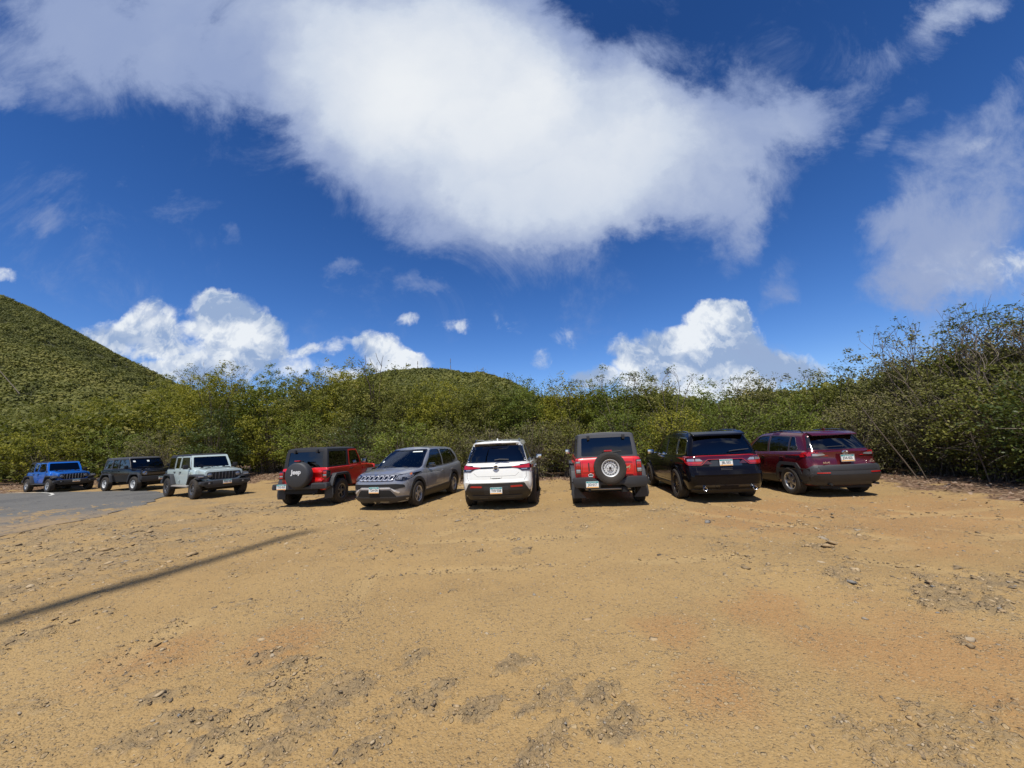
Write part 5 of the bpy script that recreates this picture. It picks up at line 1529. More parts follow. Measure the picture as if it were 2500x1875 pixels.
slot_offroader('offroad_car', 'pale green-grey off-roader with black roof parked nose out, orange cloth on its dashboard', (-15.29, 18.37), R(-32.8), PNT['mint'], 4, MAT['gunmetal'], 'TDD\u00b7130', step=MAT['tan_step'], group=GRP)
slot_offroader('offroad_car', 'red two-door off-roader with black hard top and a black spare-wheel cover lettered Jeep', (-6.69, 13.04), R(84.2), PNT['red'], 2, MAT['gunmetal'], 'TDG\u00b7020', cover_text='Jeep', group=GRP, flaps=True)
crossover_front('silver-grey compact SUV parked nose out between the red two-door off-roader and the white SUV', (-3.11, 14.34), R(-103.9), PNT['grey']).scale = (1, 1, 1.05)
bpy.data.objects['compact_suv']['group'] = GRP
suv_white('white three-row SUV parked nose in, rear towards the lot, in the middle of the row', (-.43, 11.18), R(85.0), PNT['white']).scale = (1, 1, 1.025)
bpy.data.objects['large_suv']['group'] = GRP
square_offroader('offroad_car', 'red off-roader with grey roof and an uncovered spare on a white steel wheel', (2.47, 10.77), R(82.9), PNT['red'], 'JIO\u00b7017', group=GRP, glass=MAT['glass_mid'])
suv_black('glossy black three-row SUV with a full-width red tail-light band, left of the dark red SUV', (5.35, 10.77), R(83.9), PNT['blue_black'])['group'] = GRP
suv_red('dark red SUV at the right end of the row, beside the tangled bushes', (8.28, 10.59), R(87.6), PNT['maroon'])['group'] = GRP
# orange cloth lying on the dashboard of the pale green-grey car
def car_pt(pos, yaw, p):
    c, s = math.cos(yaw), math.sin(yaw)
    return (pos[0] + c * p[0] - s * p[1], pos[1] + s * p[0] + c * p[1], p[2])
k = MB(); rr = random.Random(5)
vs = []; nx, ny = 10, 6
for i in range(nx):
    for j in range(ny):
        vs.append((i * .045 - .2, j * .04 - .1, .02 + .035 * rr.random()))
k.add(vs, [(i * ny + j, (i + 1) * ny + j, (i + 1) * ny + j + 1, i * ny + j + 1) for i in range(nx - 1) for j in range(ny - 1)])
o = k.build('cloth', MAT['orange_cloth'], None, smooth=60)
o.location = car_pt((-15.29, 18.37), R(-32.8), (2.02, .33, 1.235)); o.rotation_euler = (0, 0, R(57))
tag(o, 'crumpled orange cloth on the dashboard of the pale green-grey off-roader', 'cloth')

# ================================================================== numeric helpers for the land and the plants
def _h(ix, iy, seed):
    n = (ix.astype(np.int64) * 374761393 + iy.astype(np.int64) * 668265263 + seed * 1442695041) & 0xffffffff
    n = ((n ^ (n >> 13)) * 1274126177) & 0xffffffff
    return ((n ^ (n >> 16)) & 0xffffff) / float(0xffffff)
def vnoise(x, y, seed=0):
    ix = np.floor(x); iy = np.floor(y); fx = x - ix; fy = y - iy
    u = fx * fx * fx * (fx * (fx * 6 - 15) + 10); v = fy * fy * fy * (fy * (fy * 6 - 15) + 10)
    a = _h(ix, iy, seed); b = _h(ix + 1, iy, seed); c = _h(ix, iy + 1, seed); d = _h(ix + 1, iy + 1, seed)
    return (a * (1 - u) + b * u) * (1 - v) + (c * (1 - u) + d * u) * v
def fbm(x, y, seed=0, oct=5, gain=.5):
    s = 0; a = 1; t = 0
    for o in range(oct):
        s = s + a * vnoise(x * 2 ** o + 17.3 * o, y * 2 ** o - 9.1 * o, seed + o); t += a; a *= gain
    return s / t
def sstep(x, a, b):
    t = np.clip((x - a) / (b - a), 0, 1); return t * t * (3 - 2 * t)

ROCKS = [(-7.35, 7.06, 0.71), (-5.95, 6.85, 0.48), (-6.35, 8.15, 0.45), (-5.73, 6.21, 0.45), (-7.65, 7.78, 0.47), (-11.24, 10.45, 0.77), (-9.74, 7.84, 0.64), (-7.04, 6.07, 0.61), (-5.22, 8.96, 0.32), (-7.54, 8.53, 0.39), (-2.15, 3.56, 0.16), (-2.11, 3.23, 0.2), (-2.22, 3.17, 0.2), (-2.27, 2.79, 0.28), (-1.51, 2.52, 0.19), (-1.3, 3.01, 0.24), (-0.68, 2.94, 0.22), (-0.89, 3.44, 0.17), (-0.21, 3.17, 0.16), (-0.3, 2.8, 0.14), (-2.58, 2.99, 0.15), (-0.95, 2.46, 0.13), (-0.68, 6.41, 0.21), (-0.81, 4.88, 0.14), (-0.01, 6.3, 0.23), (4.11, 6.91, 0.29), (4.4, 5.96, 0.4), (3.95, 4.99, 0.29), (3.6, 4.49, 0.21), (4.19, 4.05, 0.43), (4.98, 4.39, 0.39), (4.33, 3.78, 0.35), (4.62, 4.74, 0.3), (0.15, 2.53, 0.13), (0.54, 2.54, 0.14), (0.37, 3.04, 0.15), (0.5, 2.88, 0.14), (0.02, 2.75, 0.14), (0.05, 2.38, 0.14), (3.22, 9.15, 0.26), (3.72, 7.89, 0.23), (3.5, 3.32, 0.16), (-6.91, 5.46, 0.55), (-4.95, 4.1, 0.44), (-2.43, 2.57, 0.22), (-1.83, 2.63, 0.16)]
REDS = [(3.31, 3.34, 0.8), (2.83, 3.16, 0.6), (2.38, 4.03, 0.5), (1.37, 3.66, 0.35), (1.22, 2.85, 0.4), (4.73, 7.98, 1.5), (8.57, 7.7, 2.5), (6.67, 6.99, 1.8), (5.83, 8.9, 1.5), (2.43, 3.44, 0.5), (2.99, 2.68, 0.5), (-2.2, 3.85, 0.4), (-3.17, 3.65, 0.5)]
# foot of the thicket, from left to right
EDGE = [(-46, 21.5), (-36, 24.3), (-33, 25.6), (-30.0, 27.2), (-25, 26.9), (-20, 25.6), (-16.5, 24.6), (-13.5, 25.0), (-9.5, 22.0), (-5, 18.6), (-1.5, 17.6), (1.5, 17.4), (5.5, 16.6), (9.5, 15.2), (12.2, 13.3), (11.9, 11.0), (11.3, 8.6), (11.6, 6.0), (14.0, 3.0), (18, -2)]
def edge_dist(x, y):
    """signed distance to the thicket edge, positive on the lot side"""
    best = np.full(np.shape(x), 1e9); sg = np.ones(np.shape(x))
    for (ax, ay), (bx, by) in zip(EDGE, EDGE[1:]):
        dx, dy = bx - ax, by - ay; L = dx * dx + dy * dy
        t = np.clip(((x - ax) * dx + (y - ay) * dy) / L, 0, 1)
        d = np.hypot(x - ax - t * dx, y - ay - t * dy)
        s = np.sign((x - ax) * dy - (y - ay) * dx)
        m = d < best
        best = np.where(m, d, best); sg = np.where(m, s, sg)
    return best * sg
def masks(x, y):
    rock = np.zeros_like(x)
    w1 = fbm(x * 2.3, y * 2.3, 5, 4) - .5; w2 = fbm(x * 2.3 + 40, y * 2.3, 9, 4) - .5; w3 = fbm(x * 11, y * 11, 15, 3) - .5
    for rx, ry, rr in ROCKS:
        # patches are drawn out along the strike of the slate
        dx = (x - rx); dy = (y - ry)
        a = R(38); u = dx * math.cos(a) + dy * math.sin(a); v = -dx * math.sin(a) + dy * math.cos(a)
        d = np.sqrt((u / (rr * 1.3)) ** 2 + (v / (rr * .65)) ** 2) + w1 * 2.6 + w3 * 1.5
        rock = np.maximum(rock, 1 - sstep(d, .25, 1.25))
    g = fbm(x * .9 + 3, y * .9, 21, 5)
    rock = np.maximum(rock, sstep(g, .57, .68) * .60 * sstep(fbm(x * 5, y * 5, 63, 4), .45, .60))
    left = sstep(-x, 4.5, 8) * sstep(y, 3, 5) * (1 - sstep(y, 14, 20))
    rock = np.maximum(rock, left * sstep(fbm(x * 1.6, y * 1.6, 33, 4), .40, .58) * .95)
    red = np.zeros_like(x)
    for rx, ry, rr in REDS:
        d = np.hypot(x - rx, (y - ry)) / rr + w2 * 1.2
        red = np.maximum(red, 1 - sstep(d, .3, 1.3))
    ed = edge_dist(x, y)
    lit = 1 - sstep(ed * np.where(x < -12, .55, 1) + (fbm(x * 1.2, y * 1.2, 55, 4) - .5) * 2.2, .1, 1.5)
    return rock, red, lit, ed
TRACKS = [[(-9, 1.5), (-5.5, 5.5), (-1.5, 8.3), (-.35, 10.6)], [(9, 2.0), (5.5, 5.0), (3.2, 7.5), (2.4, 10.4)], [(-12, 7.5), (-4, 6.2), (4, 6.0), (10, 7.2)], [(-2.5, 1.5), (-2.6, 5), (-3.3, 8), (-3.9, 10.6)], [(11, 3.2), (8.2, 6), (6.3, 8.2), (5.4, 10.3)], [(-11, 3), (-9.6, 8), (-7.8, 11), (-6.8, 12.4)]]
def track_mask(x, y):
    out = np.zeros_like(x)
    for pl in TRACKS:
        P_ = np.array(pl, float); t = np.linspace(0, 1, 26)[:, None]
        B = P_[0] * (1 - t) ** 3 + 3 * P_[1] * t * (1 - t) ** 2 + 3 * P_[2] * t * t * (1 - t) + P_[3] * t ** 3
        d = np.gradient(B, axis=0); d /= np.linalg.norm(d, axis=1)[:, None]; nrm = np.stack([-d[:, 1], d[:, 0]], 1)
        for s_ in (-.80, .80):
            Q_ = B + nrm * s_
            best = np.full_like(x, 9.)
            for (ax, ay), (bx, by) in zip(Q_, Q_[1:]):
                dx, dy = bx - ax, by - ay; L = dx * dx + dy * dy
                u = np.clip(((x - ax) * dx + (y - ay) * dy) / L, 0, 1)
                best = np.minimum(best, np.hypot(x - ax - u * dx, y - ay - u * dy))
            out = np.maximum(out, 1 - sstep(best, .07, .19))
    return out * sstep(fbm(x * .8, y * .8, 44, 4), .40, .58)
def ground_z(x, y, fine=True):
    rock, red, lit, ed = masks(x, y)
    z = (fbm(x * .35, y * .35, 1, 4) - .5) * .06 * np.clip((18 - np.hypot(x, y)) / 10, .25, 1)
    z = z + (fbm(x * 2.1, y * 2.1, 2, 4) - .5) * .016
    if fine:
        a = R(38); u = x * math.cos(a) + y * math.sin(a); v = -x * math.sin(a) + y * math.cos(a)
        r1 = 1 - np.abs(2 * fbm(u * 3.0, v * 9.0, 7, 4, .6) - 1)
        st = np.floor(fbm(u * 4, v * 15, 12, 3, .6) * 7) / 7
        r2_ = 1 - np.abs(2 * fbm(u * 7.0, v * 20.0, 17, 3, .6) - 1)
        z = z + rock * ((r1 ** 3) * .034 + (st - .5) * .034 + (r2_ ** 3) * .022)
        z = z + (fbm(x * 26, y * 26, 3, 2) - .5) * .005 * (1 - .5 * rock)
    z = z + sstep(-ed, -2.2, 1.0) * .30 * sstep(-x, 6, 10) + sstep(-ed, -1.5, .6) * .08
    return z, rock, red, lit

def ground_mesh():
    th = np.concatenate([np.linspace(-66, 66, 860), np.linspace(66, 294, 60)[1:-1]])
    th = np.radians(90 - th)
    r = np.concatenate([np.exp(np.linspace(math.log(1.3), math.log(14), 470)), np.exp(np.linspace(math.log(14), math.log(60), 110))[1:], np.exp(np.linspace(math.log(60), math.log(2600), 16))[1:]])
    T, Rr = np.meshgrid(th, r)
    X = Rr * np.cos(T); Y = Rr * np.sin(T)
    Z, rock, red, lit = ground_z(X, Y)
    near = (Rr < 16)
    trk = np.zeros_like(X); trk[near] = track_mask(X[near], Y[near])
    Z = Z - trk * .012
    Z = np.where(Rr > 60, Z * 0 - .05, Z)
    n, m = X.shape
    V = np.stack([X.ravel(), Y.ravel(), Z.ravel()], 1)
    V = np.vstack([V, [[0, 0, 0]]])
    i, j = np.meshgrid(np.arange(n - 1), np.arange(m), indexing='ij')
    j2 = (j + 1) % m
    F = np.stack([i * m + j, i * m + j2, (i + 1) * m + j2, (i + 1) * m + j], -1).reshape(-1, 4)
    F = F[:, ::-1]
    # the small disc under the photographer
    jj = np.arange(m)
    c = n * m
    Fc = np.stack([np.full(m, c), jj, (jj + 1) % m, (jj + 1) % m], 1)
    me = fast_mesh('ground', V, F, dict(rock=np.append(rock.ravel(), 0), red=np.append(red.ravel(), 0), litter=np.append(lit.ravel(), 0), track=np.append(trk.ravel(), 0)))
    me.polygons.foreach_set('use_smooth', [True] * len(me.polygons))
    return me

def ground_mat():
    m, t, b = mat_new('gravelly_dirt')
    geo = t.new('ShaderNodeTexCoord').outputs['Object']
    at = lambda n: (lambda k: (setattr(k, 'attribute_name', n), k.outputs['Fac'])[1])(t.new('ShaderNodeAttribute'))
    rock, red, lit = at('rock'), at('red'), at('litter')
    n0 = t.noise(geo, .22, 5, .55); n1 = t.noise(geo, .8, 6, .6); n2 = t.noise(geo, 6, 6, .65); n3 = t.noise(geo, 42, 5, .7)
    sand = t.mix(t.rng(n1, .35, .65), (.358, .230, .090, 1), (.308, .196, .078, 1))
    sand = t.mix(t.rng(n0, .40, .62, 0, .7), sand, (.385, .258, .107, 1))
    sand = t.mix(t.math('MULTIPLY', red, .55), sand, (.335, .165, .060, 1))
    # pebbles: cells whose colours differ stone by stone, at two sizes
    vo = t.new('ShaderNodeTexVoronoi'); vo.inputs['Scale'].default_value = 60; t.l.new(t.vmath('ADD', geo, t.vmath('SCALE', t.noise(geo, 30, 3, .5, out='Color'), scale=.02)), vo.inputs['Vector'])
    pc = t.sep(vo.outputs['Color'])
    vb = t.new('ShaderNodeTexVoronoi'); vb.inputs['Scale'].default_value = 26; t.l.new(t.vmath('ADD', geo, t.vmath('SCALE', t.noise(geo, 14, 3, .5, out='Color'), scale=.05)), vb.inputs['Vector'])
    pb = t.sep(vb.outputs['Color'])
    peb = t.mix(pc[0], (.215, .145, .070, 1), (.50, .355, .17, 1))
    pm = t.math('MULTIPLY', t.rng(n1, .30, .70, .35, 1), t.rng(vo.outputs['Distance'], .62, .40))
    c = t.mix(t.math('MULTIPLY', pm, .60), sand, peb)
    big = t.math('MULTIPLY', t.rng(vb.outputs['Distance'], .44, .34), t.rng(pb[2], .72, .78))
    c = t.mix(t.math('MULTIPLY', big, .75), c, t.mix(pb[0], (.23, .165, .095, 1), (.47, .35, .19, 1)))
    # slate
    mp = t.new('ShaderNodeMapping'); mp.inputs['Rotation'].default_value = (0, 0, R(-38)); mp.inputs['Scale'].default_value = (9, 38, 20); t.l.new(geo, mp.inputs['Vector'])
    n4 = t.noise(mp.outputs[0], 1, 6, .65)
    slate = t.mix(t.rng(n4, .3, .7), (.125, .105, .078, 1), (.31, .245, .155, 1))
    slate = t.mix(t.rng(n2, .45, .60), slate, (.36, .26, .135, 1))
    rk = t.rng(t.math('ADD', rock, t.math('MULTIPLY', t.math('SUBTRACT', n4, .5), 2.0)), .40, .85)
    c = t.mix(t.math('MULTIPLY', rk, .50), c, slate)
    # rolled tracks: finer, slightly paler dust with faint tread bars
    trk = at('track')
    c = t.mix(t.math('MULTIPLY', trk, .45), c, (.43, .30, .135, 1))
    # fine dark grit
    c = t.mix(t.rng(n3, .54, .70, 0, .22), c, (.13, .09, .05, 1))
    c = t.mix(t.rng(t.noise(geo, 95, 3, .6), .62, .72, 0, .35), c, (.55, .42, .25, 1))
    # leaf litter under the bushes
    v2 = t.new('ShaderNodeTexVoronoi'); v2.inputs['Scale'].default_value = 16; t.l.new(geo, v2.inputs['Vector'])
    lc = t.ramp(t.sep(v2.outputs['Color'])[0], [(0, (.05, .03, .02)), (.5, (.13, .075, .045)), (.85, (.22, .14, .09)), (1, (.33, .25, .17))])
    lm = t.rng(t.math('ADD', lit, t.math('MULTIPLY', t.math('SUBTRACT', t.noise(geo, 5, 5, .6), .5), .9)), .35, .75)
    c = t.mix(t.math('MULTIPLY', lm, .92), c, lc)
    t.l.new(c, b.inputs['Base Color'])
    b.inputs['Roughness'].default_value = .92; b.inputs['Specular IOR Level'].default_value = .25
    h = t.math('ADD', t.math('MULTIPLY', n3, .40), t.math('MULTIPLY', t.rng(vo.outputs['Distance'], .6, 0), t.math('MULTIPLY', pm, .55)))
    h = t.math('ADD', h, t.math('MULTIPLY', n4, t.math('MULTIPLY', rock, 1.8)))
    h = t.math('ADD', h, t.math('MULTIPLY', big, .7))
    bp = t.new('ShaderNodeBump'); bp.inputs['Strength'].default_value = 1.0; bp.inputs['Distance'].default_value = .018
    t.l.new(h, bp.inputs['Height']); t.l.new(bp.outputs[0], b.inputs['Normal'])
    return m
GROUND_MAT = ground_mat()
tag(link_mesh('ground', ground_mesh(), GROUND_MAT), kind='structure')
def gz(x, y):
    return float(ground_z(np.array([x], float), np.array([y], float))[0][0])

# ------------------------------------------------------------------ tarmac at the left
def tarmac():
    pts = [(-60, 24.0), (-32.2, 24.0), (-28.5, 23.2), (-25.2, 22.6), (-21.3, 21.7), (-18.6, 20.3), (-16.6, 18.7), (-15.6, 17.2), (-14.0, 14.9), (-12.9, 12.0), (-12.6, 9.6), (-13.4, 6.5), (-16, 2), (-22, -8), (-60, -12)]
    p2 = []
    for (ax, ay), (bx, by) in zip(pts, pts[1:] + pts[:1]):
        n = max(1, int(math.hypot(bx - ax, by - ay) / .07)) if max(ax, bx) > -34 else 1
        for k in range(n):
            t = k / n; x = ax + (bx - ax) * t; y = ay + (by - ay) * t
            j = (fbm(np.array([x * 1.3]), np.array([y * 1.3]), 71, 5)[0] - .5) * .5 if n > 1 else 0
            L = math.hypot(bx - ax, by - ay)
            p2.append((x + j * (by - ay) / L, y - j * (bx - ax) / L))
    mb = MB(); n = len(p2)
    bm = bmesh.new()
    vs = [bm.verts.new((x, y, .028)) for x, y in p2]
    f = bm.faces.new(vs)
    bmesh.ops.triangulate(bm, faces=[f])
    bm.verts.index_update()
    mb.bm(bm); bm.free()
    mb.add([(x, y, .028) for x, y in p2] + [(x + .03, y - .01, -.05) for x, y in p2], [(i, (i + 1) % n, (i + 1) % n + n, i + n) for i in range(n)])
    m, t, b = mat_new('tarmac')
    geo = t.new('ShaderNodeTexCoord').outputs['Object']
    n1 = t.noise(geo, .5, 5, .6); n2 = t.noise(geo, 60, 4, .7)
    c = t.mix(t.rng(n1, .3, .7), (.082, .080, .072, 1), (.115, .110, .096, 1))
    c = t.mix(t.rng(n2, .4, .75), c, (.17, .16, .135, 1))
    # dirt blown over the side nearest the gravel
    sx_, sy_, _ = t.sep(geo)
    dd = t.math('ADD', t.rng(sy_, 17.5, 11.0), t.math('MULTIPLY', t.math('SUBTRACT', t.noise(geo, .7, 6, .62), .5), 2.6))
    c = t.mix(t.rng(dd, .45, 1.15, 0, .8), c, (.34, .225, .10, 1))
    c = t.mix(t.rng(t.noise(geo, 2.2, 4, .5), .68, .72, 0, .8), c, (.10, .085, .06, 1))
    vc = t.new('ShaderNodeTexVoronoi'); vc.feature = 'DISTANCE_TO_EDGE'; vc.inputs['Scale'].default_value = .55
    t.l.new(t.vmath('ADD', geo, t.vmath('SCALE', t.noise(geo, 1.5, 5, .6, out='Color'), scale=1.2)), vc.inputs['Vector'])
    c = t.mix(t.rng(vc.outputs['Distance'], .012, .004, 0, .8), c, (.035, .032, .028, 1))
    c = t.mix(t.rng(t.noise(geo, .35, 4, .6), .55, .60, 0, .35), c, (.055, .055, .052, 1))
    t.l.new(c, b.inputs['Base Color']); b.inputs['Roughness'].default_value = .85
    bp = t.new('ShaderNodeBump'); bp.inputs['Strength'].default_value = .5; bp.inputs['Distance'].default_value = .01
    t.l.new(n2, bp.inputs['Height']); t.l.new(bp.outputs[0], b.inputs['Normal'])
    o = mb.build('road', m, None, smooth=20); tag(o, kind='structure')
    # worn white line
    ln = MB()
    cl = [(-31.5, 24.05), (-29.9, 23.75), (-28.2, 23.2), (-26.6, 22.3), (-25.4, 21.4), (-24.75, 20.7)]
    P_ = []
    for (a, b_), (c_, d) in zip(cl, cl[1:]):
        L = math.hypot(c_ - a, d - b_); P_.append((-(d - b_) / L, (c_ - a) / L))
    P_.append(P_[-1])
    v = []
    for (x, y), (nx, ny) in zip(cl, P_): v += [(x + nx * .06, y + ny * .06, .033), (x - nx * .06, y - ny * .06, .033)]
    ln.add(v, [(2 * i, 2 * i + 1, 2 * i + 3, 2 * i + 2) for i in range(len(cl) - 1)])
    tag(ln.build('road_marking', simple('road_paint', (.55, .54, .48), .7), None), kind='structure')
tarmac()

# ------------------------------------------------------------------ stones
def stone_geom(rng, n, size, x, y, z, flat=.55):
    """n angular stones as deformed octahedra with a cut top: 10 verts, 16 tris"""
    base = np.array([(1, 0, 0), (.62, .72, .05), (-.25, .95, 0), (-.92, .35, 0), (-.75, -.62, 0), (.1, -1, 0), (.8, -.6, .04), (.30, .22, .62), (-.38, .1, .70), (-.05, -.40, .66), (0, 0, -.5)])
    tris = np.array([(0, 1, 7), (1, 2, 7), (2, 8, 7), (2, 3, 8), (3, 4, 8), (4, 9, 8), (4, 5, 9), (5, 6, 9), (6, 0, 9), (0, 7, 9), (7, 8, 9), (1, 0, 10), (2, 1, 10), (3, 2, 10), (4, 3, 10), (5, 4, 10), (6, 5, 10), (0, 6, 10)])
    B = base[None] + rng.normal(0, .14, (n, 11, 3))
    s = size[:, None] * np.stack([rng.uniform(.8, 1.5, n), rng.uniform(.6, 1.0, n), rng.uniform(.5, 1.1, n) * flat * 1.3], 1)
    B = B * s[:, None]
    # tilt then yaw
    ta = rng.normal(0, .30, n); c, q = np.cos(ta), np.sin(ta)
    yv = B[..., 1] * c[:, None] - B[..., 2] * q[:, None]; zv = B[..., 1] * q[:, None] + B[..., 2] * c[:, None]
    B[..., 1] = yv; B[..., 2] = zv
    a = rng.uniform(0, 2 * np.pi, n); c, q = np.cos(a)[:, None], np.sin(a)[:, None]
    xv = B[..., 0] * c - B[..., 1] * q; yv = B[..., 0] * q + B[..., 1] * c
    B[..., 0] = xv + x[:, None]; B[..., 1] = yv + y[:, None]; B[..., 2] += z[:, None]
    F = tris[None] + (np.arange(n) * 11)[:, None, None]
    return B.reshape(-1, 3), F.reshape(-1, 3)

def tint_mat(name, stops, rough=.85, transl=0.0, attr='tint', spec=.3):
    m, t, b = mat_new(name)
    a = t.new('ShaderNodeAttribute'); a.attribute_name = attr
    c = t.ramp(a.outputs['Fac'], stops)
    t.l.new(c, b.inputs['Base Color']); b.inputs['Roughness'].default_value = rough; b.inputs['Specular IOR Level'].default_value = spec
    if transl:
        tr = t.new('ShaderNodeBsdfTranslucent'); t.l.new(t.mix(.5, c, (.30, .34, .03, 1), 'MIX'), tr.inputs['Color'])
        mx = t.new('ShaderNodeMixShader'); mx.inputs[0].default_value = transl
        out = m.node_tree.nodes['Material Output']
        t.l.new(b.outputs[0], mx.inputs[1]); t.l.new(tr.outputs[0], mx.inputs[2]); t.l.new(mx.outputs[0], out.inputs[0])
    return m
STONE_MAT = tint_mat('stone', [(0, (.15, .115, .075)), (.35, (.27, .19, .10)), (.75, (.36, .25, .13)), (.92, (.42, .32, .19)), (1, (.20, .185, .16))])
rng = np.random.default_rng(4)
N = 70000
th = rng.uniform(R(-60), R(60), N); rr_ = 1.6 * np.exp(rng.uniform(0, 1, N) * math.log(17 / 1.6))
x = rr_ * np.sin(th); y = rr_ * np.cos(th)
_, rk_, _, lit_ = ground_z(x, y)
keep = rng.uniform(0, 1, N) < (.30 + .55 * rk_ + .5 * sstep(fbm(x * 1.4, y * 1.4, 91, 4), .5, .65)) * (1 - .8 * lit_)
keep &= ~((x < -12.6) & (y < 22) & (rng.uniform(0, 1, N) < .85))
x, y, rk_ = x[keep], y[keep], rk_[keep]
z, _, _, _ = ground_z(x, y)
sz = np.exp(rng.normal(math.log(.0062), .48, len(x))) * (1 + .5 * rk_) * np.clip(rr_[keep] / 4, .8, 2.6)
V, F = stone_geom(rng, len(x), sz, x, y, z - sz * .12)
tag(link_mesh('gravel', fast_mesh('gravel', V, F, dict(tint=np.repeat(rng.uniform(0, 1, len(x)), 11))), STONE_MAT),
    'loose angular gravel and chips lying over the whole dirt lot', 'gravel', kind='stuff')
STONES = [(-0.88, 2.6, 0.028), (-1.85, 3.09, 0.029), (-2.44, 3.86, 0.050), (2.05, 5.89, 0.05), (1.11, 3.56, 0.060), (4.62, 6.66, 0.06), (4.8, 6.38, 0.08), (6.2, 6.12, 0.058), (5.18, 4.86, 0.046), (3.63, 4.51, 0.054), (3.52, 3.32, 0.05), (4.35, 3.77, 0.07), (3.67, 7.78, 0.08), (0.63, 3.99, 0.05), (-3.38, 3.81, 0.041), (-3.82, 6.9, 0.06)]
SL = ['small pale round stone near the bottom edge of the dirt, left of the middle', 'small brown stone in the left part of the dirt foreground', 'flat pale stone left of the middle of the dirt lot', 'dark brown stone standing alone on the dirt in front of the black SUV',
      'flat pale slab of stone in the middle of the dirt, front of the red off-roader', 'upright stone at the far end of the line of rocks towards the dark red SUV', 'grey angular rock, largest in the line before the dark red SUV', 'brown stone on smooth dirt towards the right-hand bushes', 'reddish stone above the grey slate patch at the right', 'grey pointed rock in the slate patch right of the middle',
      'wide flat grey stone embedded in reddish dirt at the lower right', 'long grey stone at the foot of the slate patch near the right edge', 'bluish grey stone on the dirt just behind the black SUV', 'low tan stone in the dirt right of the middle', 'low grey-brown stone in the left foreground dirt', 'pale stone beside the long pole shadow']
for i, ((sx0, sy0, s0), lb) in enumerate(zip(STONES, SL)):
    r2 = np.random.default_rng(50 + i)
    V, F = stone_geom(r2, 1, np.array([s0]), np.array([0.]), np.array([0.]), np.array([0.]), .5)
    me = fast_mesh('stone', V, F, dict(tint=np.full(11, (.8, .5, .86, .1, .82, .5, .97, .4, .2, 1, .95, .98, 1, .7, .3, .85)[i])))
    o = link_mesh('stone', me, STONE_MAT); o.location = (sx0, sy0, gz(sx0, sy0) - s0 * .12)
    tag(o, lb, 'stone', 'larger stones on the dirt')

# ------------------------------------------------------------------ plants
def leaf_quads(rng, C, l, w, up=.55):
    n = len(C)
    nr = rng.normal(0, 1, (n, 3)); nr[:, 2] = np.abs(nr[:, 2]) + up; nr[:, 1] -= .25; nr /= np.linalg.norm(nr, axis=1)[:, None]
    t = rng.normal(0, 1, (n, 3)); t -= nr * (t * nr).sum(1)[:, None]; t /= np.linalg.norm(t, axis=1)[:, None]
    b = np.cross(nr, t)
    s = rng.uniform(.65, 1.25, n)[:, None]
    L = t * l * .5 * s; W = b * w * .5 * s
    V = np.stack([C - L, C - L * .1 + W, C + L, C - L * .1 - W], 1).reshape(-1, 3)
    F = np.arange(n * 4).reshape(-1, 4)
    return V, F
def tubes(A, r0, r1, sides=3):
    """A: (n, k, 3) polylines -> thin tubes"""
    n, k, _ = A.shape
    d = np.gradient(A, axis=1); d /= np.linalg.norm(d, axis=2)[..., None] + 1e-9
    ref = np.where(np.abs(d[..., 2:3]) > .9, np.array([1., 0, 0]), np.array([0, 0, 1.]))
    u = np.cross(d, ref); u /= np.linalg.norm(u, axis=2)[..., None] + 1e-9; v = np.cross(d, u)
    rad = (np.asarray(r0)[:, None] * (1 - np.linspace(0, 1, k)) + np.asarray(r1)[:, None] * np.linspace(0, 1, k))[..., None]
    V = np.stack([A + (u * math.cos(a) + v * math.sin(a)) * rad for a in np.linspace(0, 2 * math.pi, sides + 1)[:-1]], 2)
    idx = np.arange(n * k * sides).reshape(n, k, sides)
    q = np.stack([idx[:, :-1, :], np.roll(idx, -1, 2)[:, :-1, :], np.roll(idx, -1, 2)[:, 1:, :], idx[:, 1:, :]], -1)
    return V.reshape(-1, 3), q.reshape(-1, 4)

LEAF = {
    'yellow': tint_mat('leaf_yellow_green', [(0, (0.048, 0.059, 0.010)), (.35, (0.131, 0.139, 0.018)), (.7, (0.262, 0.239, 0.028)), (1, (0.399, 0.352, 0.050))], .6, .30, spec=.15),
    'olive': tint_mat('leaf_olive', [(0, (0.045, 0.050, 0.013)), (.4, (0.112, 0.119, 0.024)), (.75, (0.198, 0.192, 0.043)), (1, (0.307, 0.266, 0.083))], .55, .25, spec=.15),
    'green': tint_mat('leaf_green', [(0, (0.039, 0.054, 0.011)), (.4, (0.103, 0.133, 0.022)), (.75, (0.186, 0.218, 0.035)), (1, (0.294, 0.302, 0.058))], .5, .28, spec=.15),
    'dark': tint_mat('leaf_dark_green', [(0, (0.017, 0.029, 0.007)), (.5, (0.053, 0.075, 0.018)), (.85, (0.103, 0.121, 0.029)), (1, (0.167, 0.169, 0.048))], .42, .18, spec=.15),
    'grey': tint_mat('leaf_grey_green', [(0, (0.058, 0.059, 0.021)), (.5, (0.147, 0.140, 0.048)), (.85, (0.231, 0.203, 0.078)), (1, (0.332, 0.266, 0.125))], .6, .2, spec=.15),
}
BARK = tint_mat('bark_grey_brown', [(0, (.060, .045, .032)), (.5, (.145, .115, .085)), (1, (.27, .225, .175))], .85)

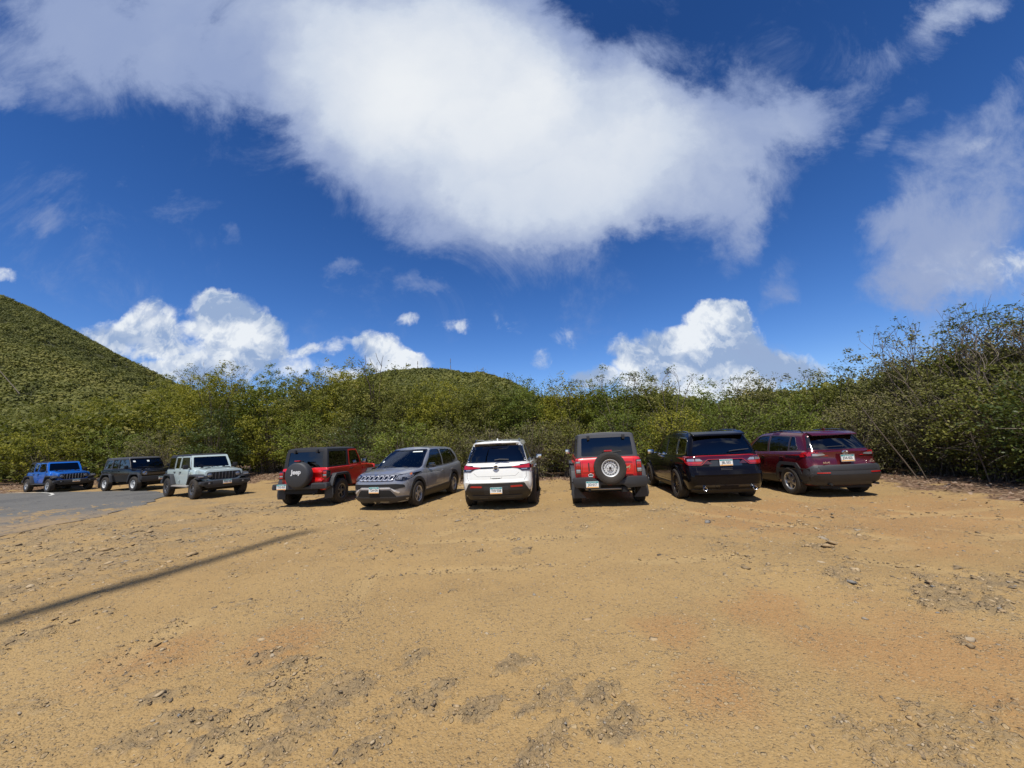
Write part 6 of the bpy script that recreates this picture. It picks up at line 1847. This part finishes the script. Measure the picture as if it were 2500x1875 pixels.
def shrub(name, label, cat, x, y, rx, h, kind, seed, leaf=.095, dens=1.0, twigs=90, group=None, ry=None, z0=None, overhang=0.0, low=.0):
    rng = np.random.default_rng(seed)
    z0 = gz(x, y) if z0 is None else z0
    ry = ry or rx * .85
    root = empty(name, (x, y, z0)); tag(root, label, cat, group)
    area = 2 * rx * h
    n_leaf = int(area * 3.4 * dens / (.42 * leaf * leaf))
    n_leaf = min(n_leaf, 24000)
    per = 34
    nc = max(30, n_leaf // per)
    d = rng.normal(0, 1, (nc, 3)); d /= np.linalg.norm(d, axis=1)[:, None]
    lob = 1 + .26 * (fbm(d[:, 0] * 2.4 + seed, d[:, 2] * 2.4 + d[:, 1], seed, 3) - .5) * 2 + .14 * rng.normal(0, 1, nc)
    rho = rng.uniform(.30, 1, nc) ** .42 * lob
    C = d * rho[:, None] * np.array([rx, ry, h * .5]) + np.array([0, 0, h * (.5 + low * .5)])
    # crowns are wider above the foot and frayed on top
    C[:, 0] *= (.78 + .30 * np.clip(C[:, 2] / h, 0, 1)); C[:, 1] *= (.78 + .30 * np.clip(C[:, 2] / h, 0, 1))
    C[:, 2] = np.where(C[:, 2] < .04, rng.uniform(.04, .6, nc), C[:, 2])
    top = C[:, 2] > h * .82
    C[:, 2] += np.where(top, np.abs(rng.normal(0, .13, nc)), 0)
    ct = np.clip(fbm(C[:, 0] * 1.3 + seed * 3, C[:, 2] * 1.3 + C[:, 1], seed + 9, 3) * 1.1 - .05 + rng.normal(0, .10, nc), 0, 1)
    idx = rng.integers(0, nc, n_leaf)
    sg = rng.uniform(.07, .21, nc)[idx][:, None]
    P_ = C[idx] + rng.normal(0, 1, (n_leaf, 3)) * sg * np.array([1, 1, .75])
    P_[:, 2] = np.maximum(P_[:, 2], .03)
    V, F = leaf_quads(rng, P_, leaf, leaf * .55)
    tint = np.clip(ct[idx] * .75 + rng.uniform(0, .42, n_leaf) - .06, 0, 1)
    link_mesh('crown', fast_mesh('crown', V, F, dict(tint=np.repeat(tint, 4))), LEAF[kind], root)
    # stems and twigs
    nt = int(twigs)
    T = C[rng.integers(0, nc, nt)]
    far = T * np.array([1.0, 1.0, 1.0]) + rng.normal(0, .10, (nt, 3)) + np.array([0, 0, .06])
    far *= rng.uniform(.92, 1.10, nt)[:, None]
    base = np.stack([rng.normal(0, rx * .16, nt), rng.normal(0, ry * .16, nt), np.full(nt, -.05)], 1)
    mid = base * .45 + far * .55; mid[:, 2] = base[:, 2] * .42 + far[:, 2] * .58 + .12 * h; mid[:, :2] *= .72
    tt = np.linspace(0, 1, 7)[None, :, None]
    A = base[:, None] * (1 - tt) ** 2 + mid[:, None] * 2 * tt * (1 - tt) + far[:, None] * tt ** 2
    A = A + np.cumsum(rng.normal(0, .018 * h / 3, A.shape), axis=1) * (tt > 0)
    A[..., 2] = np.maximum(A[..., 2], -.05)
    rr0 = np.where(np.arange(nt) < 7, rng.uniform(.022, .045, nt), rng.uniform(.006, .014, nt))
    V1, F1 = tubes(A, rr0, np.full(nt, .0035), 4)
    # short side twigs starting on the surface
    ns = int(nt * 1.2)
    S = C[rng.integers(0, nc, ns)]; dr = S - np.array([0, 0, h * .4]); dr /= np.linalg.norm(dr, axis=1)[:, None] + 1e-6
    dr += rng.normal(0, .55, (ns, 3)); 
    E_ = S + dr * rng.uniform(.15, .42, ns)[:, None]
    E_[:, 2] = np.maximum(E_[:, 2], .0)
    A2 = S[:, None] * (1 - tt[:, ::2]) + E_[:, None] * tt[:, ::2] + np.cumsum(rng.normal(0, .02, (ns, 4, 3)), axis=1)
    V2, F2 = tubes(A2, rng.uniform(.004, .008, ns), np.full(ns, .002), 3)
    V = np.vstack([V1, V2]); F = np.vstack([F1, F2 + len(V1)])
    tn = np.concatenate([np.repeat(rng.uniform(.1, .9, nt), len(V1) // nt), np.repeat(rng.uniform(.2, 1, ns), len(V2) // ns)])
    link_mesh('branches', fast_mesh('branches', V, F, dict(tint=tn)), BARK, root)
    return root

# skyline of the thicket: x/y against height over distance
SKX = [-1.6, -1.33, -1.2, -1.07, -.93, -.84, -.69, -.6, -.40, -.32, -.24, -.11, 0, .076, .162, .27, .40, .485, .536, .628, .756, .847, .948, 1.02, 1.15, 1.26, 1.37, 1.7]
SKZ = [.15, .157, .156, .172, .205, .223, .227, .217, .212, .195, .163, .152, .142, .152, .136, .142, .141, .116, .092, .130, .120, .143, .152, .185, .212, .228, .245, .24]
def sky_h(x, y, k=1.0):
    return CAM_H + y * float(np.interp(x / y, SKX, SKZ)) * k

FR = [  # front row: x, y, half width, height factor of skyline (or height), kind, leaf, twigs, density, label
    (-43.0, 23.6, 2.6, 3.6, 'olive', .15, 120, .8, 'olive bush at the far left edge, beyond the blue off-roader'),
    (-37.8, 25.6, 2.7, 4.2, 'yellow', .15, 90, .9, 'yellow-green bush at the left edge of the thicket, rising left of the blue off-roader'),
    (-33.6, 27.4, 2.6, 4.0, 'yellow', .14, 90, 1, 'bright yellow-leaved bush right behind the tail of the blue off-roader'),
    (-29.6, 28.9, 2.2, 3.4, 'green', .13, 110, .9, 'green bush behind the roof of the blue off-roader'),
    (-26.0, 28.3, 2.1, 3.2, 'grey', .10, 260, .6, 'twiggy grey-brown bush in the gap between the blue and the black off-roader'),
    (-22.2, 27.6, 2.1, 3.6, 'grey', .10, 240, .6, 'brownish leafless-looking bush right behind the black grey-roofed off-roader'),
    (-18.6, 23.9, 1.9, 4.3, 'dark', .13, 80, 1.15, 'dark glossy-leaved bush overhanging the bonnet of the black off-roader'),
    (-17.2, 26.8, 2.3, 4.8, 'yellow', .14, 90, 1.0, 'yellow-green tree above the pale green-grey off-roader'),
    (-13.6, 25.6, 2.2, 3.8, 'green', .11, 130, 1.0, 'mid-green bush behind the windshield of the pale green-grey off-roader'),
    (-11.2, 24.0, 2.0, 3.0, 'olive', .10, 150, .8, 'thin-stemmed bush over the leaf litter left of the red two-door off-roader'),
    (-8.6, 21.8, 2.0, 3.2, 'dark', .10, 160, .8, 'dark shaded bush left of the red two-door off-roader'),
    (-5.9, 19.8, 1.9, 2.8, 'green', .10, 150, .9, 'green bush right behind the roof of the red two-door off-roader'),
    (-3.4, 18.6, 1.8, 2.5, 'olive', .09, 190, .9, 'low yellowish-olive bush behind the gap between red two-door and silver-grey cars'),
    (-1.2, 18.2, 1.6, 2.3, 'grey', .08, 300, .55, 'tangle of bare brown twigs between the silver-grey and the white SUV'),
    (0.8, 18.3, 1.6, 2.4, 'grey', .08, 280, .6, 'brown twiggy bush right behind the white SUV'),
    (2.7, 17.9, 1.7, 2.5, 'olive', .08, 260, .8, 'bush with bare stems at its foot, in the gap right of the white SUV'),
    (4.9, 17.5, 1.7, 2.7, 'green', .08, 160, 1.0, 'small-leaved green bush right behind the roof of the red grey-roofed off-roader'),
    (7.0, 16.8, 1.7, 2.7, 'yellow', .085, 150, .9, 'yellow-green bush in the gap between the red off-roader and the black SUV'),
    (9.0, 16.0, 1.7, 2.7, 'green', .08, 150, 1.05, 'dense green bush right behind the roof of the black SUV'),
    (10.9, 15.2, 1.5, 2.7, 'green', .08, 140, 1.05, 'rounded light green bush above the gap between the black and the dark red SUV'),
    (12.6, 14.2, 1.5, 2.6, 'grey', .075, 220, .8, 'grey-green bush behind the roof of the dark red SUV'),
    (13.8, 12.6, 1.5, 2.9, 'grey', .085, 260, 1.2, 'dark twiggy bush just right of the dark red SUV'),
    (13.5, 10.7, 1.5, 3.0, 'olive', .09, 260, 1.1, 'dark bush with thin bare stems, second right of the dark red SUV'),
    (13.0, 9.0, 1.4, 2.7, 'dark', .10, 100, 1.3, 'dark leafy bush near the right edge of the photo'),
    (13.2, 7.2, 1.5, 2.6, 'green', .10, 100, 1.3, 'nearest bush, cut by the right edge of the photo'),
]
BK = [
    (-47, 33, 3.4, 'olive', 'olive crown behind the leftmost bushes at the picture edge'),
    (-41, 33.5, 3.2, 'olive', 'olive crown behind the yellow-green bush at the left edge'),
    (-36, 34.0, 3.2, 'yellow', 'yellow crown in the second row above the blue off-roader'),
    (-31, 34.2, 3.0, 'yellow', 'yellow-green crown in the second row above the black grey-roofed off-roader'),
    (-26, 31.5, 2.8, 'yellow', 'tall yellow-green crown left of the pale green-grey off-roader, against the hill'),
    (-21.5, 27.5, 2.7, 'yellow', 'tall frayed crown against the sky above the pale green-grey off-roader'),
    (-18.0, 29.0, 2.7, 'green', 'tall green crown at the skyline right of the pale green-grey off-roader'),
    (-14.5, 28.0, 2.6, 'olive', 'tall olive crown at the skyline left of the red two-door off-roader'),
    (-11.5, 26.5, 2.5, 'yellow', 'yellowish crown at the skyline above the red two-door off-roader'),
    (-8.8, 24.5, 2.4, 'olive', 'olive crown at the skyline, below the dead antler-like branches'),
    (-6.2, 23.0, 2.2, 'olive', 'olive crown at the skyline above the silver-grey SUV'),
    (-3.9, 21.8, 2.1, 'yellow', 'yellowish crown in front of the round hill, left of the white SUV'),
    (-1.6, 21.2, 2.0, 'olive', 'olive crown below the summit of the round hill'),
    (0.6, 20.8, 2.0, 'green', 'green crown below the right flank of the round hill'),
    (2.8, 20.4, 1.9, 'yellow', 'yellow-flecked crown at the skyline above the gap right of the white SUV'),
    (5.0, 20.0, 1.9, 'green', 'green crown at the skyline above the red grey-roofed off-roader'),
    (7.2, 19.4, 1.9, 'olive', 'olive crown at the skyline under bare curling twigs'),
    (9.3, 18.6, 1.8, 'green', 'green crown at the skyline above the black SUV, left of the dip'),
    (11.4, 17.8, 1.7, 'grey', 'grey-green crown at the skyline above the roof of the dark red SUV'),
    (13.3, 16.6, 1.7, 'olive', 'olive crown with dry brown tips right of the dip in the skyline'),
    (14.9, 15.0, 1.7, 'grey', 'grey-green crown sloping up to the high bushes at the right'),
    (15.8, 13.2, 1.8, 'olive', 'highest rounded yellow-olive crown of the thicket, below the bare branching trees'),
    (16.0, 11.3, 1.8, 'grey', 'broad greyish crown under the bare trees near the right edge'),
    (15.8, 9.2, 1.7, 'grey', 'greyish crown cut off by the right edge of the photo'),
]
for i, (x, y, r, h, kd, lf, tw, dn, lb) in enumerate(FR):
    shrub('shrub', lb, 'bush', x, y, r, h, kd, 100 + i, leaf=lf, dens=dn, twigs=tw, group='bushes of the thicket')
for i, (x, y, r, kd, lb) in enumerate(BK):
    hh = sky_h(x, y, float(np.interp(x / y, [-.5, -.3, .8, 1.0], [.81, .92, .91, .93]))) - .1
    shrub('shrub', lb, 'bush', x, y, r, hh, kd, 300 + i, leaf=.13 if y > 23 else .10, dens=1.5 if x < 14 else 1.1, twigs=60 if x < 14 else 260, group='bushes of the thicket', low=.16)

# the unbroken mass of foliage behind and between them
rng = np.random.default_rng(77)
NB = 70000
t = rng.uniform(-1.75, 1.75, NB)
ey = np.array([p[1] for p in EDGE]); ex = np.array([p[0] for p in EDGE])
order = np.argsort(ex[:17] / ey[:17]); ed_y = np.interp(t, (ex[:17] / ey[:17])[order], ey[:17][order])
y = ed_y + 3.5 + rng.uniform(0, 1, NB) * np.clip(ed_y * .42, 4, 11); x = t * y
top = CAM_H + y * np.interp(t, SKX, SKZ) * (.84 - .22 * fbm(x * .6, y * .6, 4, 4))
z = .1 + (top - .1) * rng.uniform(0, 1, NB) ** .75 + np.abs(rng.normal(0, .12, NB))
# it goes on past the right edge, round the lot
ne = 16000
xe = rng.uniform(16.5, 34, ne); ye = rng.uniform(-12, 14, ne); he = 2.4 + 2.2 * fbm(xe * .35, ye * .35, 8, 4)
ke = (edge_dist(xe, ye) < -1.2); xe, ye, he = xe[ke], ye[ke], he[ke]
x = np.append(x, xe); y = np.append(y, ye); z = np.append(z, .1 + he * rng.uniform(0, 1, len(xe)) ** .75); NB = len(x)
V, F = leaf_quads(rng, np.stack([x, y, z], 1), .40, .24)
tn = np.clip(fbm(x * .7, y * .7 + z, 61, 3) * .9 + rng.uniform(-.2, .3, NB), 0, 1)
tag(link_mesh('thicket', fast_mesh('thicket', V, F, dict(tint=np.repeat(tn, 4))), LEAF['olive']), 'dense olive scrub filling the depth of the thicket behind the front bushes', 'scrub', kind='stuff')

# ------------------------------------------------------------------ bare and dead trees standing out of the thicket
def branching(name, label, x, y, h0, h1, spread, seed, cat='tree', tufts=True, n_main=5, thick=.03, group=None, tone=(.1, .6), levels=3, lean=0.0):
    """stems rise to h0, then fork until the tips reach h1"""
    rg = random.Random(seed)
    z0 = gz(x, y)
    root = empty(name, (x, y, z0)); tag(root, label, cat, group)
    segs = []; tips = []
    def grow_(p, d, L, r, lv):
        n = 4; pts = [p]
        q = Vector(p); dd = Vector(d)
        for k in range(n):
            dd = (dd + Vector((rg.gauss(0, .16), rg.gauss(0, .16), rg.gauss(0.05, .08)))).normalized()
            q = q + dd * L / n; pts.append(q.copy())
        segs.append((pts, r, r * .62))
        if lv == 0:
            tips.append(q.copy()); return
        for k in range(rg.choice((2, 2, 3))):
            a = rg.uniform(0, 6.28); s = rg.uniform(.35, .75)
            nd = (dd + Vector((math.cos(a) * s, math.sin(a) * s, rg.uniform(-.05, .3)))).normalized()
            grow_(q, nd, L * rg.uniform(.6, .85), r * .6, lv - 1)
    tl = sum(.72 ** k for k in range(levels + 1))
    for k in range(n_main):
        a = 6.28 * k / n_main + rg.uniform(-.3, .3)
        b = Vector((math.cos(a) * spread * .35, math.sin(a) * spread * .35, 0)); 
        e = Vector((math.cos(a) * spread * .75 + lean, math.sin(a) * spread * .75, h0))
        pts = [Vector((0, 0, -.05)) * (1 - t_) + (b * (1 - t_) + e * t_) * t_ + Vector((0, 0, 0)) for t_ in np.linspace(0, 1, 6)]
        pts = [Vector((p.x, p.y, h0 * t_)) for p, t_ in zip(pts, np.linspace(0, 1, 6))]
        segs.append((pts, thick * 1.5, thick))
        grow_(pts[-1], Vector((math.cos(a) * .45, math.sin(a) * .45, 1)).normalized(), (h1 - h0) / tl * rg.uniform(.9, 1.15), thick, levels)
    mb = MB()
    for pts, a, b in segs: mb.tube(pts, list(np.linspace(a, b, len(pts))), 5, caps=False)
    me = mb.mesh('branches', 60, fix=False)
    at = me.attributes.new('tint', 'FLOAT', 'POINT'); at.data.foreach_set('value', np.full(len(me.vertices), rg.uniform(*tone), np.float32))
    link_mesh('branches', me, BARK, root)
    if tufts and tips:
        r2 = np.random.default_rng(seed)
        C = []
        for tp in tips:
            if rg.random() < .45:
                k = rg.randint(5, 14)
                C.append(np.array(tp) + r2.normal(0, 1, (k, 3)) * np.array([.10, .10, .03]))
        if C:
            C = np.vstack(C); V, F = leaf_quads(r2, C, .11, .05, up=1.6)
            link_mesh('crown', fast_mesh('crown', V, F, dict(tint=np.repeat(r2.uniform(.2, .9, len(C)), 4))), LEAF['dark'], root)
    return root
BT = 'bare-branched trees rising out of the thicket'
def top_at(x, y, s): return CAM_H + y * s
branching('bare_tree', 'bare forking tree with leaf tufts, leftmost of the tall ones at the right', 14.6, 13.3, 2.9, top_at(14.6, 13.3, .265), 1.0, 1, group=BT, n_main=5, thick=.022)
branching('bare_tree', 'tall bare tree with dark leaf tufts at its tips, above the rounded yellow-olive crown', 15.3, 12.6, 3.2, top_at(15.3, 12.6, .285), 1.0, 2, group=BT, n_main=6, thick=.022)
branching('bare_tree', 'many-stemmed bare tree between the tufted one and the picture edge', 15.4, 11.8, 3.0, top_at(15.4, 11.8, .255), 1.0, 3, group=BT, n_main=7, thick=.02)
branching('bare_tree', 'leaning bare tree second from the right edge, highest of all', 15.4, 11.0, 3.0, top_at(15.4, 11.0, .30), 1.0, 4, group=BT, n_main=7, thick=.022)
branching('bare_tree', 'bare tree cut by the right edge of the photo', 15.3, 10.2, 2.8, top_at(15.3, 10.2, .30), .9, 5, group=BT, n_main=7, thick=.022)
branching('bare_tree', 'grey leafless tangle in front of the tall bare trees at the right edge', 14.2, 10.4, 2.2, top_at(14.2, 10.4, .235), 1.1, 21, group=BT, n_main=8, thick=.018, tufts=False, tone=(.5, .8))
branching('bare_tree', 'brown leafless tangle between the dark red SUV and the tall bare trees', 14.0, 12.2, 2.2, top_at(14.0, 12.2, .215), 1.1, 22, group=BT, n_main=8, thick=.018, tufts=False, tone=(.4, .7))
branching('bare_tree', 'curling bare twigs on the skyline above the red grey-roofed off-roader', 5.2, 19.0, 3.6, top_at(5.2, 19, .160), 1.2, 6, group=BT, n_main=5, thick=.016, tone=(.5, .9))
branching('bare_tree', 'pale bare twigs on the skyline above the left side of the black SUV', 7.4, 18.4, 3.6, top_at(7.4, 18.4, .168), 1.3, 7, group=BT, n_main=6, thick=.018, tone=(.6, 1))
branching('bare_tree', 'small bare sprig on the skyline right of the dip', 10.6, 18.0, 3.1, top_at(10.6, 18, .142), .7, 8, group=BT, n_main=3, thick=.013)
branching('bare_tree', 'thin bare twigs with a dry brown tuft above the tail of the dark red SUV', 13.2, 15.8, 3.2, top_at(13.2, 15.8, .155), .9, 9, group=BT, n_main=4, thick=.014)
branching('dead_tree', 'dead antler-like branches sticking up left of the round hill', -8.3, 23.2, 5.3, top_at(-8.3, 23.2, .242), .45, 10, tufts=False, group=BT, n_main=3, thick=.03, levels=1, tone=(.0, .15), lean=-.2)
branching('bare_tree', 'bare spray of twigs on the skyline above the gap right of the white SUV', 2.9, 19.4, 3.6, top_at(2.9, 19.4, .150), .9, 12, group=BT, n_main=4, thick=.013)
branching('bare_tree', 'frayed twigs on the skyline above the pale green-grey off-roader', -20.2, 25.8, 5.6, top_at(-20.2, 25.8, .225), 1.3, 13, group=BT, n_main=5, thick=.018)

def pole(name, label, cat, x, y, z, h, r, lean=(0, 0), tone=.4, group=None, arm=0):
    mb = MB()
    pts = [(lean[0] * k / 4 + (.02 * h * math.sin(k * 1.7)) * (0 if arm else .3), lean[1] * k / 4, h * k / 4) for k in range(5)]
    mb.tube(pts, [r, r * .92, r * .85, r * .75, r * .6], 8)
    if arm:
        mb.box(-arm, arm, -.06, .06, h - .7, h - .55); mb.tube([(-arm * .8, 0, h - .55), (-arm * .8, 0, h - .35)], .05, 6); mb.tube([(arm * .8, 0, h - .55), (arm * .8, 0, h - .35)], .05, 6)
    me = mb.mesh(name, 40)
    at = me.attributes.new('tint', 'FLOAT', 'POINT'); at.data.foreach_set('value', np.full(len(me.vertices), tone, np.float32))
    o = link_mesh(name, me, BARK); o.location = (x, y, z)
    return tag(o, label, cat, group)
# pale leaning stems at the right and by the red car
for i, (x, y, h, lx, ly, r, lb) in enumerate([
        (12.15, 11.9, 2.3, -1.15, .2, .028, 'pale leaning trunk slanting up to the left, right of the dark red SUV'),
        (12.2, 11.7, 1.7, -.5, .2, .018, 'thin stem beside the pale leaning trunk right of the dark red SUV'),
        (12.7, 10.6, 1.6, -.15, .1, .026, 'upright pale stem in the shaded bushes at the right'),
        (-9.2, 20.6, 2.3, 1.3, .2, .022, 'dead slanting stick rising to the red two-door off-roader from its left')]):
    pole('leaning_trunk', lb, 'trunk', x, y, gz(x, y) - .05, h, r * .7, (lx, ly), .5, 'pale bare trunks in the thicket')

# ------------------------------------------------------------------ utility pole beside the photographer: only its shadow falls into view
pole('utility_pole', 'very tall wooden pole behind the photographer whose shadow lies across the dirt', 'pole', -8.07, -5.6, 0, 30.0, .25, tone=.3, arm=.0)

# ------------------------------------------------------------------ hills
HG = tint_mat('hill_scrub', [(0, (.055, .062, .013)), (.35, (.105, .110, .022)), (.65, (.165, .158, .032)), (.9, (.23, .20, .05)), (1, (.27, .22, .09))], .75, .12)
m, t_, b = mat_new('hill_ground')
geo = t_.new('ShaderNodeTexCoord').outputs['Object']
t_.l.new(t_.ramp(t_.noise(geo, .12, 8, .65), [(.3, (.030, .034, .010)), (.55, (.055, .058, .016)), (.75, (.085, .078, .024))]), b.inputs['Base Color'])
b.inputs['Roughness'].default_value = .95
HILL_GROUND = m
def hill(name, T, S, y0, y1, y2, e0, seed, nt=220, ny=90, bump=1.0, g=.8):
    tt = np.linspace(T[0], T[-1], nt); yy = np.concatenate([np.linspace(y0, y1, ny), np.linspace(y1, y2, 24)[1:]])
    TT, YY = np.meshgrid(tt, yy)
    s = np.interp(TT, T, S)
    k = np.clip((YY - y0) / (y1 - y0), 0, 1)
    e = e0 + (s - e0) * np.sin(k * math.pi / 2) ** g
    Z = CAM_H + YY * e
    back = np.clip((YY - y1) / (y2 - y1), 0, 1)
    Z = np.where(YY > y1, (CAM_H + y1 * s) * (1 - back) ** 1.0 - 5 * back, Z)
    X = TT * YY
    Z = Z + (fbm(X * .05, YY * .05, seed, 4) - .5) * 5 * bump * np.clip(k * 3, 0, 1) * (1 - sstep(k, .8, 1.0))
    n, mm = X.shape
    i, j = np.meshgrid(np.arange(n - 1), np.arange(mm - 1), indexing='ij')
    F = np.stack([i * mm + j, i * mm + j + 1, (i + 1) * mm + j + 1, (i + 1) * mm + j], -1).reshape(-1, 4)
    me = fast_mesh(name, np.stack([X.ravel(), YY.ravel(), Z.ravel()], 1), F)
    me.polygons.foreach_set('use_smooth', [True] * len(me.polygons))
    o = link_mesh(name, me, HILL_GROUND); tag(o, kind='structure')
    def zf(t1, y1_):
        fi = np.interp(t1, tt, np.arange(mm)); fj = np.interp(y1_, yy, np.arange(n))
        i0 = np.clip(fi.astype(int), 0, mm - 2); j0 = np.clip(fj.astype(int), 0, n - 2); a = fi - i0; c = fj - j0
        return (Z[j0, i0] * (1 - a) + Z[j0, i0 + 1] * a) * (1 - c) + (Z[j0 + 1, i0] * (1 - a) + Z[j0 + 1, i0 + 1] * a) * c
    return zf
def scrub(name, label, zf, tr, yr, n, rad, per, leaf, seed, dt=0.0):
    rg = np.random.default_rng(seed)
    t = rg.uniform(tr[0], tr[1], n); y = np.sqrt(rg.uniform(yr[0] ** 2, yr[1] ** 2, n)); x = t * y
    z = zf(t, y)
    r = rg.uniform(.55, 1.25, n) * rad
    tone = np.clip(fbm(x * .02, y * .05, seed, 4) * .8 + rg.uniform(-.12, .28, n) + dt, 0, 1)
    d = rg.normal(0, 1, (n, per, 3)); d[..., 2] = np.abs(d[..., 2]); d /= np.linalg.norm(d, axis=2)[..., None]
    d *= rg.uniform(.55, 1.05, (n, per, 1)) 
    C = np.stack([x, y, z], 1)[:, None] + d * np.stack([r, r, r * .95], 1)[:, None] + np.array([0, 0, .1])
    # leaves lie roughly along the crown surface so that each bush shades as a mass
    N_ = d.reshape(-1, 3) + rg.normal(0, .24, (n * per, 3)); N_ /= np.linalg.norm(N_, axis=1)[:, None]
    tg = rg.normal(0, 1, (n * per, 3)); tg -= N_ * (tg * N_).sum(1)[:, None]; tg /= np.linalg.norm(tg, axis=1)[:, None]
    bt = np.cross(N_, tg); s = rg.uniform(.6, 1.3, (n * per, 1)) * leaf * .5 * np.repeat(r / rad, per)[:, None]
    Cf = C.reshape(-1, 3)
    V = np.stack([Cf - tg * s, Cf + bt * s * .8, Cf + tg * s, Cf - bt * s * .8], 1).reshape(-1, 3)
    F = np.arange(len(V)).reshape(-1, 4)
    tn = np.clip(np.repeat(tone, per) + rg.uniform(-.07, .07, n * per), 0, 1)
    tag(link_mesh(name, fast_mesh(name, V, F, dict(tint=np.repeat(tn, 4))), HG), label, 'scrub', kind='stuff')
zl = hill('hillside', [-3.6, -2.4, -1.8, -1.409, -1.287, -1.165, -1.046, -.913, -.80, -.62, -.5], [.50, .53, .535, .463, .404, .334, .266, .196, .14, .06, .0], 48, 185, 330, .05, 3)
scrub('hillside_scrub', 'continuous cover of low green bushes over the steep hill at the left', zl, (-1.75, -.62), (50, 187), 7600, 1.55, 70, .50, 5)
zm = hill('hilltop', [-.9, -.6, -.46, -.40, -.36, -.327, -.26, -.184, -.13, -.075, -.02, .032, .12, .25, .5], [.08, .13, .165, .178, .188, .195, .197, .193, .181, .176, .156, .126, .07, .04, .0], 60, 300, 430, .05, 8, bump=1.4)
scrub('hilltop_scrub', 'continuous cover of bushes over the round hill behind the thicket', zm, (-.50, .12), (110, 304), 3600, 2.9, 56, 1.35, 6, -.16)
# stems and a pole on the hills
for i, (s, y, h, r, lb, lean, tone, t1) in enumerate([
        (-.250, 296, 9, .35, 'bare snag on the crest of the round hill, right of the dead antler-like branches', (0, 0), .3, 0),
        (-.282, 290, 8, .35, 'dark snag left of the summit of the round hill', (.4, 0), .1, 0),
        (-.162, 298, 12.5, .30, 'slender pale pole on the summit of the round hill', (0, 0), .75, 0),
        (-.02, 290, 8.0, .22, 'thin dark pole on the right flank of the round hill', (0, 0), .2, 0),
        (-.075, 250, 7.0, .25, 'pale bare stem among the bushes of the round hill', (0, 0), .9, 0),
        (.012, 285, 9.0, .28, 'dark pole where the round hill meets the bushes', (0, 0), .1, 0)]):
    z = float(zm(np.array([s]), np.array([float(y)]))[0])
    pole('snag', lb, 'snag', s * y, y, z, h, r, lean, tone, 'poles and snags on the hills')
ys = np.linspace(52, 180, 200); zz = zl(np.full(200, -1.313), ys)
k_ = int(np.argmin(np.abs((zz + 1.0 - CAM_H) / ys - .190))); yk = float(ys[k_])
pole('snag', 'long pale trunk leaning on the scrub of the steep left hill', 'snag', -1.313 * yk, yk, CAM_H + .187 * yk, .082 * yk, .0011 * yk, (-.056 * yk, -.02 * yk), .75, 'poles and snags on the hills')
# white house half hidden on the slope of the round hill
y = 232.0; s = -.274
z = float(zm(np.array([s]), np.array([y]))[0])
hr = empty('house', (s * y, y, CAM_H + .166 * y - 3.4), R(8)); tag(hr, 'small white house half hidden by bushes on the round hill', 'house')
hw = MB(); hw.box(-5, 5, -3, 3, -6, 3.2); hw.box(-5.6, -1, -4.4, -3.0, -6, .2); hw.build('wall', simple('white_wall', (.75, .75, .72), .8), hr, smooth=20)
hb_ = MB(); hb_.prism([(-5.6, 3.2), (5.6, 3.2), (0, 5.0)], -3.5, 3.5, 'y'); hb_.build('roof', simple('pale_roof', (.55, .55, .53), .6), hr, smooth=20)
for wx in (-3.4, -.6, 2.6):
    q = MB(); q.box(wx, wx + 1.3, -3.06, -2.98, .6, 2.2); q.build('window', MAT['gloss'], hr)
q = MB(); q.box(-5.6, -1, -4.46, -4.38, .2, .9); q.build('railing', simple('rail', (.6, .6, .58), .6), hr)

# ------------------------------------------------------------------ leaf litter
rng = np.random.default_rng(12)
N = 60000
x = rng.uniform(-38, 15, N); y = rng.uniform(5, 31, N)
ed = edge_dist(x, y)
keep = (ed < 1.7) & (ed > -2.0) & (rng.uniform(0, 1, N) < 1 - sstep(ed, -.2, 1.7) * .92)
x, y = x[keep], y[keep]
z, _, _, _ = ground_z(x, y)
V, F = leaf_quads(rng, np.stack([x, y, z + .012], 1), .10, .06, up=1.4)
LIT = tint_mat('dry_leaf', [(0, (.06, .035, .022)), (.5, (.16, .09, .055)), (.85, (.27, .18, .12)), (1, (.42, .33, .24))], .8)
tag(link_mesh('leaf_litter', fast_mesh('leaf_litter', V, F, dict(tint=np.repeat(rng.uniform(0, 1, len(x)), 4))), LIT), 'dry brown leaves scattered on the ground under the bushes', 'leaf litter', kind='stuff')
